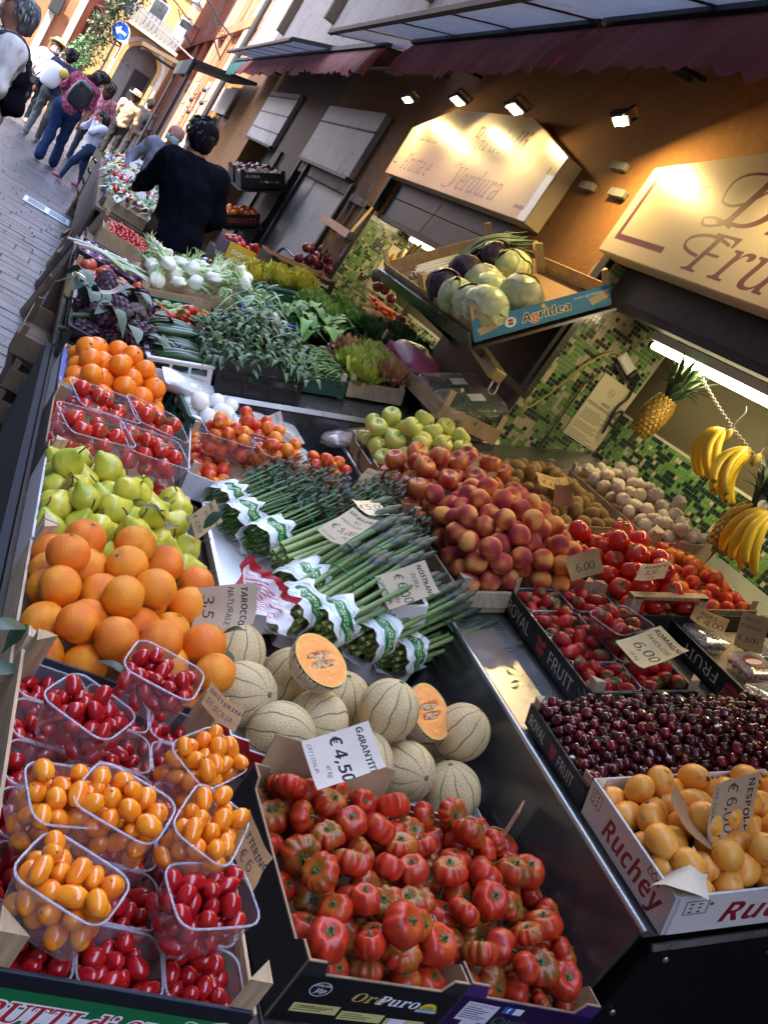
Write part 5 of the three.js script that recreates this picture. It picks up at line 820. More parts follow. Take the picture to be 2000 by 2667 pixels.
// ------------------------------------------------------------------ apricots and white trays behind the asparagus
{
  rnd = mulberry(301);
  const c = place(woodCrate('white wooden crate of apricots with clear punnets', 0.56, 0.42, 0.1, { floor: 0.04, mat: M.cardWhite, tall: 1.2 }), 0.985, 0.75, -2.62, -0.1, 8 * D2R);
  heap(c, 'apricot', 70, 0.55, 0.4, { label: 'loose apricot around the punnets in the white crate', cat: 'apricot', group: 'loose apricots in the white crate', name: 'apricot' }, { floor: mound(0.55, 0.42, 0.045, 0.07) });
  const beltT = canvas(256, 32, (g) => { g.fillStyle = '#120d10'; g.fillRect(0, 0, 256, 32); g.fillStyle = '#e6d8d0'; g.font = 'bold 22px sans-serif'; g.fillText('BEST FRUIT   BEST FRUIT', 8, 24); }), beltM = printMat(beltT);
  for (const [x, y, z, ry, lab] of [[0.78, 0.835, -2.62, 0.2, 'clear punnet of apricots nearest the vine tomatoes'], [0.96, 0.86, -2.62, 0.25, 'heaped clear punnet of apricots in the middle with a black band'], [1.14, 0.88, -2.66, 0.3, 'clear punnet of apricots beside the green apples'], [0.9, 0.86, -2.76, 0.2, 'clear punnet of apricots furthest back']]) {
    const p = place(punnet(lab, 0.17, 0.12, 0.075, 'punnets of apricots'), x, y, z, ry, 0.12, 0.05);
    heap(p, 'apricot', 22, 0.155, 0.11, { label: 'apricot in the ' + lab, cat: 'apricot', group: 'apricots in the ' + lab, name: 'apricot' }, { floor: () => 0.004 });
    P('printed_band', new THREE.CylinderGeometry(0.06, 0.06, 0.018, 24, 1, true, 0, PI).rotateZ(PI / 2).rotateX(-PI / 2).scale(1, 0.72, 1.15).translate(0.03, 0.062, 0), beltM, p);
  }
  const g = place(plasticCrate('dark green plastic crate holding white bulbs behind the apricots', 0.3, 0.3, 0.13, M.plasticGreen, { floor: 0.05 }), 0.83, 0.702, -3.02, 0.1);
  heap(g, 'mozza', 26, 0.28, 0.28, { label: 'smooth white bulb in the dark green crate behind the apricots', cat: 'bulb', group: 'white bulbs in the green crate', name: 'white_bulb' }, { floor: mound(0.28, 0.28, 0.055, 0.13) });
  const granM = mat('trayGreen', 1, 1, 1, 0.6, { map: canvas(128, 128, (q) => { q.fillStyle = '#cfd8cc'; q.fillRect(0, 0, 128, 128); for (let i = 0; i < 500; i++) { q.fillStyle = rnd() < 0.5 ? '#7fa383' : '#eef2ec'; q.fillRect(rr(0, 128), rr(0, 128), 3, 3); } }) });
  [[1.07, 0.86, -3.1, 0.25, 'white foam tray of peeled pods furthest from the street'], [0.99, 0.83, -2.98, 0.35, 'white foam tray of peeled pods in the middle'], [1.1, 0.84, -2.92, 0.3, 'white foam tray of peeled pods beside the white card'], [0.7, 0.84, -3.12, 0.1, 'white foam tray beside the black zucchini crates']].forEach(([x, y, z, ry, lab]) => {
    const t = place(thing('foam_tray', lab, 'tray', 'white foam trays'), x, y, z, ry, 0.1, 0.15);
    const ring = (k, yy, r) => rrect(0.2 * k, 0.13 * k, r).map(([a, b]) => [a, yy, b]);
    P('tray', loft([ring(0.02, 0.0, 0.0001), ring(0.85, 0, 0.01), ring(0.97, 0.028, 0.014), ring(1.02, 0.03, 0.016)]), M.foam, t);
    P('contents', blob(20, 6, (u, v) => { const a = u * 2 * PI, q = sin(v * PI); return [0.088 * q * cos(a), 0.026 + 0.012 * cos(v * PI), 0.054 * q * sin(a)]; }), granM, t);
    P('plastic_film', loft([ring(1.02, 0.031, 0.016), ring(0.8, 0.041, 0.012), ring(0.02, 0.043, 0.0001)]), M.film, t);
  });
  const s = thing('steel_ledge', 'bare steel ledge behind the apricots', 'ledge'); P('plate', cbox(0.5, 0.012, 0.5, 0.002, 1.12, 0.82, -3.12).translate(0, 0, 0), M.steel, s); P('support', cbox(0.45, 0.11, 0.42, 0.002, 1.12, 0.757, -3.12), M.steelDark, s);
  const bag = thing('snack_bag', 'crinkled clear bag of nuts with a brown paper header left of the apples', 'bag');
  P('bag', blob(24, 12, (u, v) => { const a = u * 2 * PI, q = sin(v * PI), k = 1 + 0.12 * n3(cos(a) * 3, v * 6, sin(a) * 3); return [0.11 * q * cos(a) * k, 0.03 * cos(v * PI) * k, 0.07 * q * sin(a) * k]; }), M.film, bag);
  P('nuts', blob(24, 12, (u, v) => { const a = u * 2 * PI, q = sin(v * PI), k = 1 + 0.2 * n3(cos(a) * 7, v * 12, sin(a) * 7); return [0.095 * q * cos(a) * k, 0.022 * cos(v * PI) * k, 0.058 * q * sin(a) * k]; }), mat('nuts', 0.3, 0.16, 0.07, 0.7), bag);
  P('paper_header', cbox(0.16, 0.005, 0.09, 0.001).rotateZ(0.2).translate(0.13, 0.035, -0.04), M.kraft, bag); T2(bag, 0.0, -3.12, 0.03, 0.4);
}
// ------------------------------------------------------------------ loquats, cherries, strawberries on the steel shelf
{
  rnd = mulberry(302);
  const c = T2(woodCrate('white crate printed Ruchey full of loquats, nearest on the steel shelf', 0.42, 0.29, 0.09, { mat: M.cardWhite, floor: 0.03, board: 0.98, tall: 1.05 }), 0.225, -0.975, 0.003);
  sheet(c, 'l', 0.286, 0.086, 0.048, 0.2112, ruchTex); sheet(c, 'f', 0.4, 0.086, 0.048, 0.1462, ruchTex);
  heap(c, 'loquat', 54, 0.4, 0.28, { label: 'orange loquat in the white crate on the steel shelf', cat: 'loquat', group: 'loquats in the white crate', name: 'loquat' }, { floor: mound(0.4, 0.29, 0.035, 0.065), scale: 1.02 });
  P('white_liner', ribbon([[-0.19, 0.07, 0.08], [-0.17, 0.115, 0.11], [-0.14, 0.1, 0.13]], [0.05, 0.06, 0.04], 0.1, V(0, 1, 0), 6), M.paper, c);
  const k = T2(woodCrate('low black crate printed Royal Fruit heaped with dark cherries', 0.62, 0.27, 0.064, { mat: M.cardBlack, floor: 0.02, board: 0.9, tall: 1.3 }), 0.325, -1.262, 0.003);
  sheet(k, 'l', 0.262, 0.052, 0.031, 0.3112, royalTex);
  heap(k, 'cherry', 520, 0.61, 0.27, { max: 290, label: 'glossy dark cherry in the heap behind the loquats', cat: 'cherry', group: 'dark cherries in the black crate', name: 'cherry', under: 'dark cherries lying deeper in the heap' }, { floor: mound(0.63, 0.27, 0.03, 0.085), scale: 0.98, k: 12, tilt: 1.2 });
  const s = T2(woodCrate('black crate printed Royal Fruit with punnets of strawberries', 0.3, 0.49, 0.085, { mat: M.cardBlack, floor: 0.01, board: 0.9, tall: 1.3, ps: 0.028 }), 0.32, -1.645, 0.003);
  sheet(s, 'l', 0.49, 0.07, 0.041, 0.1512, royalTex);
  for (let i = 0; i < 4; i++) for (let j = 0; j < 2; j++) {
    const lab = ['nearest the cherries', 'second from the cherries', 'third from the cherries', 'furthest, beside the peaches'][i] + (j ? ', wall side' : ', street side');
    const p = T2(punnet('clear punnet of strawberries ' + lab, 0.142, 0.115, 0.062, 'punnets of strawberries'), 0.247 + j * 0.145, -1.468 - i * 0.118, 0.02);
    heap(p, 'strawberry', 19, 0.135, 0.11, { label: 'red strawberry in the punnet ' + lab, cat: 'strawberry', group: 'strawberries in the punnet ' + lab, name: 'strawberry' }, { floor: () => 0.004, tilt: 1.4, scale: 1.12 });
  }
  const up = T2(punnet('tilted clear punnet of strawberries on top under the romagna card', 0.142, 0.115, 0.062, 'punnets of strawberries'), 0.36, -1.62, 0.085, 0.3);
  heap(up, 'strawberry', 17, 0.135, 0.11, { label: 'red strawberry in the top punnet under the romagna card', cat: 'strawberry', group: 'strawberries in the top punnet', name: 'strawberry' }, { floor: () => 0.004, tilt: 1.2, scale: 1.12 });
}
// ------------------------------------------------------------------ peaches, apples, kiwis
{
  rnd = mulberry(303);
  const c = T2(woodCrate('pale wooden crate with peaches stacked in rows', 0.42, 0.46, 0.085, { mat: M.woodPale, floor: 0.02, tall: 1.3, ps: 0.03 }), 0.225, -2.1, 0.003);
  P('cross_tie', cbox(0.22, 0.05, 0.01, 0.002, -0.1, 0.05, 0.236), M.woodPale, c);
  heap(c, 'peach', 100, 0.41, 0.46, { label: 'purple red peach stacked in the pale wooden crate', cat: 'peach', group: 'peaches in the pale crate', name: 'peach' }, { floor: mound(0.42, 0.48, 0.03, 0.13), jit: 0.03, k: 40 });
  const a = T2(cardBox('brown cardboard box of red apples behind the peaches', 0.46, 0.34, 0.11, M.kraft, { floor: 0.03 }), 0.22, -2.51, 0.003);
  heap(a, 'appleRed', 42, 0.45, 0.33, { label: 'red apple in the brown box behind the peaches', cat: 'apple', group: 'red apples in the brown box', name: 'red_apple' }, { floor: mound(0.45, 0.34, 0.04, 0.12), tilt: 0.6 });
  const b = T2(cardBox('brown cardboard box of green apples behind the red ones', 0.4, 0.34, 0.1, M.kraft, { floor: 0.03, inner: M.cardWhite }), 0.2, -2.86, 0.003);
  heap(b, 'appleGreen', 34, 0.39, 0.33, { label: 'yellow green apple behind the red apples', cat: 'apple', group: 'green apples in the brown box', name: 'green_apple' }, { floor: mound(0.4, 0.34, 0.04, 0.13), tilt: 0.6 });
  const k = T2(woodCrate('wooden crate of kiwis against the tiled wall', 0.34, 0.56, 0.09, { floor: 0.03 }), 0.63, -2.6, 0.003);
  heap(k, 'kiwi', 52, 0.33, 0.55, { label: 'brown kiwi in the crate below the tiled wall', cat: 'kiwi', group: 'kiwis in the wooden crate', name: 'kiwi' }, { floor: mound(0.34, 0.56, 0.035, 0.1) });
  // vine tomatoes (large)
  const v = T2(woodCrate('black trimmed wooden crate of large vine tomatoes in warm light', 0.26, 0.46, 0.1, { mat: M.cardBlack, floor: 0.03, tall: 1.4, ps: 0.03 }), 0.6, -1.97, 0.003);
  P('top_rail', cbox(0.25, 0.012, 0.03, 0.002, 0, 0.135, 0.21), M.wood, v);
  heap(v, 'bigTom', 32, 0.25, 0.44, { label: 'large red vine tomato beside the peaches', cat: 'tomato', group: 'large vine tomatoes in the black trimmed crate', name: 'large_tomato' }, { floor: mound(0.26, 0.46, 0.035, 0.11), tilt: 0.7, scale: 0.95 });
  // small orange fruit and garlic by the wall
  const o = T2(woodCrate('wooden crate of small orange fruit beside the vine tomatoes', 0.22, 0.4, 0.09, { floor: 0.03 }), 0.85, -1.99, 0.003);
  heap(o, 'apricot', 34, 0.21, 0.39, { label: 'small orange fruit in the crate below the garlic', cat: 'fruit', group: 'small orange fruit by the wall', name: 'small_orange_fruit' }, { floor: mound(0.22, 0.4, 0.035, 0.08), scale: 1.1 });
  const g = T2(woodCrate('wooden crate of garlic bulbs against the back wall', 0.24, 0.62, 0.1, { floor: 0.05, mat: M.woodPale }), 0.96, -2.5, 0.01);
  heap(g, 'garlic', 58, 0.23, 0.6, { label: 'pale garlic bulb in the crate against the back wall', cat: 'garlic', group: 'garlic bulbs by the back wall', name: 'garlic_bulb' }, { floor: mound(0.24, 0.62, 0.055, 0.11) });
  // berry tubs
  const r = T2(woodCrate('white lined black crate printed Royal Fruit with berry tubs', 0.36, 0.62, 0.07, { mat: M.cardBlack, floor: 0.012, liner: M.woodPale, board: 0.95, tall: 1.1 }), 0.8, -1.46, 0.003);
  sheet(r, 'l', 0.6, 0.064, 0.036, 0.1812, royalTex).rotation.x = PI;
  r.children[r.children.length - 1].position.y = 0.072;
  const lab = canvas(64, 64, (q) => { q.fillStyle = '#8d1420'; q.fillRect(0, 0, 64, 64); q.fillStyle = '#ece4d8'; q.beginPath(); q.ellipse(32, 32, 28, 14, 0, 0, 7); q.fill(); }), labM = printMat(lab);
  const berry = [mat('blueberry', 0.02, 0.022, 0.06, 0.6), mat('raspberry', 0.3, 0.01, 0.03, 0.5)];
  let q = 0;
  for (const [u, z, kd] of [[0.88, -1.72, 0], [0.93, -1.58, 1], [0.88, -1.44, 0], [1.02, -1.66, 0], [1.06, -1.52, 1], [1.0, -1.38, 0], [0.9, -1.3, 1]]) {
    q++;
    const t = T2(thing('berry_tub', kd ? 'clear lidded tub of red berries with a red label' : 'clear lidded tub of dark blueberries', 'tub', kd ? 'tubs of red berries' : 'tubs of blueberries'), u - 0.18, z + 0.04, 0.022);
    const ring = (s, y, rad) => rrect(0.105 * s, 0.105 * s, rad).map(([x, zz]) => [x, y, zz]);
    P('tub', loft([ring(0.02, 0, 0.0001), ring(0.82, 0, 0.012), ring(1, 0.04, 0.016)]), M.clear, t); P('lid', loft([ring(1.03, 0.041, 0.016), ring(0.95, 0.048, 0.014), ring(0.02, 0.049, 0.0001)]), M.clearRim, t);
    const bs = []; for (let i = 0; i < 36; i++) bs.push(blob(7, 5, ell(0.0075, 0.007, 0.0075)).translate(-0.037 + (i % 6) * 0.0148 + rr(-0.002, 0.002), 0.02 + rr(0, 0.012), -0.037 + Math.floor(i / 6) * 0.0148));
    P('berries', merge(bs), berry[kd], t).userData.kind = 'stuff';
    if (kd) P('lid_label', new THREE.CircleGeometry(0.03, 16).rotateX(-PI / 2).translate(0, 0.0505, 0), labM, t);
  }
}
{ // bits of leaf fallen on the bare steel, and on the paving
  rnd = mulberry(310);
  const lg = ribbon([[0, 0, 0], [0.012, 0.004, 0.002], [0.026, 0.001, 0]], [0.002, 0.006, 0.001], 0.3, V(0, 1, 0), 4);
  [[0.07, -1.62], [0.14, -1.72], [0.1, -1.85], [0.05, -1.55], [0.17, -1.9]].forEach(([u, z]) => { const o = solo('leaf_scrap', lg, M.leaf, 'small scrap of green leaf on the bare steel shelf', 'leaf scrap', 'leaf scraps on the steel shelf'); T2(o, u, z, 0.004, rr(0, 6)); });
  for (let i = 0; i < 14; i++) { const o = solo('street_leaf_scrap', lg, i % 3 ? M.leaf : M.paper, 'tiny scrap of leaf lying on the paving beside the stall', 'leaf scrap', 'leaf scraps on the paving'); o.position.set(rr(-0.35, 0.2), 0.006, rr(-4.6, -7.5)); o.rotation.y = rr(0, 6); o.scale.setScalar(1.6); }
}
// ------------------------------------------------------------------ second stand, behind: sloping table of vegetables
const T3 = 20 * D2R, c3 = cos(T3), s3 = sin(T3);
const Q2 = (o, u, z, h = 0, ry = 0) => place(o, 0.56 + u * c3 - h * s3, 0.762 + u * s3 + h * c3, z, ry, T3);
const vcol = (g, a, b, f = 40, base) => paint(g, (x, y, z) => mix3(a, b, clamp(0.5 + 0.8 * n3(x * f, y * f, z * f + (base || 0)))));
// ruffled leaf surface: along +x, cupped, frilled rim
function frill(len, w, ruf, seed, curl = 0.4, nx = 9, ny = 9) {
  const p = [], uv = [], idx = [];
  for (let i = 0; i <= nx; i++) for (let j = 0; j <= ny; j++) { const s = i / nx, t = j / ny * 2 - 1, e = Math.max(Math.abs(t), s > 0.7 ? (s - 0.7) / 0.3 : 0), wd = w * Math.sqrt(clamp(s * 1.6)) * (1 - 0.35 * sstep(0.75, 1, s)); const f = ruf * e * e * (sin(t * 9 + seed + s * 6) + sin(s * 17 + seed * 3 + t * 3) * 0.7); p.push(len * s * cos(curl * s) + f * 0.3, len * s * sin(curl * s) * 1.2 + 0.25 * w * t * t + f, t * wd + f * 0.4); uv.push(s, j / ny); }
  for (let i = 0; i < nx; i++) for (let j = 0; j < ny; j++) { const a = i * (ny + 1) + j; idx.push(a, a + ny + 1, a + 1, a + 1, a + ny + 1, a + ny + 2); }
  const g = new THREE.BufferGeometry(); g.setAttribute('position', new THREE.Float32BufferAttribute(p, 3)); g.setAttribute('uv', new THREE.Float32BufferAttribute(uv, 2)); g.setIndex(idx); g.computeVertexNormals(); return g;
}
function headGeo(R, n, ruf, cIn, cOut, seed, rib) {       // rosette of frilled leaves
  const l = []; const save = rnd; rnd = mulberry(seed);
  for (let i = 0; i < n; i++) { const k = i / n, g = frill(R * mix(0.55, 1.1, k), R * mix(0.3, 0.5, k), ruf * R, rr(0, 9), mix(1.25, 0.35, k)); paint(g, (x, y, z) => { const s = clamp(Math.hypot(x, y) / R), c = mix3(cIn, cOut, clamp(k * 0.8 + s * 0.3 + 0.3 * n3(x * 60, y * 60, z * 60 + i))); return rib && Math.abs(z) < 0.05 * R && s < 0.7 ? mix3(c, [0.6, 0.62, 0.45], 0.7) : c; }); l.push(xf(g, 0, R * mix(0.25, 0.05, k), 0, rr(-0.2, 0.2), i * 2.4, mix(0.5, -0.1, k))); }
  rnd = save; return merge(l);
}
function leafMass(W, L, H, n, len, w, ca, cb, seed, spiky) {      // heap of long leaves
  const l = []; const save = rnd; rnd = mulberry(seed);
  for (let i = 0; i < n; i++) { const x = rr(-W / 2, W / 2), z = rr(-L / 2, L / 2), a = rr(0, 6.28), y = H * (1 - (2 * x / W) ** 2 * 0.5) * (1 - (2 * z / L) ** 2 * 0.5) * rr(0.4, 1), q = len * rr(0.6, 1.1), up = rr(0.1, 0.9); const g = ribbon([[x, y, z], [x + q * 0.5 * cos(a), y + q * 0.35 * up, z + q * 0.5 * sin(a)], [x + q * cos(a), y + q * (spiky ? 0.4 * up : -0.15), z + q * sin(a)]], spiky ? [w, w, 0.0005] : [0.002, w * 0.8, w, w * 0.7, 0.001], 0.3, V(0, 1, 0), spiky ? 3 : 6); const k = rnd(); l.push(paint(g, mix3(ca, cb, k))); }
  rnd = save; return merge(l);
}
{
  rnd = mulberry(401);
  const s = thing('vegetable_stand', 'sloping dark stand carrying the vegetable crates behind the apricots', 'display stand');
  place(P('shelf', box(1.5, 0.012, 2.5), M.steelDark, s), 0.56 + 0.75 * c3, 0.752 + 0.75 * s3, -4.45, 0, T3);
  P('end_panel', (() => { const a = new THREE.Shape(); a.moveTo(0.56, 0.745); a.lineTo(0.56 + 1.5 * c3, 0.745 + 1.5 * s3); a.lineTo(1.96, 1.0); a.lineTo(1.5, 0.9); a.lineTo(0.56, 0.5); a.closePath(); return new THREE.ExtrudeGeometry(a, { depth: 0.01, bevelEnabled: false }).translate(0, 0, -3.2); })(), M.steelDark, s);
  P('end_trim', bar([0.56, 0.762, -3.19], [0.56 + 1.5 * c3, 0.762 + 1.5 * s3, -3.19], 0.012, 0.02), M.steel, s);
  for (const z of [-3.3, -5.6]) for (const x of [0.62, 1.9]) P('leg', bar([x, 0, z], [x, x < 1 ? 0.74 : 1.2, z], 0.04, 0.04), M.steelDark, s);
  const t = thing('wooden_bench', 'low wooden bench under the artichoke crates', 'bench');
  for (let k = 0; k < 4; k++) P('plank', cbox(0.075, 0.025, 2.5, 0.003, 0.28 + k * 0.08, 0.69, -4.6), M.woodDark, t);
  for (const z of [-3.5, -5.7]) for (const x of [0.28, 0.5]) P('leg', cbox(0.045, 0.677, 0.045, 0.004, x, 0.3385, z), M.woodOld, t);
  // empty crates stacked on the ground under the bench
  for (let k = 0; k < 5; k++) { const c = woodCrate(['empty wooden crate on the ground, lowest of the stack under the artichokes', 'empty wooden crate, second from the ground under the artichokes', 'empty wooden crate, third from the ground under the artichokes', 'empty wooden crate, fourth from the ground under the artichokes', 'empty wooden crate, topmost of the stack under the artichokes'][k], 0.34, 0.55, 0.11, { mat: M.woodOld, post: M.woodOld, group: 'empty crates under the bench' }); place(c, 0.36 - k * 0.012, k * 0.132, -3.75 - 0.02 * k, rr(-0.05, 0.05)); }
}
{ // artichokes
  rnd = mulberry(402);
  const c = place(plasticCrate('black plastic crate heaped with purple artichokes', 0.44, 0.8, 0.12, M.plasticBlack, { floor: 0.05 }), 0.475, 0.705, -3.62);
  const bract = []; for (let i = 0; i < 46; i++) { const k = i / 46, a = i * 2.399, y = -0.035 + 0.08 * k, r = 0.036 * Math.sqrt(1 - (k * 0.98) ** 2) + 0.004, w = 0.018 * (1 - 0.5 * k), h = 0.036; bract.push(paint(ribbon([[r * cos(a), y, r * sin(a)], [(r + 0.007) * cos(a), y + h * 0.5, (r + 0.007) * sin(a)], [(r - 0.006) * cos(a), y + h, (r - 0.006) * sin(a)]], [w * 0.8, w, w * 0.6, 0.001], 0.25, V(cos(a), 0, sin(a)), 5), (x, yy, z) => mix3([0.05, 0.055, 0.03], [0.055, 0.018, 0.045], clamp(0.5 + (yy - y) / h * 0.8 + 0.3 * n3(x * 60, yy * 60, z * 60))))); }
  const gA = merge(bract), core = blob(14, 8, ell(0.034, 0.042, 0.034)).translate(0, 0, 0), cm = mat('artiCore', 0.055, 0.04, 0.04, 0.7), stemA = rod([0, -0.03, 0], [0.004, -0.1, 0.003], 0.01, 0.009, 7);
  pile(0.42, 0.78, 0.046, 44, { floor: mound(0.42, 0.78, 0.06, 0.12) }).forEach(([x, y, z]) => { const t = thing('artichoke', 'dark purple artichoke in the black plastic crate, ' + (z > 0.13 ? 'near end' : z < -0.13 ? 'far end' : 'middle') + (x > 0 ? ', wall side' : ', street side'), 'artichoke', 'artichokes in the black crate'); P('bracts', gA, M.vcLeaf, t); P('core', core, cm, t); P('stem', stemA, M.stemGreen, t); t.position.set(x + 0.475, y + 0.705, z - 3.62); t.quaternion.copy(upq(1.2)); });
  const lg = leafMass(0.42, 0.8, 0.16, 22, 0.17, 0.032, [0.03, 0.075, 0.04], [0.08, 0.13, 0.1], 9);
  const m = solo('artichoke_leaves', lg, M.vcLeaf, 'grey green leaves spilling over the artichoke crate', 'leaves'); m.userData.kind = 'stuff'; m.position.set(0.45, 0.82, -3.6);
}
{ // onions, red potatoes, white onions
  rnd = mulberry(403);
  const c = place(woodCrate('wooden crate with white spring onions and red tomatoes', 0.4, 0.46, 0.1, { floor: 0.04 }), 0.44, 0.705, -4.38);
  heap(c, 'onionWhite', 18, 0.38, 0.2, { label: 'white spring onion bulb in front of the red potatoes', cat: 'onion', group: 'white onions in the wooden crate', name: 'white_onion' }, { floor: () => 0.05, dz: 0.1, tilt: 1.2 });
  heap(c, 'potatoRed', 30, 0.38, 0.24, { label: 'elongated red potato behind the white onions', cat: 'potato', group: 'red potatoes in the wooden crate', name: 'red_potato' }, { floor: () => 0.05, dz: -0.1 });
  const d = place(plasticCrate('black plastic crate of purple onions beside the paved street', 0.4, 0.42, 0.13, M.plasticBlack, { floor: 0.05 }), 0.44, 0.705, -4.86);
  heap(d, 'onionPurple', 28, 0.38, 0.4, { label: 'purple onion in the black crate', cat: 'onion', group: 'purple onions in the black crate', name: 'purple_onion' }, { floor: mound(0.38, 0.4, 0.06, 0.1), tilt: 1.2 });
  const stalks = []; for (let i = 0; i < 14; i++) { const x = rr(-0.15, 0.15), z = rr(-0.1, 0.1), a = rr(-0.5, 0.5); stalks.push(paint(tube([[x - 0.12, 0.17, z], [x, 0.2, z + 0.02], [x + 0.15, 0.18, z + 0.15 * sin(a)]], 0.007, 6), (px) => mix3([0.72, 0.72, 0.62], [0.2, 0.4, 0.1], clamp(0.4 + (px - x) * 4)))); }
  const sm = solo('onion_stalks', merge(stalks), M.vcLeaf, 'pale spring onion stalks lying over the purple onions', 'stalks'); sm.userData.kind = 'stuff'; sm.position.set(0.43, 0.68, -4.75);
}
{ // crates on the slope
  rnd = mulberry(404);
  const z1 = Q2(plasticCrate('white plastic crate of dark green zucchini', 0.24, 0.5, 0.1, M.plasticWhite, { floor: 0.04, rows: [[0.6, 0.86]] }), 0.13, -3.46, 0.004, 0.02);
  const zl = []; pile(0.06, 0.44, 0.02, 26, { floor: () => 0.05 });
  for (let i = 0; i < 24; i++) { const o = fruit('zucchini', 'dark green zucchini in the white crate', 'zucchini', 'zucchini in the white crate', 'zucchini'); z1.updateMatrixWorld(true); const lay = Math.floor(i / 10), p = V(rr(-0.01, 0.01), 0.07 + lay * 0.034, -0.2 + (i % 10) * 0.043 + lay * 0.02).applyMatrix4(z1.matrixWorld); o.position.copy(p); o.rotation.set(0, rr(-0.15, 0.15), T3); }
  const sp = Q2(plasticCrate('black plastic crate overflowing with dark spinach', 0.34, 0.62, 0.1, M.plasticBlack, { floor: 0.06 }), 0.44, -3.53, 0.004);
  const sg = solo('spinach', leafMass(0.4, 0.66, 0.17, 760, 0.085, 0.011, [0.016, 0.05, 0.01], [0.05, 0.12, 0.02], 31), M.vcLeaf, 'loose dark spinach leaves filling the black crate', 'spinach'); sg.userData.kind = 'stuff'; Q2(sg, 0.44, -3.53, 0.09);
  const tm = Q2(cardBox('small brown box of ribbed tomatoes behind the zucchini', 0.22, 0.24, 0.08, M.kraft, { floor: 0.04 }), 0.14, -3.9, 0.004);
  heap(tm, 'ribbed', 13, 0.22, 0.24, { label: 'ribbed tomato behind the zucchini', cat: 'tomato', group: 'ribbed tomatoes behind the zucchini', name: 'ribbed_tomato' }, { floor: () => 0.045, tilt: 0.8, scale: 0.95 });
  // zucchini flowers
  const fb = Q2(woodCrate('small wooden basket of orange zucchini flowers', 0.2, 0.22, 0.07, { floor: 0.04 }), 0.36, -4.0, 0.004, 0.3), fg = []; for (let i = 0; i < 5; i++) { const a = i / 5 * 2 * PI; fg.push(ribbon([[0, 0, 0], [0.015 * cos(a), 0.03, 0.015 * sin(a)], [0.038 * cos(a), 0.07, 0.038 * sin(a)]], [0.008, 0.016, 0.001], 0.3, V(0, 1, 0), 5)); } const fG = merge(fg), fM = mat('flower', 0.85, 0.34, 0.01, 0.6, { transmission: 0.2, thickness: 0 });
  for (let i = 0; i < 24; i++) { const o = solo('zucchini_flower', fG, fM, 'orange zucchini flower in the small basket', 'flower', 'zucchini flowers'); Q2(o, 0.36 + rr(-0.09, 0.09), -4.0 + rr(-0.1, 0.1), 0.05 + rr(0, 0.02)); o.quaternion.multiply(upq(1.0)); }
  // gherkins in a bag
  const gk = Q2(plasticCrate('low green plastic tray of small cucumbers', 0.24, 0.34, 0.06, M.plasticGreen, { floor: 0.03, rows: [[0.3, 0.7]] }), 0.16, -4.28, 0.004);
  heap(gk, 'gherkin', 40, 0.23, 0.33, { label: 'small pale cucumber in the green tray', cat: 'cucumber', group: 'small cucumbers in the green tray', name: 'small_cucumber' }, { floor: () => 0.035, dir: 0.6 });
  // fennel
  const fbulb = merge([paint(blob(20, 12, (u, v) => { const f = u * 2 * PI, t = v * PI, k = 0.045 * (1 + 0.12 * cos(f * 5 + v * 2)); return [k * Math.pow(sin(t), 0.75) * cos(f), 0.046 * cos(t), k * 0.75 * Math.pow(sin(t), 0.75) * sin(f)]; }), (x, y) => mix3([0.74, 0.77, 0.64], [0.46, 0.6, 0.3], sstep(0.0, 0.05, y))), ...[0, 1, 2, 3, 4].map((i) => paint(rod([0.012 * cos(i * 1.3), 0.03, 0.01 * sin(i * 1.3)], [0.03 * cos(i * 1.3), 0.085, 0.02 * sin(i * 1.3)], 0.012, 0.008, 7), [0.5, 0.62, 0.3]))]);
  const frond = merge([...Array(14)].map((_, i) => { const a = rr(0, 6.28), q = rr(0.02, 0.05); return paint(ribbon([[0.02 * cos(i), 0.09, 0.015 * sin(i)], [0.03 * cos(i) + q * 0.5 * cos(a), 0.12, 0.02 * sin(i) + q * 0.5 * sin(a)], [0.03 * cos(i) + q * cos(a), 0.125 + rr(-0.02, 0.02), 0.02 * sin(i) + q * sin(a)]], [0.002, 0.003, 0.0004], 0.2, V(0, 1, 0), 3), mix3([0.3, 0.45, 0.12], [0.5, 0.6, 0.28], rnd())); }));
  const fc = Q2(woodCrate('wooden crate heaped with white fennel', 0.6, 0.62, 0.1, { floor: 0.05 }), 0.34, -4.82, 0.004);
  pile(0.58, 0.6, 0.05, 38, { floor: mound(0.58, 0.6, 0.06, 0.14) }).forEach(([x, y, z]) => { const t = thing('fennel', 'white fennel bulb with feathery green top, ' + (z > 0.1 ? 'near end' : z < -0.1 ? 'far end' : 'middle') + (x > 0 ? ', wall side' : ', street side'), 'fennel', 'fennel in the wooden crate'); P('bulb', fbulb, M.vcLeaf, t); P('fronds', frond, M.vcLeaf, t); Q2(t, 0.34 + x, -4.82 + z, y); t.quaternion.multiply(upq(1.9)); t.scale.setScalar(0.9); });
  const pc = Q2(cardBox('small box of dark red peppers behind the fennel', 0.2, 0.2, 0.08, M.kraft, { floor: 0.04 }), 0.6, -5.25, 0.004); heap(pc, 'pepper', 8, 0.2, 0.2, { label: 'dark red pepper behind the fennel', cat: 'pepper', group: 'red peppers behind the fennel', name: 'red_pepper' }, { floor: () => 0.045 });
  for (const [u, z] of [[0.12, -5.25], [0.2, -5.32], [0.42, -5.3]]) { const o = fruit('eggplant', 'glossy black aubergine behind the fennel', 'aubergine', 'aubergines behind the fennel', 'aubergine'); Q2(o, u, z, 0.14, 0.6); }
  // spring onions and leeks with white bulbs
  const so = Q2(plasticCrate('blue plastic crate of spring onions', 0.26, 0.42, 0.1, M.plasticBlue, { floor: 0.05 }), 0.66, -4.42, 0.004);
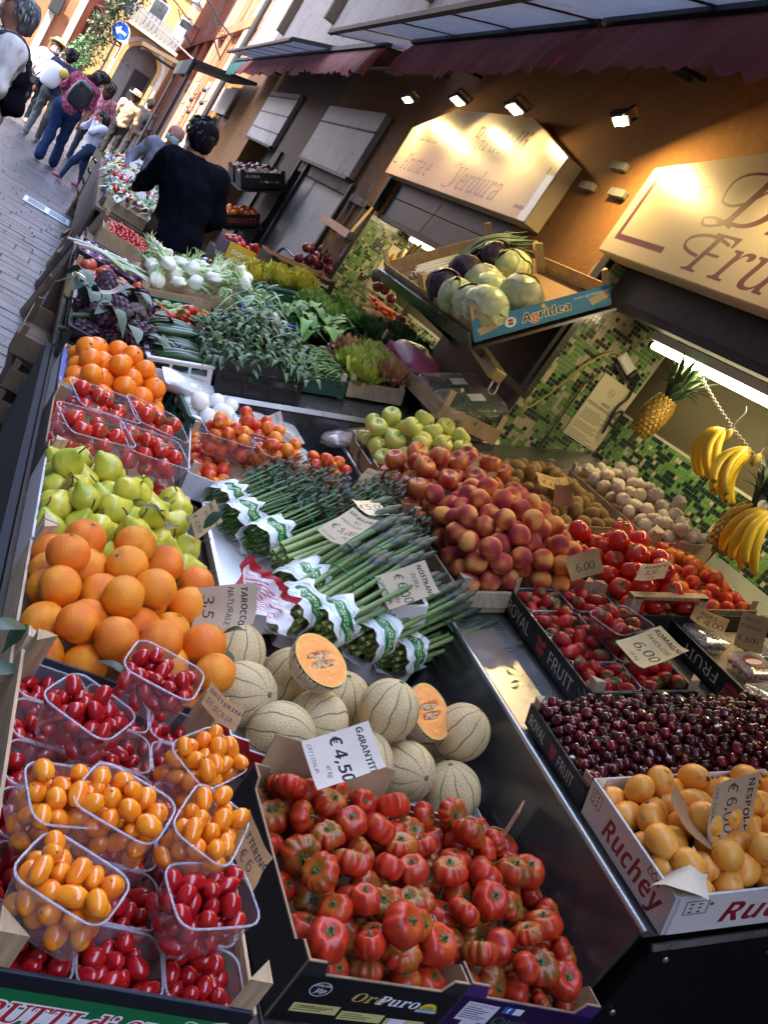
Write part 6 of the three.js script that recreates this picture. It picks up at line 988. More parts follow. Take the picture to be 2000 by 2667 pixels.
  heap(so, 'onionWhite', 14, 0.24, 0.36, { label: 'white spring onion bulb in the blue crate', cat: 'onion', group: 'spring onions in the blue crate', name: 'white_onion' }, { floor: () => 0.06, tilt: 1.2, scale: 0.9 });
  const sl = solo('spring_onion_leaves', leafMass(0.24, 0.5, 0.1, 60, 0.22, 0.008, [0.06, 0.18, 0.04], [0.2, 0.36, 0.12], 51), M.vcLeaf, 'green spring onion leaves across the blue crate', 'leaves'); sl.userData.kind = 'stuff'; Q2(sl, 0.6, -4.5, 0.08);
  // beans
  const bc = Q2(woodCrate('dark green printed wooden crate of green beans', 0.26, 0.46, 0.09, { mat: mat('greenBoard', 0.012, 0.06, 0.045, 0.5), floor: 0.06 }), 0.72, -3.66, 0.004);
  const bl = []; for (let i = 0; i < 240; i++) { const x = rr(-0.11, 0.11), z = rr(-0.2, 0.2), a = rr(0, 6.28), q = 0.05, y = rr(0.06, 0.11); bl.push(paint(tube([[x - q * cos(a), y, z - q * sin(a)], [x, y + rr(0, 0.012), z], [x + q * cos(a), y, z + q * sin(a)]], 0.0035, 5, 4), mix3([0.05, 0.14, 0.03], [0.12, 0.25, 0.06], rnd()))); }
  const bo = solo('green_beans', merge(bl), M.vcLeaf, 'heap of thin green beans in the dark green crate', 'green beans'); bo.userData.kind = 'stuff'; Q2(bo, 0.72, -3.66, 0.0);
  // lettuces
  const lights = [[0.5, 0.5, 0.1], [0.62, 0.58, 0.06]], gF = [headGeo(0.1, 30, 0.16, [0.62, 0.58, 0.16], [0.4, 0.48, 0.07], 61), headGeo(0.1, 30, 0.16, [0.7, 0.55, 0.05], [0.5, 0.5, 0.07], 62), headGeo(0.11, 26, 0.09, [0.45, 0.55, 0.15], [0.09, 0.24, 0.035], 63, true), headGeo(0.11, 26, 0.1, [0.1, 0.2, 0.04], [0.02, 0.07, 0.015], 64), headGeo(0.1, 30, 0.18, [0.6, 0.55, 0.2], [0.32, 0.1, 0.06], 65)];
  const hd = (k, u, z, h, label, grp) => { const o = solo('lettuce', gF[k], M.vcLeaf, label, 'lettuce', grp); Q2(o, u, z, h); o.quaternion.multiply(upq(0.3)); return o; };
  const fcr = Q2(woodCrate('pale wooden crate of frizzy pale lettuce', 0.26, 0.5, 0.09, { mat: M.woodPale, floor: 0.05 }), 1.0, -3.72, 0.004);
  for (let i = 0; i < 6; i++) hd(i % 3 === 1 ? 4 : 0, 0.95 + (i % 2) * 0.11, -3.54 - Math.floor(i / 2) * 0.16, 0.07, 'frizzy pale lettuce in the pale wooden crate', 'frizzy lettuces in the pale crate');
  const ycr = Q2(plasticCrate('dark green plastic crate of bright yellow endive', 0.5, 0.34, 0.1, M.plasticGreen, { floor: 0.06 }), 0.85, -5.3, 0.004);
  for (let i = 0; i < 6; i++) hd(1, 0.7 + (i % 3) * 0.15, -5.22 - Math.floor(i / 3) * 0.15, 0.11, 'bright yellow frizzy endive in the green crate', 'yellow endives in the green crate');
  const gcr = Q2(plasticCrate('black plastic crate of green lettuce heads', 0.36, 0.6, 0.1, M.plasticBlack, { floor: 0.05 }), 1.08, -4.72, 0.004);
  for (let i = 0; i < 6; i++) hd(2, 1.0 + (i % 2) * 0.16, -4.52 - Math.floor(i / 2) * 0.18, 0.08, 'green lettuce head with pale ribs in the black crate', 'green lettuces in the black crate');
  const dcr = Q2(plasticCrate('black plastic crate of dark leafy greens below the packed salads', 0.3, 0.5, 0.09, M.plasticBlack, { floor: 0.04 }), 1.3, -4.3, 0.004);
  for (let i = 0; i < 6; i++) hd(3, 1.23 + (i % 2) * 0.14, -4.12 - Math.floor(i / 2) * 0.17, 0.07, 'dark green leafy head below the packed salads', 'dark leafy heads in the black crate');
  const ch = solo('chard', leafMass(0.26, 0.4, 0.1, 60, 0.2, 0.03, [0.05, 0.17, 0.03], [0.14, 0.33, 0.06], 71), M.vcLeaf, 'loose bright green chard leaves between beans and lettuce', 'chard'); ch.userData.kind = 'stuff'; Q2(ch, 0.88, -4.35, 0.06);
  // carrots
  const cc = place(woodCrate('pale wooden crate of carrots in front of the tiled niche', 0.24, 0.5, 0.09, { mat: M.woodPale, floor: 0.05 }), 1.9, 1.3, -4.95, 0, T3);
  const cg = blob(10, 10, (u, v) => { const f = u * 2 * PI, k = 0.014 * Math.pow(1 - v, 0.6) * sstep(0, 0.06, v); return [k * cos(f), 0.08 - 0.17 * v, k * sin(f)]; }).rotateX(PI / 2), cM = mat('carrot', 0.72, 0.14, 0.015, 0.5);
  for (let i = 0; i < 28; i++) { const o = solo('carrot', cg, cM, 'orange carrot in the pale crate by the tiled niche', 'carrot', 'carrots in the pale crate'); o.position.set(1.87 + rr(-0.09, 0.09), 1.385 + rr(0, 0.035) + 0.0, -4.95 + rr(-0.12, 0.12)); o.rotation.set(rr(-0.1, 0.1), rr(-0.5, 0.5), 0); }
}
// ------------------------------------------------------------------ shop signs
rnd = mulberry(501);
function script(g, s, x, y, size, sx = 0.9) { g.save(); g.translate(x, y); g.transform(sx, 0, -0.42, 1, 0, 0); g.fillStyle = '#58262c'; g.font = `${size}px serif`; g.fillText(s, 0, 0); g.restore(); }
const swash = (g, pts, w) => { g.strokeStyle = '#58262c'; g.lineCap = 'round'; g.lineWidth = w; g.beginPath(); g.moveTo(pts[0], pts[1]); for (let i = 2; i < pts.length; i += 4) g.quadraticCurveTo(pts[i], pts[i + 1], pts[i + 2], pts[i + 3]); g.stroke(); };
function shopSign(label, z0, z1, yl, yr, peak, TW, draw) {
  const t = thing('shop_sign', label, 'sign', 'shop signs'), L = z1 - z0, y0 = 2.165, s = new THREE.Shape(), H = peak - y0;
  s.moveTo(0, 0); s.lineTo(L, 0); s.lineTo(L, yr - y0); s.lineTo(L * 0.74, H); s.lineTo(L * 0.26, H); s.lineTo(0, yl - y0); s.closePath();
  P('box', new THREE.ExtrudeGeometry(s, { depth: 0.09, bevelEnabled: true, bevelSize: 0.004, bevelThickness: 0.004, bevelSegments: 1 }).rotateY(-PI / 2).translate(1.998, y0, z0), mat('signBox' + z0, 0.6, 0.53, 0.38, 0.4), t);
  const tex = canvas(TW, Math.round(TW * H / L), (g, w, h) => { g.fillStyle = '#b8aa8e'; g.fillRect(0, 0, w, h); draw(g, (m) => m / L * w, (m) => h - m / H * h); });
  const g = new THREE.ShapeGeometry(s), uv = g.attributes.uv, p = g.attributes.position; for (let i = 0; i < uv.count; i++) uv.setXY(i, p.getX(i) / L, p.getY(i) / H);
  P('lettered_face', g.rotateY(-PI / 2).translate(1.9, y0, z0), new THREE.MeshPhysicalMaterial({ map: tex, roughness: 0.32, side: THREE.DoubleSide, clearcoat: 0.3 }), t);
}
shopSign('cream shop sign lettered Ditta Bardelli, Frutta e Verdura, left of the two', -6.6, -4.09, 2.53, 2.52, 2.7, 1536, (g, X, Y) => { script(g, 'Ditta', X(0.3), Y(0.285), 108, 0.95); script(g, 'Bardelli', X(1.18), Y(0.3), 124, 1.02); script(g, '1963', X(1.22), Y(0.2), 40); script(g, 'Frutta e', X(0.24), Y(0.06), 104, 0.92); script(g, 'Verdura', X(1.26), Y(0.045), 118, 1.0); swash(g, [X(1.22), Y(0.17), X(1.36), Y(0.24), X(1.34), Y(0.12), X(1.3), Y(0.0), X(1.18), Y(0.05)], 5); g.fillStyle = '#58262c'; g.fillRect(X(2.41), Y(0.29), 13, 140); g.fillRect(X(2.3), Y(0.07), 80, 13); g.fillRect(X(0.05), Y(0.1), 36, 11); });
shopSign('cream shop sign with a large D over the word Frutta, right of the two', -3.33, 0.35, 2.54, 2.54, 2.74, 2048, (g, X, Y) => { g.fillStyle = '#58262c'; g.fillRect(X(0.055), Y(0.345), 13, 145); g.fillRect(X(0.055), Y(0.345), 200, 14); g.fillRect(X(0.055), Y(0.085), 195, 14); script(g, 'Ditta  Bardelli', X(0.56), Y(0.22), 172, 1.2); script(g, 'Frutta  e  Verdura', X(0.55), Y(0.03), 122, 1.25); swash(g, [X(0.66), Y(0.42), X(0.47), Y(0.42), X(0.53), Y(0.3), X(0.62), Y(0.26), X(0.72), Y(0.36)], 6); swash(g, [X(0.62), Y(0.22), X(0.5), Y(0.18), X(0.5), Y(0.225), X(0.55), Y(0.25), X(0.66), Y(0.215)], 6); swash(g, [X(0.6), Y(0.09), X(0.46), Y(0.1), X(0.51), Y(0.15), X(0.6), Y(0.19), X(0.72), Y(0.155)], 7); });
// ------------------------------------------------------------------ lamps
const warm = [1, 0.68, 0.24];
const glowM = new THREE.MeshStandardMaterial({ color: 0x111111, emissive: C(1, 0.86, 0.55), emissiveIntensity: 16 });
function flood(x, y, z, label, dx = 0.12, I = 52) {
  const t = thing('floodlight', label, 'lamp', 'floodlights under the awning'), d = V(dx, -0.86, 0.42).normalize(); t.position.set(x, y, z); t.lookAt(V(x, y, z).add(d)); t.scale.setScalar(0.68);
  P('housing', cbox(0.15, 0.115, 0.035, 0.008, 0, 0, -0.02), M.iron, t); P('bracket', merge([bar([-0.085, 0, 0], [-0.085, 0.09, -0.05], 0.006, 0.02), bar([0.085, 0, 0], [0.085, 0.09, -0.05], 0.006, 0.02), bar([-0.085, 0.09, -0.05], [0.085, 0.09, -0.05], 0.01, 0.02)]), M.iron, t); P('heat_sink', merge([...Array(6)].map((_, i) => box(0.004, 0.08, 0.02, -0.05 + i * 0.02, 0, -0.045))), M.iron, t);
  P('lens', cbox(0.115, 0.08, 0.004, 0.0015, 0, 0, 0.002), glowM, t);
  const l = new THREE.RectAreaLight(C(...warm), I, 0.075, 0.05); l.position.copy(V(x, y, z).addScaledVector(d, 0.012)); l.lookAt(V(x, y, z).add(d)); scene.add(l);
}
flood(1.72, 2.63, -6.45, 'glowing floodlight furthest along, above the left edge of the left sign', 0.4, 140); flood(1.72, 2.65, -5.46, 'glowing floodlight above the word Ditta of the left sign'); flood(1.72, 2.63, -4.57, 'glowing floodlight above the word Bardelli of the left sign'); flood(1.72, 2.62, -3.47, 'brightest glowing floodlight between the two signs', 0.42, 210); flood(1.72, 2.64, -2.45, 'glowing floodlight above the right sign at the picture edge');
function tubeLight(x, y, z0, z1, label, I) {
  const t = thing('tube_lamp', label, 'lamp', 'tube lamps in the shops'), L = z1 - z0, zc = (z0 + z1) / 2;
  P('batten', cbox(0.05, 0.035, L + 0.06, 0.005, x, y + 0.035, zc), M.white, t); P('glowing_tube', rod([x, y, z0], [x, y, z1], 0.014, 0.014, 12), new THREE.MeshStandardMaterial({ color: 0x111111, emissive: C(1, 0.84, 0.5), emissiveIntensity: 5 }), t); P('end_cap', merge([rod([x, y, z0 - 0.02], [x, y, z0], 0.018), rod([x, y, z1], [x, y, z1 + 0.02], 0.018)]), M.iron, t);
  const l = new THREE.RectAreaLight(C(1, 0.76, 0.36), I, L, 0.03); l.position.set(x, y - 0.017, zc); const m = new THREE.Matrix4().makeBasis(V(0, 0, 1), V(0.94, 0.34, 0).normalize(), V(-0.34, 0.94, 0).normalize().multiplyScalar(1)); l.quaternion.setFromRotationMatrix(new THREE.Matrix4().makeBasis(V(0, 0, 1), V(1, 0, 0), V(0, 1, 0))); scene.add(l);
}
tubeLight(2.25, 1.967, -3.09, -1.6, 'bright fluorescent tube above the bananas', 7);
tubeLight(2.3, 1.875, -6.45, -4.9, 'bright fluorescent tube in the left shop', 7);
// ------------------------------------------------------------------ notices, cables
function notice(label, x0, x1, y0, y1, z, lines, big) {
  const t = canvas(256, 384, (g) => { g.fillStyle = '#d8d0b4'; g.fillRect(0, 0, 256, 384); g.fillStyle = '#4a463c'; g.textAlign = 'center'; if (big) { g.font = 'bold 25px sans-serif'; g.fillText('AREA', 128, 150); g.fillText('VIDEOSORVEGLIATA', 128, 178, 236); } else { g.font = 'bold 15px sans-serif'; g.fillText('AVVISO', 128, 150); g.strokeStyle = '#7a7466'; g.strokeRect(30, 250, 80, 90); } for (let k = 0; k < lines; k++) g.fillRect(24, 204 + k * 11 + (k > 5 ? 14 : 0) + (k > 9 ? 12 : 0), 120 + (k * 53) % 88, 3); if (big) { g.strokeStyle = '#6a665a'; g.lineWidth = 2; for (let k = 0; k < 3; k++) { g.beginPath(); g.ellipse(112, 60 + k * 12, 24 - k * 4, 12, 0.3, 0, 7); g.stroke(); } } });
  const o = solo('notice', cbox(x1 - x0, y1 - y0, 0.003, 0.0008, 0, 0, 0), M.paper, label, 'notice'); o.position.set((x0 + x1) / 2, (y0 + y1) / 2, z); P('print', new THREE.PlaneGeometry(x1 - x0 - 0.004, y1 - y0 - 0.004).translate(0, 0, 0.0022), printMat(t, 0.35), o);
}
notice('paper notice reading area videosorvegliata on the tiled jamb', 2.28, 2.49, 1.456, 1.777, -3.303, 14, true);
notice('large pale notice on the tiled jamb of the left shop', 2.25, 2.455, 1.39, 1.775, -6.603, 5, false);
{
  const t = thing('power_adaptor', 'white socket with a yellow cable and black plug on the tiles', 'socket');
  P('socket', cbox(0.1, 0.05, 0.03, 0.008).rotateZ(-0.35).translate(2.33, 1.86, -3.29), M.plasticWhite, t); P('plug', cbox(0.05, 0.045, 0.04, 0.006).rotateZ(-0.35).translate(2.4, 1.83, -3.28), M.plasticBlack, t); P('bracket', cbox(0.1, 0.015, 0.02, 0.003).rotateZ(-0.35).translate(2.33, 1.815, -3.29), M.steelDark, t);
  P('cable', tube([[2.285, 1.875, -3.29], [2.23, 1.86, -3.285], [2.16, 1.76, -3.285], [2.1, 1.58, -3.285], [2.05, 1.47, -3.285], [2.02, 1.46, -3.27], [1.99, 1.5, -3.25], [1.97, 1.58, -3.26]], 0.004, 6, 60), mat('cable', 0.5, 0.4, 0.16, 0.5), t);
  P('black_cable', tube([[2.42, 1.83, -3.27], [2.44, 1.74, -3.275], [2.42, 1.69, -3.27], [2.43, 1.62, -3.272], [2.46, 1.6, -3.27], [2.46, 1.68, -3.272], [2.43, 1.65, -3.268], [2.44, 1.55, -3.27]], 0.006, 6, 60), M.plasticBlack, t);
  solo('iron_hook_rod', merge([rod([2.22, 1.26, -3.29], [2.215, 1.69, -3.29], 0.0045), tube([[2.215, 1.69, -3.29], [2.23, 1.72, -3.28], [2.21, 1.74, -3.285]], 0.006, 5)]), M.woodOld, 'thin dark rod hanging on the tiles beside the notice', 'rod');
}
// ------------------------------------------------------------------ bananas, pineapples on the chain
{
  const ch = thing('hanging_chain', 'thin metal chain strung across the right shop for the bananas', 'chain'), lk = new THREE.TorusGeometry(0.006, 0.0016, 4, 8), a = V(2.25, 1.99, -2.85), b = V(2.25, 1.72, -1.75);
  for (let i = 0; i < 90; i++) { const m = P('link', lk, M.steel, ch), s = i / 89; m.position.copy(a).lerp(b, s).add(V(0, -0.05 * sin(PI * s), 0)); m.rotation.set(1.3, i % 2 ? PI / 2 : 0, 0); }
  const ban = blob(10, 16, (u, v) => { const f = Math.round(u * 10) / 10 * 2 * PI, s = v, ang = -0.75 + 1.5 * s, R = 0.13, k = 0.0165 * Math.pow(clamp(sin(clamp(s * 0.9 + 0.07) * PI)), 0.4) * (s < 0.13 ? 0.45 + s * 4 : 1) * (s > 0.95 ? 0.6 : 1) * (1 + 0.06 * cos(5 * f)); return [(R + k * cos(f)) * cos(ang) - R, -(R + k * cos(f)) * sin(ang), k * sin(f)]; }, (u, v, q) => { const e = Math.max(sstep(0.93, 0.99, v), sstep(0.05, 0.0, v) * 0.6); return mix3(mix3([0.72, 0.48, 0.02], [0.66, 0.5, 0.04], clamp(0.5 + n3(q[0] * 30, q[1] * 30, q[2] * 30))), [0.05, 0.035, 0.015], e); });
  const bunch = (label, x, y, z, n, ry, tilt) => { const t = thing('banana_bunch', label, 'bananas', 'hanging banana bunches'); t.position.set(x, y, z); t.rotation.set(0, ry, 0); for (let i = 0; i < n; i++) { const row = i % 2, k = Math.floor(i / 2), m = P('banana', ban, M.vcWax, t), a = (k - (Math.ceil(n / 2) - 1) / 2), g = new THREE.Group(); m.position.set(0.03, -0.1, 0); m.rotation.set(0, row * 0.25, -0.35 - row * 0.3 + tilt); m.position.applyAxisAngle(V(0, 0, 1), -row * 0.3 + tilt); const q = new THREE.Quaternion().setFromEuler(new THREE.Euler(-a * 0.3, 0, 0)); m.position.applyQuaternion(q).add(V(0, 0, a * 0.03)); m.quaternion.premultiply(q); } P('crown', blob(10, 6, ell(0.014, 0.024, 0.022)).translate(0.0, -0.01, 0), mat('banCrown', 0.3, 0.24, 0.05, 0.7), t); t.scale.setScalar(1.08); P('hook', tube([[0, 0, 0], [0.004, 0.04, 0], [0, 0.08, 0], [0.01, 0.095, 0]], 0.002, 5), M.steel, t); };
  bunch('bunch of ripe yellow bananas hanging left, under the tube lamp', 2.25, 1.82, -2.42, 8, 2.6, 0.1); bunch('bunch of ripe yellow bananas hanging right, lower on the chain', 2.25, 1.795, -2.24, 9, 2.2, 0.35); bunch('bananas cut off by the right picture edge', 2.2, 1.66, -1.98, 8, 2.8, 0.4);
  const dk = mat('pineDark', 0.05, 0.06, 0.02, 0.8), pe = mat('pineEye', 0.46, 0.26, 0.04, 0.55, {}), eg = merge([paint(blob(8, 5, (u, v) => { const f = u * 2 * PI, s = sin(v * PI); const d = 1 / (Math.abs(cos(f)) + Math.abs(sin(f))); return [0.0125 * s * d * cos(f) * 1.25, 0.0125 * s * d * sin(f) * 1.25, 0.005 * cos(v * PI)]; }), (x, y, z) => mix3([0.5, 0.27, 0.03], [0.16, 0.17, 0.04], sstep(0.006, 0.013, Math.hypot(x, y)))), paint(ribbon([[0, 0, 0.004], [0, 0.004, 0.008], [0, 0.009, 0.008]], [0.002, 0.0025, 0.0004], 0.1, V(0, 0, 1), 3), [0.3, 0.18, 0.06])]);
  const pine = (label, x, y, z, s, tag2) => { const t = thing('pineapple', label, 'pineapple', 'hanging pineapples'); t.position.set(x, y, z); t.scale.setScalar(s); t.rotation.set(0.05, 0.4, -0.12); const pr = (k) => 0.052 * Math.pow(sin(PI * (0.12 + 0.78 * k)), 0.45); P('body', blob(20, 14, (u, v) => { const f = u * 2 * PI, r = pr(v) * sin(clamp(v, 0.03, 0.97) * PI) ** 0.12; return [r * cos(f) * (v === 0 || v === 1 ? 0 : 1), 0.085 - 0.17 * v, r * sin(f) * (v === 0 || v === 1 ? 0 : 1)]; }), dk, t);
    for (let j = 0; j < 10; j++) for (let i = 0; i < 13; i++) { const k = (j + 0.5) / 10, f = (i + (j % 2) * 0.5) / 13 * 2 * PI, r = pr(k), m = P('eye', eg, M.vc, t); m.position.set(r * cos(f), 0.085 - 0.17 * k, r * sin(f)); m.lookAt(m.position.clone().multiplyScalar(2).setY(0.085 - 0.17 * k).applyMatrix4(t.matrix)); m.quaternion.setFromUnitVectors(V(0, 0, 1), V(cos(f), 0.0, sin(f))); const sc = 0.85 + 0.25 * sin(k * PI); m.scale.set(sc, sc, 1); }
    const lv = []; for (let i = 0; i < 44; i++) { const k = i / 44, a = i * 2.4, L = 0.09 + 0.11 * sin(k * 2.6), o = mix(1.05, 0.12, k); lv.push(paint(ribbon([[0.012 * cos(a), 0.082, 0.012 * sin(a)], [0.45 * L * o * cos(a) + 0.01 * cos(a), 0.085 + L * 0.5, 0.45 * L * o * sin(a)], [L * o * cos(a), 0.085 + L * (1 - 0.55 * o * o), L * o * sin(a)]], [0.009, 0.01, 0.007, 0.0006], 0.35, V(cos(a), 1, sin(a)).normalize(), 6), mix3([0.03, 0.075, 0.03], [0.08, 0.14, 0.07], k))); } P('crown', merge(lv), M.vcLeaf, t);
    P('stalk', rod([0, -0.085, 0], [0.006, -0.14, 0.004], 0.008, 0.002, 6), M.rope, t); P('string', tube([[0.01, 0.12, 0], [0.03, 0.24, 0.01], [0.02, 0.36, 0]], 0.002, 4), M.rope, t);
    if (tag2) { P('black_tag', cbox(0.045, 0.11, 0.002, 0.0008).rotateX(-0.1).rotateY(-0.9).translate(-0.055, 0.07, 0.03), M.plasticBlack, t); P('tag_emblem', new THREE.CircleGeometry(0.017, 16).rotateX(-0.1).rotateY(-0.9).translate(-0.0575, 0.1, 0.032), M.white, t); } };
  pine('pineapple hanging under the left end of the tube lamp', 2.22, 1.725, -2.78, 1.0, false); pine('pineapple with a black tag hanging below the bananas', 2.2, 1.565, -2.07, 1.02, true);
}
// ------------------------------------------------------------------ cabbages and leeks on the tilted shelf of the pier
const TK = 46 * D2R, ck = cos(TK), sk = sin(TK), K = (o, u, z, h = 0, ry = 0) => place(o, 1.56 + u * ck - h * sk, 1.555 + u * sk + h * ck, z, ry, TK);
{
  rnd = mulberry(502);
  const s = thing('tilted_shelf', 'dark steel shelf tilted on the pier carrying the cabbage crates', 'shelf');
  K(P('tray', box(0.62, 0.012, 1.3), M.steelDark, s), 0.31, -3.75, -0.012); K(P('front_lip', cbox(0.012, 0.07, 1.3, 0.003), M.steelDark, s), -0.012, -3.75, 0.02);
  for (const z of [-3.25, -4.2]) P('bracket', merge([bar([1.6, 1.56, z], [1.98, 1.5, z], 0.03, 0.03), bar([1.97, 1.5, z], [1.97, 1.95, z], 0.03, 0.03)]), M.steelDark, s);
  P('arm_plate', cbox(0.06, 0.05, 0.28, 0.006).rotateX(0.15).translate(1.72, 1.53, -3.22), mat('brass', 0.42, 0.36, 0.18, 0.45, { metalness: 0.5 }), s);
  P('wire_clip', tube([[1.72, 1.5, -3.1], [1.72, 1.44, -3.08], [1.76, 1.44, -3.1], [1.76, 1.5, -3.12]], 0.004, 5), M.steel, s);
  const a = K(woodCrate('tilted wooden crate of cabbages with a blue Agridea end board', 0.6, 0.64, 0.1, { floor: 0.01, mat: M.wood, tall: 1.5, ps: 0.03 }), 0.31, -3.44, 0.0); sheet(a, 'f', 0.596, 0.085, 0.048, 0.3215, agriTex);
  const b = K(woodCrate('tilted wooden crate of leeks and red cabbages', 0.6, 0.62, 0.1, { floor: 0.01, mat: M.woodPale, tall: 1.5, ps: 0.03 }), 0.31, -4.08, 0.0);
  const cabG = (seed, ca, cb, cv) => { const l = [paint(blob(26, 16, ell(0.079, 0.074, 0.079)), ca)]; const sv = rnd; rnd = mulberry(seed); for (let k = 0; k < 6; k++) { const R = 0.0805 + 0.0016 * k, ext = rr(1.1, 1.6), g = []; const nu = 22, nv = 8, p = [], c = [], idx = [], uv = []; for (let j = 0; j <= nv; j++) for (let i = 0; i <= nu; i++) { const t = j / nv * ext * (1 + 0.1 * sin(i / nu * 2 * PI * 5 + k)), f = i / nu * 2 * PI, r = R * (1 + 0.02 * n3(t * 2, cos(f) * 2, sin(f) * 2 + k) + (j === nv ? 0.03 : 0)); p.push(r * sin(t) * cos(f), r * 0.94 * cos(t), r * sin(t) * sin(f)); const vein = Math.pow(Math.abs(cos(f * 4.5 + 1.2 * sin(t * 3))), 26) * clamp(t * 1.2) + Math.exp(-((f - PI) ** 2) * 60); c.push(...mix3(mix3(ca, cb, clamp(0.45 + 0.6 * n3(t * 3, f, k))), cv, clamp(vein) * 0.95)); uv.push(i / nu, j / nv); } for (let j = 0; j < nv; j++) for (let i = 0; i < nu; i++) { const q = j * (nu + 1) + i; idx.push(q, q + 1, q + nu + 1, q + 1, q + nu + 2, q + nu + 1); } const gg = new THREE.BufferGeometry(); gg.setAttribute('position', new THREE.Float32BufferAttribute(p, 3)); gg.setAttribute('color', new THREE.Float32BufferAttribute(c, 3)); gg.setAttribute('uv', new THREE.Float32BufferAttribute(uv, 2)); gg.setIndex(idx); gg.computeVertexNormals(); l.push(xf(gg, 0, 0, 0, rr(-1.7, 1.7), rr(0, 6), rr(-1.7, 1.7))); } rnd = sv; return merge(l); };
  const wg = [cabG(1, [0.5, 0.58, 0.33], [0.34, 0.47, 0.22], [0.68, 0.72, 0.55]), cabG(2, [0.55, 0.6, 0.36], [0.4, 0.5, 0.25], [0.7, 0.72, 0.56])], rg = cabG(3, [0.035, 0.018, 0.045], [0.018, 0.012, 0.028], [0.1, 0.07, 0.1]);
  [[0.421, -3.66], [0.235, -3.55], [0.2, -3.385], [0.27, -3.235], [0.075, -3.45], [0.085, -3.29], [0.1, -3.21], [0.39, -3.4]].slice(0, 7).forEach(([u, z], i) => { const o = solo('cabbage', wg[i % 2], M.vcWax, ['pale green cabbage highest in the tilted crate', 'pale green cabbage in the middle against the red cabbages', 'pale green cabbage in the centre of the tilted crate', 'large pale green cabbage next to the Agridea board, upper', 'pale green cabbage lowest and furthest left', 'pale green cabbage in the low row, second from the corner', 'large pale green cabbage in the lowest near corner'][i], 'cabbage', 'pale cabbages in the tilted crate'); K(o, u, z - (i === 6 ? -0.02 : 0), i > 4 ? 0.1 : 0.095); o.quaternion.multiply(upq(0.8)); o.scale.setScalar(i === 3 || i === 6 ? 1.12 : 1); });
  [[0.42, -3.86], [0.23, -3.75], [0.08, -3.62]].forEach(([u, z], i) => { const o = solo('red_cabbage', rg, M.vcWax, ['dark red cabbage highest, beside the leeks', 'dark red cabbage between the leeks and the pale cabbages', 'dark red cabbage lowest, behind the crate rim'][i], 'cabbage', 'red cabbages in the tilted crate'); K(o, u, z, 0.1); o.quaternion.multiply(upq(0.8)); });
  for (let i = 0; i < 9; i++) { const t = thing('leek', 'leek with white shaft and fanned green leaves', 'leek', 'leeks in the tilted crate'); P('shaft', paint(tube([[0, 0, 0], [0.12, 0.002, 0], [0.26, 0, 0]], 0.014, 10), (x) => mix3([0.72, 0.74, 0.66], [0.28, 0.45, 0.16], sstep(0.08, 0.26, x))), M.vcLeaf, t); const lv = []; for (let k = 0; k < 7; k++) lv.push(paint(ribbon([[0.2, 0, 0], [0.36, 0.01 + 0.01 * k % 3, (k - 3) * 0.014], [0.54 + rr(-0.05, 0.03), 0.02 + rr(0, 0.03), (k - 3) * 0.032]], [0.008, 0.015, 0.016, 0.003], 0.3, V(0, 1, 0), 6), mix3([0.08, 0.22, 0.06], [0.05, 0.12, 0.07], rnd()))); P('leaves', merge(lv), M.vcLeaf, t); P('roots', blob(8, 5, ell(0.006, 0.012, 0.012)), M.rope, t); K(t, 0.05 + 0.02 * (i % 3), -3.93 - (i % 5) * 0.045, 0.06 + Math.floor(i / 5) * 0.035, rr(-0.08, 0.08)); }
}
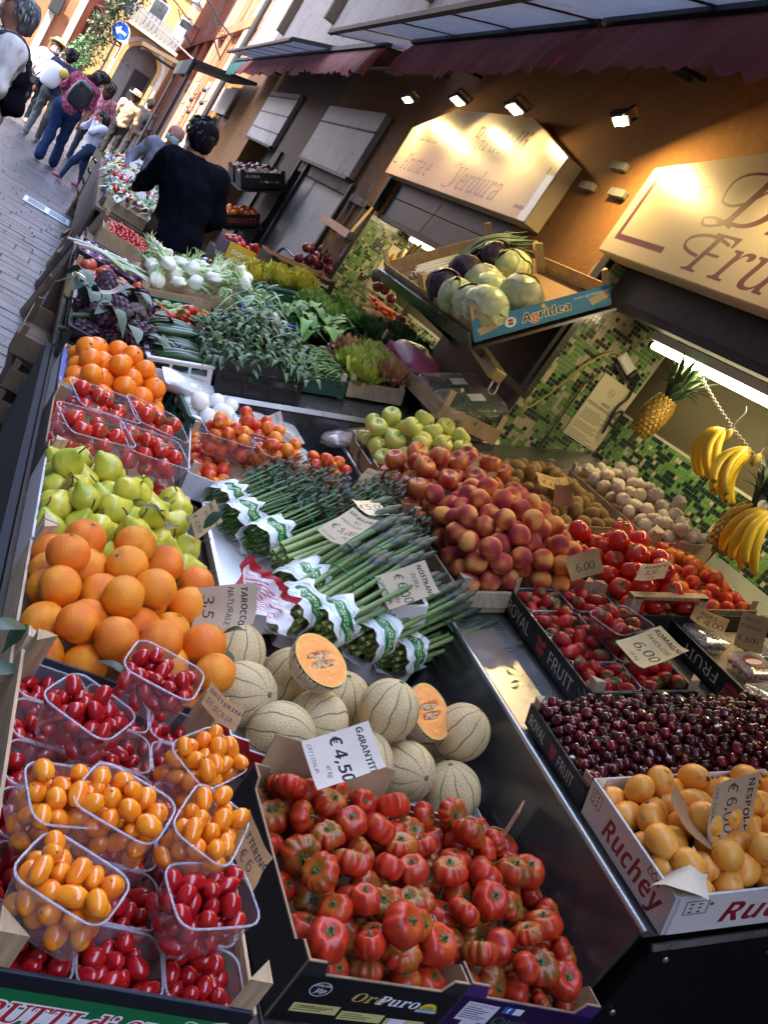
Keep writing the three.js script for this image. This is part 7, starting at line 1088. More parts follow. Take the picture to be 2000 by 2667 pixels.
// ------------------------------------------------------------------ packed salads on the small shelf below
{
  rnd = mulberry(503);
  const c = place(woodCrate('small wooden tray on the pier with packed salads and a pink bag', 0.3, 0.98, 0.07, { mat: M.wood, floor: 0.012, tall: 1.9, board: 0.95 }), 1.76, 1.245, -3.6, 0, 0.1);
  const s = solo('tray_support', merge([bar([1.62, 1.235, -3.3], [1.99, 1.2, -3.3], 0.03, 0.03), bar([1.62, 1.235, -3.95], [1.99, 1.2, -3.95], 0.03, 0.03), bar([1.97, 0.95, -3.3], [1.97, 1.2, -3.3], 0.025, 0.025)]), M.steelDark, 'steel brackets under the small wooden tray on the pier', 'bracket');
  for (const [z, lab] of [[-3.2, 'clear clamshell of green salad nearest the tiles'], [-3.42, 'clear clamshell of green salad beside the pink bag']]) {
    const t = place(thing('salad_pack', lab, 'salad pack', 'clear packs of salad'), 1.77, 1.3, z, 0.12, 0.5, 0.25), ring = (k, y, r) => rrect(0.3 * k, 0.17 * k, r).map(([x, zz]) => [x, y, zz]);
    P('shell', loft([ring(0.02, 0, 0.0001), ring(0.86, 0, 0.02), ring(1, 0.06, 0.022), ring(0.92, 0.085, 0.02), ring(0.02, 0.088, 0.0001)]), M.clear, t); P('salad', leafMass(0.24, 0.13, 0.045, 130, 0.05, 0.013, [0.02, 0.07, 0.02], [0.1, 0.2, 0.05], 81), M.vcLeaf, t).userData.kind = 'stuff'; P('label', box(0.07, 0.0015, 0.05, 0.02, 0.0895, 0), M.white, t);
  }
  const b = place(thing('pink_pack', 'pink and grey plastic pack in a pink tray beside the salads', 'pack'), 1.74, 1.285, -3.86, 0.1, 0.2, 0.2);
  const pt = canvas(256, 128, (g) => { g.fillStyle = '#d873ac'; g.fillRect(0, 0, 150, 128); g.fillStyle = '#5d5f63'; g.fillRect(150, 0, 106, 128); g.fillStyle = '#f3e6ee'; g.font = 'bold 17px sans-serif'; g.fillText('BUONI DA', 22, 46); g.fillText('NATURA', 28, 68); g.beginPath(); g.ellipse(150, 84, 46, 34, 0, 0, 7); g.globalAlpha = 0.7; g.fill(); });
  P('bag', blob(24, 12, (u, v) => { const f = u * 2 * PI, t = v * PI, q = Math.pow(sin(t), 0.6); return [0.1 * q * Math.sign(cos(f)) * Math.pow(Math.abs(cos(f)), 0.5), 0.05 * cos(t) + 0.05, 0.15 * q * Math.sign(sin(f)) * Math.pow(Math.abs(sin(f)), 0.5)]; }, null, 1, 1), printMat(pt, 0.3), b); P('tray', box(0.21, 0.05, 0.31, 0, 0.02, 0), mat('pinkTray', 0.45, 0.06, 0.22, 0.5), b);
}
// ------------------------------------------------------------------ hanging red onions, scale, things in the left shop
{
  rnd = mulberry(504);
  const bunch = (label, x, y, z, n, R, sc, drop) => { const t = thing('onion_braid', label, 'onions', 'hanging red onion braids'), pts = []; t.position.set(x, y, z); for (let i = 0; i < n; i++) { let b = null; for (let k = 0; k < 40; k++) { const a = rr(0, 6.28), h = rr(-drop, 0), w = R * Math.sqrt(rnd()) * (0.6 + 0.5 * sin(PI * (-h / drop))), p = V(w * cos(a), h, w * sin(a)); let d = 9; for (const q of pts) d = Math.min(d, p.distanceTo(q)); if (!b || d > b[1]) b = [p, d]; } pts.push(b[0]); const o = PR.onionRed.list[i % 2].clone(); o.name = 'onion'; o.position.copy(b[0]); o.quaternion.copy(rq()); o.scale.setScalar(sc); t.add(o); } P('braided_stalks', merge([tube([[0, -drop * 0.6, 0], [0.01, 0.02, 0.01], [-0.01, 0.1, 0], [0, 0.2, 0]], 0.014, 6), tube([[0.02, -drop * 0.3, 0.02], [-0.01, 0.05, 0], [0.015, 0.13, 0], [0.03, 0.22, 0]], 0.01, 6)]), M.rope, t); };
  bunch('large braid of dark red onions hanging before the grey door', 1.84, 1.44, -6.72, 24, 0.13, 1.05, 0.3); bunch('small braid of red onions hanging at the left shop', 1.9, 1.62, -5.2, 11, 0.075, 0.9, 0.17); bunch('single red onion pair hanging under the tilted shelf', 1.9, 1.42, -4.75, 3, 0.04, 0.9, 0.06);
  const s = thing('wall_bracket', 'grey steel wall bracket with a hollow arm above the onion braid', 'bracket');
  P('back_frame', merge([bar([1.96, 1.9, -7.2], [1.96, 1.9, -6.7], 0.05, 0.06), bar([1.96, 1.6, -7.2], [1.96, 1.6, -6.7], 0.04, 0.04), bar([1.96, 1.6, -7.18], [1.96, 1.9, -7.18], 0.04, 0.04), bar([1.96, 1.6, -6.72], [1.96, 1.9, -6.72], 0.04, 0.04)]), M.greyWall, s); P('arm', cbox(0.06, 0.06, 0.9, 0.006, 1.84, 1.64, -6.7), M.steelDark, s); P('stay', bar([1.96, 1.9, -6.6], [1.85, 1.66, -6.35], 0.02, 0.02), M.woodPale, s);
  const gb = thing('dried_bunch', 'bright yellow dried bunch under the tube lamp of the left shop', 'dried bunch'), gm = [mat('ginger', 0.66, 0.48, 0.2, 0.8), mat('ginger2', 0.75, 0.4, 0.06, 0.7)]; gb.position.set(2.2, 1.68, -5.9);
  for (let i = 0; i < 16; i++) P('root', blob(10, 8, (u, v) => { const f = u * 2 * PI, t = v * PI, k = 0.028 * (1 + 0.4 * n3(cos(f) * 1.5, v * 3, i)); return [k * sin(t) * cos(f), 0.06 * cos(t), k * sin(t) * sin(f)]; }).rotateX(rr(0, 3)).rotateY(rr(0, 6)).translate(rr(-0.06, 0.06), rr(-0.1, 0.08), rr(-0.22, 0.22)), gm[i % 3 ? 0 : 1], gb);
  P('net', tube([[0, 0.05, -0.2], [0, 0.18, 0], [0, 0.05, 0.2]], 0.004, 5), M.rope, gb);
  const w = thing('paper_roll', 'grey paper roll leaning in the left shop', 'roll'); P('roll', rod([2.22, 1.5, -6.45], [2.4, 1.72, -6.1], 0.05, 0.05, 14), M.greyWall, w); P('core', rod([2.218, 1.498, -6.455], [2.216, 1.495, -6.46], 0.02), M.kraft, w);
}
// ------------------------------------------------------------------ people
rnd = mulberry(590);
const smin = (a, b, k) => { const h = Math.max(k - Math.abs(a - b), 0) / k; return Math.min(a, b) - h * h * k * 0.25; };
function capD(px, py, pz, b) { const [ax, ay, az, bx, by, bz, ra, rb] = b, dx = bx - ax, dy = by - ay, dz = bz - az, l = dx * dx + dy * dy + dz * dz || 1e-9, t = clamp(((px - ax) * dx + (py - ay) * dy + (pz - az) * dz) / l); return Math.hypot(px - ax - dx * t, py - ay - dy * t, (pz - az - dz * t)) - (ra + (rb - ra) * t); }
function skinMesh(bones, cell, blend, fold = 0.009) {
  const lo = [1e9, 1e9, 1e9], hi = [-1e9, -1e9, -1e9];
  for (const b of bones) for (let k = 0; k < 3; k++) { lo[k] = Math.min(lo[k], b[k] - b[6], b[k + 3] - b[7]); hi[k] = Math.max(hi[k], b[k] + b[6], b[k + 3] + b[7]); }
  const S = Math.max(hi[0] - lo[0], hi[1] - lo[1], hi[2] - lo[2]) + cell * 8, res = Math.ceil(S / cell), c = [0, 1, 2].map((k) => (lo[k] + hi[k]) / 2), mc = new MarchingCubes(res, M.vc, false, false, 120000), F = mc.field, n = mc.size, hs = n / 2, st = S / n;
  F.fill(-1); const D = new Float32Array(F.length).fill(1);
  const ix = (v, k) => (v - c[k]) / st + hs;
  for (const b of bones) { const r = Math.max(b[6], b[7]) + blend + cell * 2, i0 = [0, 1, 2].map((k) => Math.max(1, Math.floor(ix(Math.min(b[k], b[k + 3]) - r, k)))), i1 = [0, 1, 2].map((k) => Math.min(n - 2, Math.ceil(ix(Math.max(b[k], b[k + 3]) + r, k)))); for (let z = i0[2]; z <= i1[2]; z++) for (let y = i0[1]; y <= i1[1]; y++) for (let x = i0[0]; x <= i1[0]; x++) { const q = x + y * n + z * n * n, X = c[0] + (x - hs) * st, Y = c[1] + (y - hs) * st, Z = c[2] + (z - hs) * st, d = capD(X, Y, Z, b) - (b[6] > 0.05 && b[10] !== 0 ? fold * (n3(X * 9 + Y * 3, Y * 6, Z * 9) + 0.6 * Math.abs(n3(X * 16, Y * 9 + X * 6, Z * 16))) : 0); D[q] = D[q] === 1 ? d : smin(D[q], d, b[9] ?? blend); } }
  for (let i = 0; i < F.length; i++) F[i] = -D[i];
  mc.isolation = 0; mc.update();
  const m = mc.count, p = new Float32Array(m * 3), no = new Float32Array(m * 3), col = new Float32Array(m * 3);
  for (let i = 0; i < m; i++) { for (let k = 0; k < 3; k++) { p[i * 3 + k] = mc.positionArray[i * 3 + k] * S / 2 + c[k]; no[i * 3 + k] = mc.normalArray[i * 3 + k]; } let bd = 1e9, bc = [1, 1, 1]; for (const b of bones) { const d = capD(p[i * 3], p[i * 3 + 1], p[i * 3 + 2], b); if (d < bd) { bd = d; bc = b[8]; } } if (typeof bc === 'function') bc = bc(p[i * 3], p[i * 3 + 1], p[i * 3 + 2]); col.set(bc, i * 3); }
  const g = new THREE.BufferGeometry(); g.setAttribute('position', new THREE.BufferAttribute(p, 3)); g.setAttribute('normal', new THREE.BufferAttribute(no, 3)); g.setAttribute('color', new THREE.BufferAttribute(col, 3)); g.setAttribute('uv', new THREE.BufferAttribute(new Float32Array(m * 2), 2)); return g;
}
const skin0 = [0.42, 0.22, 0.14];
function person(label, o) {
  const t = thing('person', label, 'person'), s = o.s || 1, m = (p) => p.map((v) => v * s), J = { pel: [0, 0.95, 0], che: [0, 1.25, 0], nec: [0, 1.46, 0.0], hea: [0, 1.6, 0.02], shL: [0.185, 1.41, 0], shR: [-0.185, 1.41, 0], elL: [0.25, 1.13, -0.03], elR: [-0.25, 1.13, -0.03], wrL: [0.27, 0.88, 0.06], wrR: [-0.27, 0.88, 0.06], hiL: [0.09, 0.9, 0], hiR: [-0.09, 0.9, 0], knL: [0.1, 0.5, 0.02], knR: [-0.1, 0.5, 0.02], anL: [0.1, 0.09, -0.03], anR: [-0.1, 0.09, -0.03], fwd: [0, 0, 1], ...o.J };
  const c = { skin: skin0, top: [0.3, 0.3, 0.3], bot: [0.05, 0.06, 0.1], shoe: [0.06, 0.05, 0.05], sleeve: null, ...o.c }; c.sleeve ||= c.top; const fa = o.forearm === 'skin' ? c.skin : c.sleeve, w = o.w || 1, f = V(...J.fwd).normalize();
  const B = [], add = (a, b, ra, rb, col, k) => B.push([...m(a), ...m(b), ra * s, rb * s, col, k, col === c.skin ? 0 : 1]);
  const off = (a, x, y, z) => [a[0] + x, a[1] + y, a[2] + z], mid = (a, b, q) => a.map((v, i) => mix(v, b[i], q));
  add(J.pel, mid(J.pel, J.che, 0.55), 0.135 * w, 0.135 * w, c.top); add(mid(J.pel, J.che, 0.5), J.che, 0.14 * w, 0.15 * w, c.top); add(J.che, mid(J.che, J.nec, 0.72), 0.15 * w, 0.085, c.top); add(mid(J.shL, J.che, 0.25), mid(J.shR, J.che, 0.25), 0.1 * w, 0.1 * w, c.top);
  if (o.hem) add(J.pel, off(J.pel, 0, -o.hem, 0), 0.15 * w, 0.16 * w, c.top);
  add(J.nec, J.hea, 0.055, 0.06, c.skin, 0.02);
  for (const q of ['L', 'R']) {
    add(J['sh' + q], J['el' + q], 0.062 * w, 0.05 * w, c.sleeve); add(J['el' + q], J['wr' + q], 0.047 * w, 0.034, fa);
    add(off(J.pel, 0, -0.03, 0), J['hi' + q], 0.125 * w, 0.105 * w, c.bot); add(J['hi' + q], J['kn' + q], 0.095 * w, 0.064 * w, c.bot); add(J['kn' + q], J['an' + q], 0.064 * w, o.bell || 0.05, c.bot);
    const an = J['an' + q]; add(off(an, 0, -0.035, 0), off(an, f.x * 0.15, -0.045, f.z * 0.15), 0.043, 0.036, c.shoe, 0.02); add(an, off(an, 0, -0.03, 0), 0.04, 0.045, c.shoe, 0.02);
    // hand: palm, four fingers, thumb
    const e = J['el' + q], h = J['wr' + q], d = V(h[0] - e[0], h[1] - e[1], h[2] - e[2]).normalize(), sd = V().crossVectors(d, V(f.x, 0.15, f.z)).normalize(), palm = V(...h).addScaledVector(d, 0.07); add(h, palm.toArray(), 0.026, 0.03, c.skin, 0.02);
    for (let k = 0; k < 4; k++) { const r0 = palm.clone().addScaledVector(sd, (k - 1.5) * 0.02).addScaledVector(d, 0.012), r1 = r0.clone().addScaledVector(d, [0.03, 0.036, 0.034, 0.026][k]).addScaledVector(sd, (k - 1.5) * 0.004), r2 = r1.clone().addScaledVector(d, 0.022).add(V(f.x * 0.016, -0.004, f.z * 0.016)); add(r0.toArray(), r1.toArray(), 0.0095, 0.0085, c.skin, 0.006); add(r1.toArray(), r2.toArray(), 0.0085, 0.0075, c.skin, 0.006); }
    const th = palm.clone().addScaledVector(sd, -0.028).addScaledVector(d, -0.035); add(th.toArray(), th.clone().addScaledVector(d, 0.04).addScaledVector(sd, -0.022).toArray(), 0.011, 0.009, c.skin, 0.008);
  }
  const hd = J.hea, up = V(hd[0] - J.nec[0], hd[1] - J.nec[1], hd[2] - J.nec[2]).normalize(), fh = V(...(o.face || J.fwd)).normalize(), at = (u, v, r = 0) => { const rt = V().crossVectors(up, fh).normalize(); return V(...hd).addScaledVector(up, u).addScaledVector(fh, v).addScaledVector(rt, r).toArray(); };
  add(at(0.03, -0.012), at(0.028, 0.01), 0.088, 0.088, c.skin, 0.02); add(at(-0.02, 0.03), at(-0.062, 0.05), 0.066, 0.045, c.skin, 0.03); add(at(0.012, 0.1), at(-0.018, 0.112), 0.01, 0.015, c.skin, 0.015); add(at(0.005, 0, 0.088), at(-0.022, 0, 0.09), 0.014, 0.012, c.skin, 0.01); add(at(0.005, 0, -0.088), at(-0.022, 0, -0.09), 0.014, 0.012, c.skin, 0.01);
  P('body', skinMesh(B, o.cell || 0.016, 0.045), M.cloth, t);
  const sph = (q, r, sc) => { const g = blob(10, 8, ell(r, r, r)); if (sc) g.scale(...sc); return g.translate(...m(q)); };
  P('eyes', merge([sph(at(0.018, 0.083, 0.033), 0.011 * s), sph(at(0.018, 0.083, -0.033), 0.011 * s)]), M.black, t); P('mouth', sph(at(-0.058, 0.09), 0.012 * s, [1, 1, 1]), mat('lip', 0.3, 0.1, 0.08, 0.6), t);
  if (o.hair) { const H = []; const ha = (a, b, ra, rb) => H.push([...m(a), ...m(b), ra * s, rb * s, o.hair]); ha(at(0.045, -0.03), at(0.075, 0.01), 0.088, 0.082); ha(at(0.03, -0.035), at(-0.03, -0.04), 0.09, 0.07); if (o.longHair) { ha(at(0.0, -0.05), at(-0.12, -0.06), 0.08, 0.07); ha(at(-0.12, -0.06), at(-o.longHair, -0.05), 0.07, 0.05); ha(at(0.03, -0.0, 0.06), at(-0.1, -0.01, 0.075), 0.045, 0.035); ha(at(0.03, -0.0, -0.06), at(-0.1, -0.01, -0.075), 0.045, 0.035); } P('hair', skinMesh(H, 0.012, 0.03, 0.014), M.cloth, t); const hs = [], down = up.clone().negate(); for (let i = 0; i < 300; i++) { const th = Math.acos(rr(-0.25, 1)), ph = rr(0, 6.283), rt = V().crossVectors(up, fh).normalize(), n = up.clone().multiplyScalar(cos(th)).addScaledVector(fh, sin(th) * cos(ph)).addScaledVector(rt, sin(th) * sin(ph)); if (n.dot(fh) > 0.62 && n.dot(up) < 0.75) continue; const r0 = V(...hd).addScaledVector(up, 0.045).addScaledVector(fh, -0.02).addScaledVector(n, 0.1), L = (o.longHair ? 0.09 : 0.05) * rr(0.6, 1.3), fl = down.clone().addScaledVector(n, n.dot(up)).addScaledVector(rt, rr(-0.5, 0.5)).normalize(), r1 = r0.clone().addScaledVector(fl, L * 0.5).addScaledVector(n, 0.012), r2 = r0.clone().addScaledVector(fl, L).addScaledVector(n, rr(-0.012, 0.006)); hs.push(paint(ribbon([r0, r1, r2].map((q) => q.multiplyScalar(s)), [0.006 * s, 0.007 * s, 0.001 * s], 0.3, n, 3), o.hair.map((v) => v * rr(0.7, 1.6)))); } P('hair_strands', merge(hs), M.vc, t).userData.kind = 'stuff'; }
  if (o.mask) P('face_mask', blob(14, 8, (u, v) => { const a = (u * 2 - 1) * 1.5, q = u; return V(...at(0.0 - 0.085 * v, 0.0)).addScaledVector(fh, (0.098 + 0.018 * sin(v * PI)) * cos(a)).addScaledVector(V().crossVectors(up, fh).normalize(), 0.092 * sin(a)).multiplyScalar(s).toArray(); }), o.mask, t);
  t.position.set(...o.pos); t.rotation.y = o.ry || 0; if (o.extra) o.extra(t, at, m, J); return t;
}
const checker = (a, b, f) => (x, y, z) => n3(x * f, y * f, z * f) > 0.1 ? a : b;
person('man in a navy jacket seen from behind, reaching over the tomato crate', { pos: [0.87, 0.0, -6.6], cell: 0.013, w: 1.22, hem: 0.04, J: { pel: [-0.01, 0.93, 0], che: [-0.1, 1.27, -0.06], nec: [-0.15, 1.46, -0.1], hea: [-0.185, 1.6, -0.13], shL: [-0.3, 1.38, -0.08], shR: [0.05, 1.44, -0.06], elL: [-0.36, 1.14, -0.2], elR: [0.17, 1.2, -0.04], wrL: [-0.37, 1.06, -0.42], wrR: [0.17, 1.08, -0.26], hiL: [-0.1, 0.9, 0], hiR: [0.09, 0.9, 0], knL: [-0.1, 0.48, 0], knR: [0.1, 0.48, 0], anL: [-0.1, 0.09, 0.03], anR: [0.11, 0.09, 0.03], fwd: [-0.3, 0, -1] }, c: { top: [0.003, 0.004, 0.008], bot: [0.04, 0.029, 0.022] }, hair: [0.008, 0.008, 0.01], mask: M.white });
person('bald man in a grey shirt with a face mask behind the far stall', { pos: [0.8, 0, -10], s: 0.92, ry: -0.5, w: 1.1, J: { elL: [0.3, 1.2, 0.15], wrL: [0.2, 1.38, 0.2], elR: [-0.32, 1.15, 0.05], wrR: [-0.2, 1.0, 0.25] }, c: { top: [0.16, 0.17, 0.22], bot: [0.06, 0.06, 0.07], skin: [0.45, 0.22, 0.16] }, mask: mat('maskBlue', 0.4, 0.55, 0.6, 0.7) });
person('little girl in a pale top and jeans holding her hands to her face', { pos: [0.2, 0, -14.06], s: 0.66, ry: -PI / 2 + 0.35, J: { hea: [0, 1.58, 0.03], elL: [0.2, 1.22, 0.2], elR: [-0.2, 1.22, 0.24], wrL: [0.07, 1.42, 0.2], wrR: [-0.07, 1.43, 0.2], knL: [0.08, 0.5, 0.22], anL: [0.1, 0.1, 0.3], knR: [-0.08, 0.5, -0.08], anR: [-0.1, 0.09, -0.22], pel: [0, 0.93, 0] }, w: 1.1, c: { top: [0.5, 0.5, 0.58], bot: [0.025, 0.04, 0.085], shoe: [0.38, 0.1, 0.14] }, hair: [0.015, 0.012, 0.012], longHair: 0.3 });
person('woman in a pink flowered blouse and jeans with a black backpack, bending', { pos: [-0.28, 0, -14.66], s: 0.95, w: 1.08, cell: 0.014, J: { pel: [0.0, 0.93, 0.0], che: [0.06, 1.25, -0.1], nec: [0.14, 1.42, -0.18], hea: [0.2, 1.53, -0.22], shL: [-0.1, 1.38, -0.14], shR: [0.22, 1.34, -0.12], elL: [-0.2, 1.15, -0.2], wrL: [-0.12, 1.0, -0.35], elR: [0.27, 1.08, -0.08], wrR: [0.26, 0.84, -0.06], hiL: [-0.1, 0.88, 0], hiR: [0.09, 0.88, 0], knL: [-0.06, 0.46, 0.06], anL: [-0.06, 0.1, 0.2], knR: [0.12, 0.48, -0.05], anR: [0.16, 0.09, -0.1], fwd: [0.2, 0, -1] }, face: [0.7, -0.3, -0.4], forearm: 'skin', bell: 0.075, c: { top: checker([0.36, 0.08, 0.12], [0.12, 0.03, 0.06], 26), sleeve: checker([0.36, 0.08, 0.12], [0.12, 0.03, 0.06], 26), bot: [0.015, 0.028, 0.075], shoe: [0.1, 0.035, 0.025] }, hair: [0.02, 0.012, 0.01], longHair: 0.25, mask: M.white, extra: (t) => { const b = P('backpack', blob(20, 14, (u, v) => { const f = u * 2 * PI, q = Math.pow(sin(v * PI), 0.45); return [0.15 * q * Math.sign(cos(f)) * Math.abs(cos(f)) ** 0.5, 0.2 * cos(v * PI), 0.085 * q * Math.sign(sin(f)) * Math.abs(sin(f)) ** 0.5]; }).rotateZ(-0.2).translate(0.06, 1.13, 0.1), M.plasticBlack, t); P('flap', cbox(0.22, 0.09, 0.02, 0.006).rotateZ(-0.2).translate(0.08, 1.24, 0.17), M.plasticBlack, b); } });
person('person with grey trousers and a white bag walking behind the flowered blouse', { pos: [-0.62, 0, -16.6], s: 0.92, J: { knL: [0.1, 0.5, 0.12], anL: [0.1, 0.1, -0.1], fwd: [0, 0, 1], anR: [-0.1, 0.09, 0.18] }, ry: PI, c: { top: [0.03, 0.035, 0.07], bot: [0.1, 0.11, 0.11], shoe: [0.3, 0.3, 0.3] }, hair: [0.015, 0.012, 0.012], extra: (t) => { P('white_bag', blob(16, 12, (u, v) => { const f = u * 2 * PI, q = Math.pow(sin(v * PI), 0.5); return [0.16 * q * cos(f), 0.2 * cos(v * PI), 0.1 * q * sin(f)]; }).translate(0.12, 1.08, -0.2), M.white, t); P('yellow_cloth', blob(12, 8, ell(0.08, 0.08, 0.05)).translate(-0.02, 1.2, -0.26), mat('yellowCloth', 0.6, 0.42, 0.1, 0.8), t); } });
person('woman in a straw hat and white shirt facing the camera with a mask', { pos: [-0.98, 0, -18.8], s: 0.9, ry: 0.15, w: 1.1, J: { elL: [0.27, 1.16, 0.05], wrL: [0.08, 1.25, 0.22] }, c: { top: (x, y) => Math.abs(x) < 0.075 ? (Math.floor(y * 45) % 2 ? [0.06, 0.07, 0.12] : [0.65, 0.65, 0.66]) : [0.72, 0.72, 0.73], sleeve: [0.72, 0.72, 0.73], bot: [0.015, 0.015, 0.022], shoe: [0.3, 0.2, 0.14] }, hair: [0.06, 0.035, 0.02], longHair: 0.14, mask: M.white, extra: (t, at, m) => { const h = P('straw_hat', merge([new THREE.CylinderGeometry(0.085, 0.1, 0.09, 20).translate(0, 0.04, 0), new THREE.CylinderGeometry(0.16, 0.17, 0.012, 24)]).rotateX(-0.35).translate(...m(at(0.09, -0.03))), mat('straw2', 0.55, 0.38, 0.12, 0.85), t); P('bag_strap', tube([[0.1, 1.27, 0.09], [0, 1.1, 0.14], [-0.12, 0.8, 0.1]], 0.012, 5), M.black, t); P('shoulder_bag', cbox(0.18, 0.16, 0.07, 0.02, -0.14, 0.76, 0.12), M.black, t); } });
person('grey haired man in a white shirt with a dark coat on his back', { pos: [-0.62, 0, -7.0], s: 0.99, ry: -PI / 2 + 0.25, w: 1.18, cell: 0.013, J: { elL: [0.27, 1.15, 0.0], wrL: [0.24, 1.05, 0.24], elR: [-0.29, 1.15, 0.0], wrR: [-0.2, 1.05, 0.26] }, c: { top: [0.6, 0.58, 0.55], bot: [0.03, 0.03, 0.04], skin: [0.36, 0.17, 0.12] }, hair: [0.12, 0.12, 0.125], extra: (t, at, m) => {
  P('dark_coat', skinMesh([[-0.02, 1.33, -0.12, -0.05, 1.08, -0.14, 0.07, 0.1, [0.005, 0.006, 0.01]], [-0.1, 1.28, -0.1, -0.12, 1.06, -0.12, 0.06, 0.09, [0.006, 0.007, 0.012]], [0.1, 1.25, -0.12, 0.1, 1.08, -0.14, 0.06, 0.09, [0.005, 0.005, 0.009]]], 0.014, 0.05, 0.02), M.cloth, t); for (const x of [-0.13, 0.13]) P('strap', tube([[x, 1.3, -0.17], [x, 1.47, -0.05], [x * 1.1, 1.42, 0.11], [x * 1.3, 1.2, 0.15], [x * 1.35, 1.05, 0.02]], 0.02, 6), M.black, t);
  P('sunglasses', merge([tube([m(at(0.1, 0.03, 0.075)), m(at(0.11, 0.075, 0.04)), m(at(0.112, 0.085, 0)), m(at(0.11, 0.075, -0.04)), m(at(0.1, 0.03, -0.075))], 0.01, 6), tube([m(at(0.1, 0.03, 0.078)), m(at(0.06, -0.05, 0.095))], 0.005, 5), tube([m(at(0.1, 0.03, -0.078)), m(at(0.06, -0.05, -0.095))], 0.005, 5)]), M.black, t); } });
person('person in a pink flowered shirt beyond the little girl', { pos: [0.1, 0, -17.3], s: 0.86, ry: PI, c: { top: checker([0.55, 0.22, 0.24], [0.3, 0.1, 0.14], 24), bot: [0.03, 0.035, 0.05] }, hair: [0.04, 0.02, 0.012], longHair: 0.2 });
person('person in dark clothes with a pale hat far down the street by the stalls', { pos: [0.62, 0, -21], s: 0.93, ry: PI, c: { top: [0.3, 0.22, 0.15], bot: [0.02, 0.02, 0.02] }, hair: [0.03, 0.02, 0.012], cell: 0.02, extra: (t, at, m) => P('pale_hat', merge([new THREE.CylinderGeometry(0.09, 0.105, 0.1, 16).translate(0, 0.05, 0), new THREE.CylinderGeometry(0.17, 0.17, 0.012, 20)]).translate(...m(at(0.08, -0.01))), mat('paleHat', 0.5, 0.4, 0.28, 0.85), t) });
person('person in black standing under the dark stall canopy', { pos: [1.0, 0, -22], s: 0.97, ry: 2.6, c: { top: [0.02, 0.02, 0.025], bot: [0.03, 0.03, 0.035] }, hair: [0.02, 0.015, 0.012], cell: 0.02 });
// ------------------------------------------------------------------ far stalls, boxes by the wall, street lamps, sign, climbing plant
rnd = mulberry(601);
{ // slatted crates and cherry tomatoes in front of the man
  const big = thing('slatted_crate', 'big old wooden crate standing on end below the cherry tomatoes', 'crate'); for (let k = 0; k < 5; k++) P('slat', cbox(0.5, 0.115, 0.014, 0.003, 0, 0.08 + k * 0.132, 0.25), M.woodOld, big); for (let k = 0; k < 5; k++) P('side_slat', cbox(0.014, 0.115, 0.5, 0.003, -0.25, 0.08 + k * 0.132, 0), M.woodOld, big); for (const [x, z] of [[-0.23, 0.23], [0.23, 0.23], [-0.23, -0.23], [0.23, -0.23]]) P('corner_post', cbox(0.04, 0.7, 0.04, 0.003, x, 0.35, z), M.woodOld, big); P('base', box(0.48, 0.02, 0.48, 0, 0.69, 0), M.woodOld, big); big.position.set(0.55, 0, -6.15);
  P('knot', blob(10, 5, ell(0.03, 0.03, 0.004)).translate(-0.1, 0.48, 0.258), M.woodDark, big);
  const c = place(woodCrate('pale wooden crate of cherry tomatoes on the vine beside the man in navy', 0.34, 0.6, 0.13, { mat: M.wood, floor: 0.06 }), 0.53, 0.715, -6.2);
  P('green_sheet', box(0.345, 0.01, 0.605, 0, 0.002, 0), M.plasticGreen, c);
  heap(c, 'cherryTom', 190, 0.33, 0.59, { label: 'small red cherry tomato in the pale crate beside the man in navy', cat: 'tomato', group: 'cherry tomatoes in the pale crate', name: 'cherry_tomato' }, { floor: mound(0.33, 0.59, 0.065, 0.12), k: 10, scale: 1.1 });
  // leaning poles and crate stacks at the street edge
  for (let k = 0; k < 3; k++) { const t = thing('crate_stack_board', ['old board leaning at the street edge, nearest', 'old board leaning at the street edge, middle one', 'old board leaning at the street edge, furthest'][k], 'board', 'boards at the street edge'); P('board', bar([0.2 + 0.03 * k, 0, -6.2 - k * 0.9], [0.36, 0.85, -6.3 - k * 0.9], 0.03, 0.12), k % 2 ? M.woodDark : M.woodOld, t); P('batten', bar([0.24, 0.3, -6.2 - k * 0.9], [0.28, 0.3, -6.6 - k * 0.9], 0.02, 0.05), M.woodOld, t); }
  for (let k = 0; k < 6; k++) { const t = place(woodCrate(['lowest', 'second', 'third', 'fourth', 'fifth', 'topmost'][k] + ' empty crate of the stack at the far corner of the stall', 0.3, 0.5, 0.12, { mat: M.woodOld, post: M.woodOld, group: 'empty crates at the far corner' }), 0.42, k * 0.142, -11.6, 0.03 * k); }
}
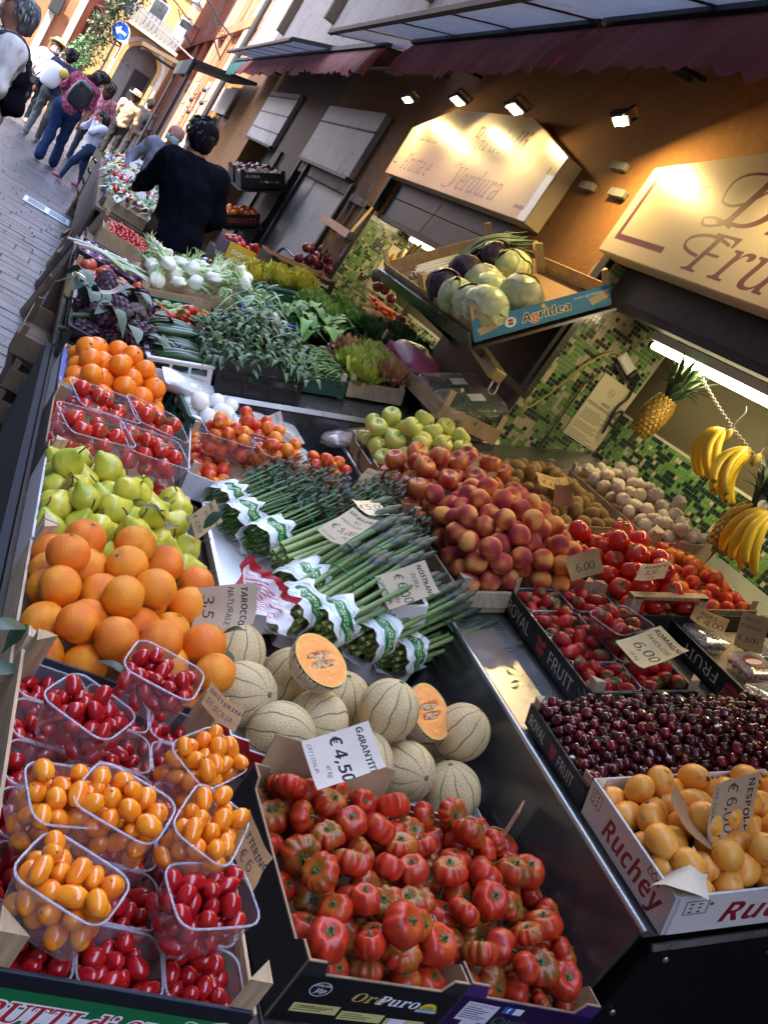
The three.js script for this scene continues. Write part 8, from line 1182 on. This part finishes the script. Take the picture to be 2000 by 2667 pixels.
{ // long far stall with mixed vegetables and flowers
  const t = thing('far_stall', 'long far stall table carrying flowers and vegetables beyond the man in navy', 'stall'); P('top', cbox(0.62, 0.03, 4.4, 0.004, 0.62, 0.77, -9.2), M.woodOld, t); P('front_board', cbox(0.02, 0.5, 4.4, 0.004, 0.315, 0.5, -9.2), M.woodDark, t); for (const z of [-7.2, -11.2]) for (const x of [0.36, 0.88]) P('leg', cbox(0.05, 0.755, 0.05, 0.004, x, 0.3775, z), M.woodOld, t);
  const cols = [[[0.7, 0.7, 0.66], [0.3, 0.5, 0.15]], [[0.06, 0.2, 0.05], [0.3, 0.45, 0.15]], [[0.6, 0.1, 0.15], [0.75, 0.72, 0.7]], [[0.1, 0.25, 0.06], [0.72, 0.74, 0.66]], [[0.6, 0.45, 0.05], [0.4, 0.5, 0.1]], [[0.35, 0.08, 0.3], [0.7, 0.68, 0.7]], [[0.05, 0.14, 0.04], [0.5, 0.55, 0.3]]];
  const names = ['white flowers and leaves', 'dark greens', 'red and white blooms', 'scallions with white ends', 'yellow salad', 'purple and white blooms', 'mixed greens'];
  for (let k = 0; k < 7; k++) { const z = -7.35 - k * 0.6, c = place((k % 2 ? plasticCrate : (a, w, l, h, m, o) => woodCrate(a, w, l, h, { mat: M.woodPale, floor: 0.05 }))(`far crate of ${names[k]} on the long stall`, 0.52, 0.5, 0.1, k % 3 ? M.plasticBlue : M.plasticBlack, { floor: 0.05 }), 0.62, 0.787, z); const g = solo('vegetable_bed', leafMass(0.5, 0.5, 0.14, 120, 0.12, 0.018, ...cols[k], 700 + k), M.vcLeaf, `bed of ${names[k]} in a far crate`, 'vegetables'); g.userData.kind = 'stuff'; g.position.set(0.62, 0.84, z); heap(c, k % 2 ? 'onionWhite' : 'vineTom', 16, 0.5, 0.48, { label: `${k % 2 ? 'white bulb' : 'red tomato'} between the ${names[k]}`, cat: k % 2 ? 'bulb' : 'tomato', group: `${k % 2 ? 'white bulbs' : 'red tomatoes'} in the crate of ${names[k]}`, name: k % 2 ? 'white_bulb' : 'far_tomato' }, { floor: () => 0.12 }); if (k % 2 === 0) { const pc = solo('white_price_tag', box(0.08, 0.05, 0.002), M.white, `white paper tag stuck in the ${names[k]}`, 'price tag', 'white tags on the far stall'); pc.position.set(0.5 + rr(0, 0.2), 1.0, z); pc.rotation.set(-0.5, 0.2, 0.1); } }
}
{ // boxes at the wall behind the endives: lemon boxes, radish trays, hanging crates
  const bT = canvas(256, 128, (g) => { g.fillStyle = '#101214'; g.fillRect(0, 0, 256, 128); g.fillStyle = '#d9c840'; g.beginPath(); g.arc(110, 66, 30, 0, 7); g.fill(); g.fillStyle = '#9cc0d8'; g.beginPath(); g.arc(110, 66, 30, 0, PI); g.fill(); g.fillStyle = '#eee'; g.font = 'bold 21px sans-serif'; ['LIMONE', 'COSTA', "D'AMALFI", 'I.G.P.'].forEach((s, i) => g.fillText(s, 158, 36 + i * 24)); g.fillStyle = '#8aa53a'; g.fillText('Antico', 16, 40); });
  const a = place(cardBox('black lemon box lettered Limone Costa d\'Amalfi near the grey door', 0.5, 0.36, 0.2, M.cardBlack, { floor: 0.1, dip: 0.95 }), 1.65, 1.08, -6.25, 0.05, 0.15); sheet(a, 'f', 0.48, 0.18, 0.1, 0.183, bT);
  const pT = canvas(256, 96, (g) => { g.fillStyle = '#c04a86'; g.fillRect(0, 0, 256, 96); g.fillStyle = '#e6c23c'; g.fillRect(0, 0, 120, 96); g.fillStyle = '#fff'; g.font = 'bold 34px sans-serif'; g.fillText('DOGI', 18, 60); g.fillText('vitalbios', 132, 60, 116); });
  const b = place(cardBox('pink and yellow box of red radishes behind the lemon box', 0.46, 0.4, 0.16, M.cardPurple, { floor: 0.08 }), 1.45, 1.0, -6.95, 0.05, 0.1); sheet(b, 'f', 0.45, 0.13, 0.075, 0.203, pT);
  heap(b, 'vineTom', 34, 0.44, 0.38, { label: 'round red radish in the pink and yellow box', cat: 'radish', group: 'radishes in the pink and yellow box', name: 'radish' }, { floor: mound(0.44, 0.38, 0.09, 0.17) });
  const stand = solo('box_stand', merge([wb(1.2, 1.95, 0, 0.98, -7.4, -6.02)]), M.woodDark, 'dark stand under the lemon and radish boxes', 'stand');
  const aT = canvas(256, 128, (g) => { g.fillStyle = '#0f0e10'; g.fillRect(0, 0, 256, 128); g.fillStyle = '#e0ded8'; g.font = '34px sans-serif'; g.fillText('ALMA', 24, 46); for (const [x, c] of [[120, '#b03a20'], [150, '#d8d0c0'], [180, '#4c7a34'], [212, '#d87a20']]) { g.fillStyle = c; g.beginPath(); g.ellipse(x, 76, 14, 10, 0.5, 0, 7); g.fill(); } });
  const sT = canvas(256, 64, (g) => { g.fillStyle = '#1a0d0c'; g.fillRect(0, 0, 256, 64); g.fillStyle = '#c2452c'; g.font = 'bold 36px serif'; g.fillText('SIRENETTA', 54, 46); g.fillStyle = '#d8b640'; g.beginPath(); g.arc(28, 32, 18, 0, 7); g.fill(); });
  const sh = thing('wall_rack', 'dark rack on the brown wall holding tilted boxes', 'rack'); for (const [y, z] of [[1.52, -9.9], [1.05, -10.0]]) P('shelf', box(0.5, 0.015, 1.5).rotateZ(0.55).translate(1.75, y, z - 0.3), M.iron, sh); for (const z of [-9.3, -10.9]) P('upright', bar([1.97, 0, z], [1.97, 2, z], 0.04, 0.04), M.iron, sh);
  const c = place(cardBox('black box lettered Alma with nuts on the wall rack', 0.46, 0.44, 0.18, M.cardBlack, { floor: 0.08 }), 1.74, 1.54, -9.75, 0, 0.55); sheet(c, 'f', 0.45, 0.15, 0.08, 0.223, aT); heap(c, 'garlic', 30, 0.44, 0.42, { label: 'pale bulb in the Alma box on the wall rack', cat: 'garlic', group: 'pale bulbs in the Alma box', name: 'pale_bulb' }, { floor: mound(0.44, 0.42, 0.09, 0.17) });
  const c2 = place(cardBox('black box of brown packets higher on the wall rack', 0.46, 0.44, 0.16, M.cardBlack, { floor: 0.08 }), 1.74, 1.54, -10.4, 0, 0.55); heap(c2, 'onionRed', 16, 0.42, 0.4, { label: 'brown onion in the black box on the wall rack', cat: 'onion', group: 'onions in the black rack box', name: 'rack_onion' }, { floor: () => 0.1 });
  const d = place(cardBox('dark box lettered Sirenetta with orange fruit on the lower rack', 0.46, 0.44, 0.14, M.cardBlack, { floor: 0.06 }), 1.74, 1.07, -9.85, 0, 0.55); sheet(d, 'f', 0.45, 0.12, 0.065, 0.223, sT); heap(d, 'orangeSmall', 26, 0.44, 0.42, { label: 'orange in the Sirenetta box on the lower rack', cat: 'orange', group: 'oranges in the Sirenetta box', name: 'rack_orange' }, { floor: mound(0.44, 0.42, 0.07, 0.13) });
  const fl = place(woodCrate('old wooden crate leaning below the onion braid', 0.4, 0.4, 0.2, { mat: M.cardBlack }), 1.62, 0.98, -5.72, 0.2, 0.2);
}
{ // iron lamp brackets, traffic sign, pink awning, climbing plant
  const lampB = (label, x, y, z, s) => { const t = thing('lamp_bracket', label, 'lamp', 'iron lamp brackets'); t.position.set(x, y, z); P('arm', merge([tube([[0, 0, 0], [-0.5 * s, 0.12, 0], [-1.0 * s, 0.3, 0], [-1.3 * s, 0.35, 0]], 0.022, 6), tube([[0, -0.55, 0], [-0.4 * s, -0.3, 0], [-0.85 * s, 0.18, 0]], 0.02, 6)]), M.iron, t); const sc = []; for (let k = 0; k < 6; k++) { const cx = -0.15 - k * 0.11 * s, r = 0.1 - k * 0.011; sc.push(tube([...Array(12)].map((_, i) => { const a = i * 0.6; return [cx + r * (1 - i / 14) * cos(a), -0.12 + k * 0.045 + r * (1 - i / 14) * sin(a), 0]; }), 0.009, 5, 30)); } P('scroll_work', merge(sc), M.iron, t); P('lantern_frame', merge([rod([-1.3 * s, 0.33, 0], [-1.3 * s, 0.16, 0], 0.012), new THREE.ConeGeometry(0.15, 0.1, 6).translate(-1.3 * s, 0.14, 0), new THREE.CylinderGeometry(0.06, 0.06, 0.02, 6).translate(-1.3 * s, -0.24, 0)]), M.iron, t); P('lantern_glass', new THREE.CylinderGeometry(0.13, 0.06, 0.3, 6).translate(-1.3 * s, -0.07, 0), M.film, t); P('wall_plate', cbox(0.03, 0.7, 0.12, 0.006, 0, -0.25, 0), M.iron, t); };
  lampB('wrought iron lamp bracket on the orange house, nearest of two', 1.9, 3.9, -23.5, 0.75); lampB('wrought iron lamp bracket further off near the archway', 1.85, 4.6, -36, 1.1);
  const t = thing('road_sign', 'round blue road sign with a white arrow pointing left and up', 'road sign'); t.position.set(-0.24, 2.58, -25); const tex = canvas(256, 256, (g) => { g.fillStyle = '#e8eaf0'; g.beginPath(); g.arc(128, 128, 127, 0, 7); g.fill(); g.fillStyle = '#1557c4'; g.beginPath(); g.arc(128, 128, 116, 0, 7); g.fill(); g.fillStyle = '#f4f6fa'; g.save(); g.translate(128, 128); g.fillRect(-30, -18, 110, 36); g.beginPath(); g.moveTo(-92, 0); g.lineTo(-16, -62); g.lineTo(-16, 62); g.closePath(); g.fill(); g.restore(); });
  P('disc', new THREE.CircleGeometry(0.22, 40), new THREE.MeshStandardMaterial({ map: tex, roughness: 0.4 }), t); P('backing', new THREE.CylinderGeometry(0.215, 0.215, 0.012, 32).rotateX(PI / 2).translate(0, 0, -0.009), M.steel, t); P('pole', rod([0, -2.58, -0.04], [0, 0.25, -0.04], 0.025), M.steelDark, t); P('clamp', box(0.1, 0.03, 0.03, 0, 0.05, -0.025), M.steel, t);
  const aw = thing('pink_awning', 'faded pink awning on the far left house', 'awning'); P('fabric', slope(-1.1, 2.95, -0.1, 2.45, -31, -28.6, 0.03), mat('pinkFab', 0.6, 0.12, 0.14, 0.85), aw); P('valance', wb(-0.12, -0.09, 2.05, 2.46, -31, -28.6), M.pinkFab, aw); P('arm', bar([-1.1, 2.2, -29.8], [-0.1, 2.4, -29.8], 0.03, 0.03), M.iron, aw);
  const v = thing('climbing_plant', 'bushy green climbing plant on the corner of the striped house', 'plant'), L = []; const cen = [[-0.85, 1.1, -25.3, 0.4, 0.55], [-0.7, 1.75, -25.2, 0.42, 0.5], [-0.6, 2.5, -25.1, 0.35, 0.6], [-0.5, 3.3, -25.1, 0.38, 0.7], [-0.55, 0.6, -25.4, 0.35, 0.45], [-0.35, 3.8, -25, 0.45, 0.5]];
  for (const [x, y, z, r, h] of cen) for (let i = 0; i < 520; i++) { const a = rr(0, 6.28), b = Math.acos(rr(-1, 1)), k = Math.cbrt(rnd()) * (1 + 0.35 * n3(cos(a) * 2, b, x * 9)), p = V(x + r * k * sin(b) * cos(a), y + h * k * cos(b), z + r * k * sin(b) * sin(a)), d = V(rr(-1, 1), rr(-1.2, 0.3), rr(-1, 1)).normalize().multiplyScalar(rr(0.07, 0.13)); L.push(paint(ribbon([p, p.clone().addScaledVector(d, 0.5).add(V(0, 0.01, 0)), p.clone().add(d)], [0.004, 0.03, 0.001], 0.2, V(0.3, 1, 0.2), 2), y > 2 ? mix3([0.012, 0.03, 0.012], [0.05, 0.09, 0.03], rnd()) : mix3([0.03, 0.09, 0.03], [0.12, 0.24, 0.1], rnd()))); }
  P('foliage', merge(L), M.vcLeaf, v); P('stem', tube([[-0.9, 0, -25.5], [-0.8, 1.2, -25.4], [-0.6, 2.4, -25.3], [-0.4, 3.9, -25.2]], 0.04, 6), M.woodOld, v); P('pot', new THREE.CylinderGeometry(0.28, 0.2, 0.45, 16).translate(-0.8, 0.22, -25.4), mat('clay', 0.35, 0.14, 0.07, 0.8), v);
  const bl = thing('balcony_laundry', 'thin white pole and cloth strung across the far street', 'pole'); P('pole', rod([-1.0, 3.5, -27], [1.95, 3.2, -28], 0.025), M.white, bl); P('cloth', cbox(0.3, 0.35, 0.03, 0.01, 1.0, 3.55, -27.7), M.white, bl);
  for (let k = 0; k < 5; k++) { const f = thing('bird_ornament', 'dark iron bird ornament on the orange wall', 'ornament', 'iron birds on the orange wall'); P('body', blob(10, 7, ell(0.05, 0.05, 0.14)), M.black, f); P('wing', merge([ribbon([[0, 0, 0], [-0.12, 0.09, -0.03], [-0.22, 0.06, -0.1]], [0.05, 0.06, 0.01], 0.1), ribbon([[0, 0, 0], [0.1, 0.1, -0.03], [0.16, 0.1, -0.1]], [0.05, 0.06, 0.01], 0.1)]), M.black, f); f.position.set(1.75, 1.9 + (k % 3) * 0.28, -19.5 - k * 0.9); }
}
priceCards(); flushBulk();
scene.traverse((o) => { if (o.isMesh) { o.castShadow = true; o.receiveShadow = true; } });
renderer.render(scene, camera);
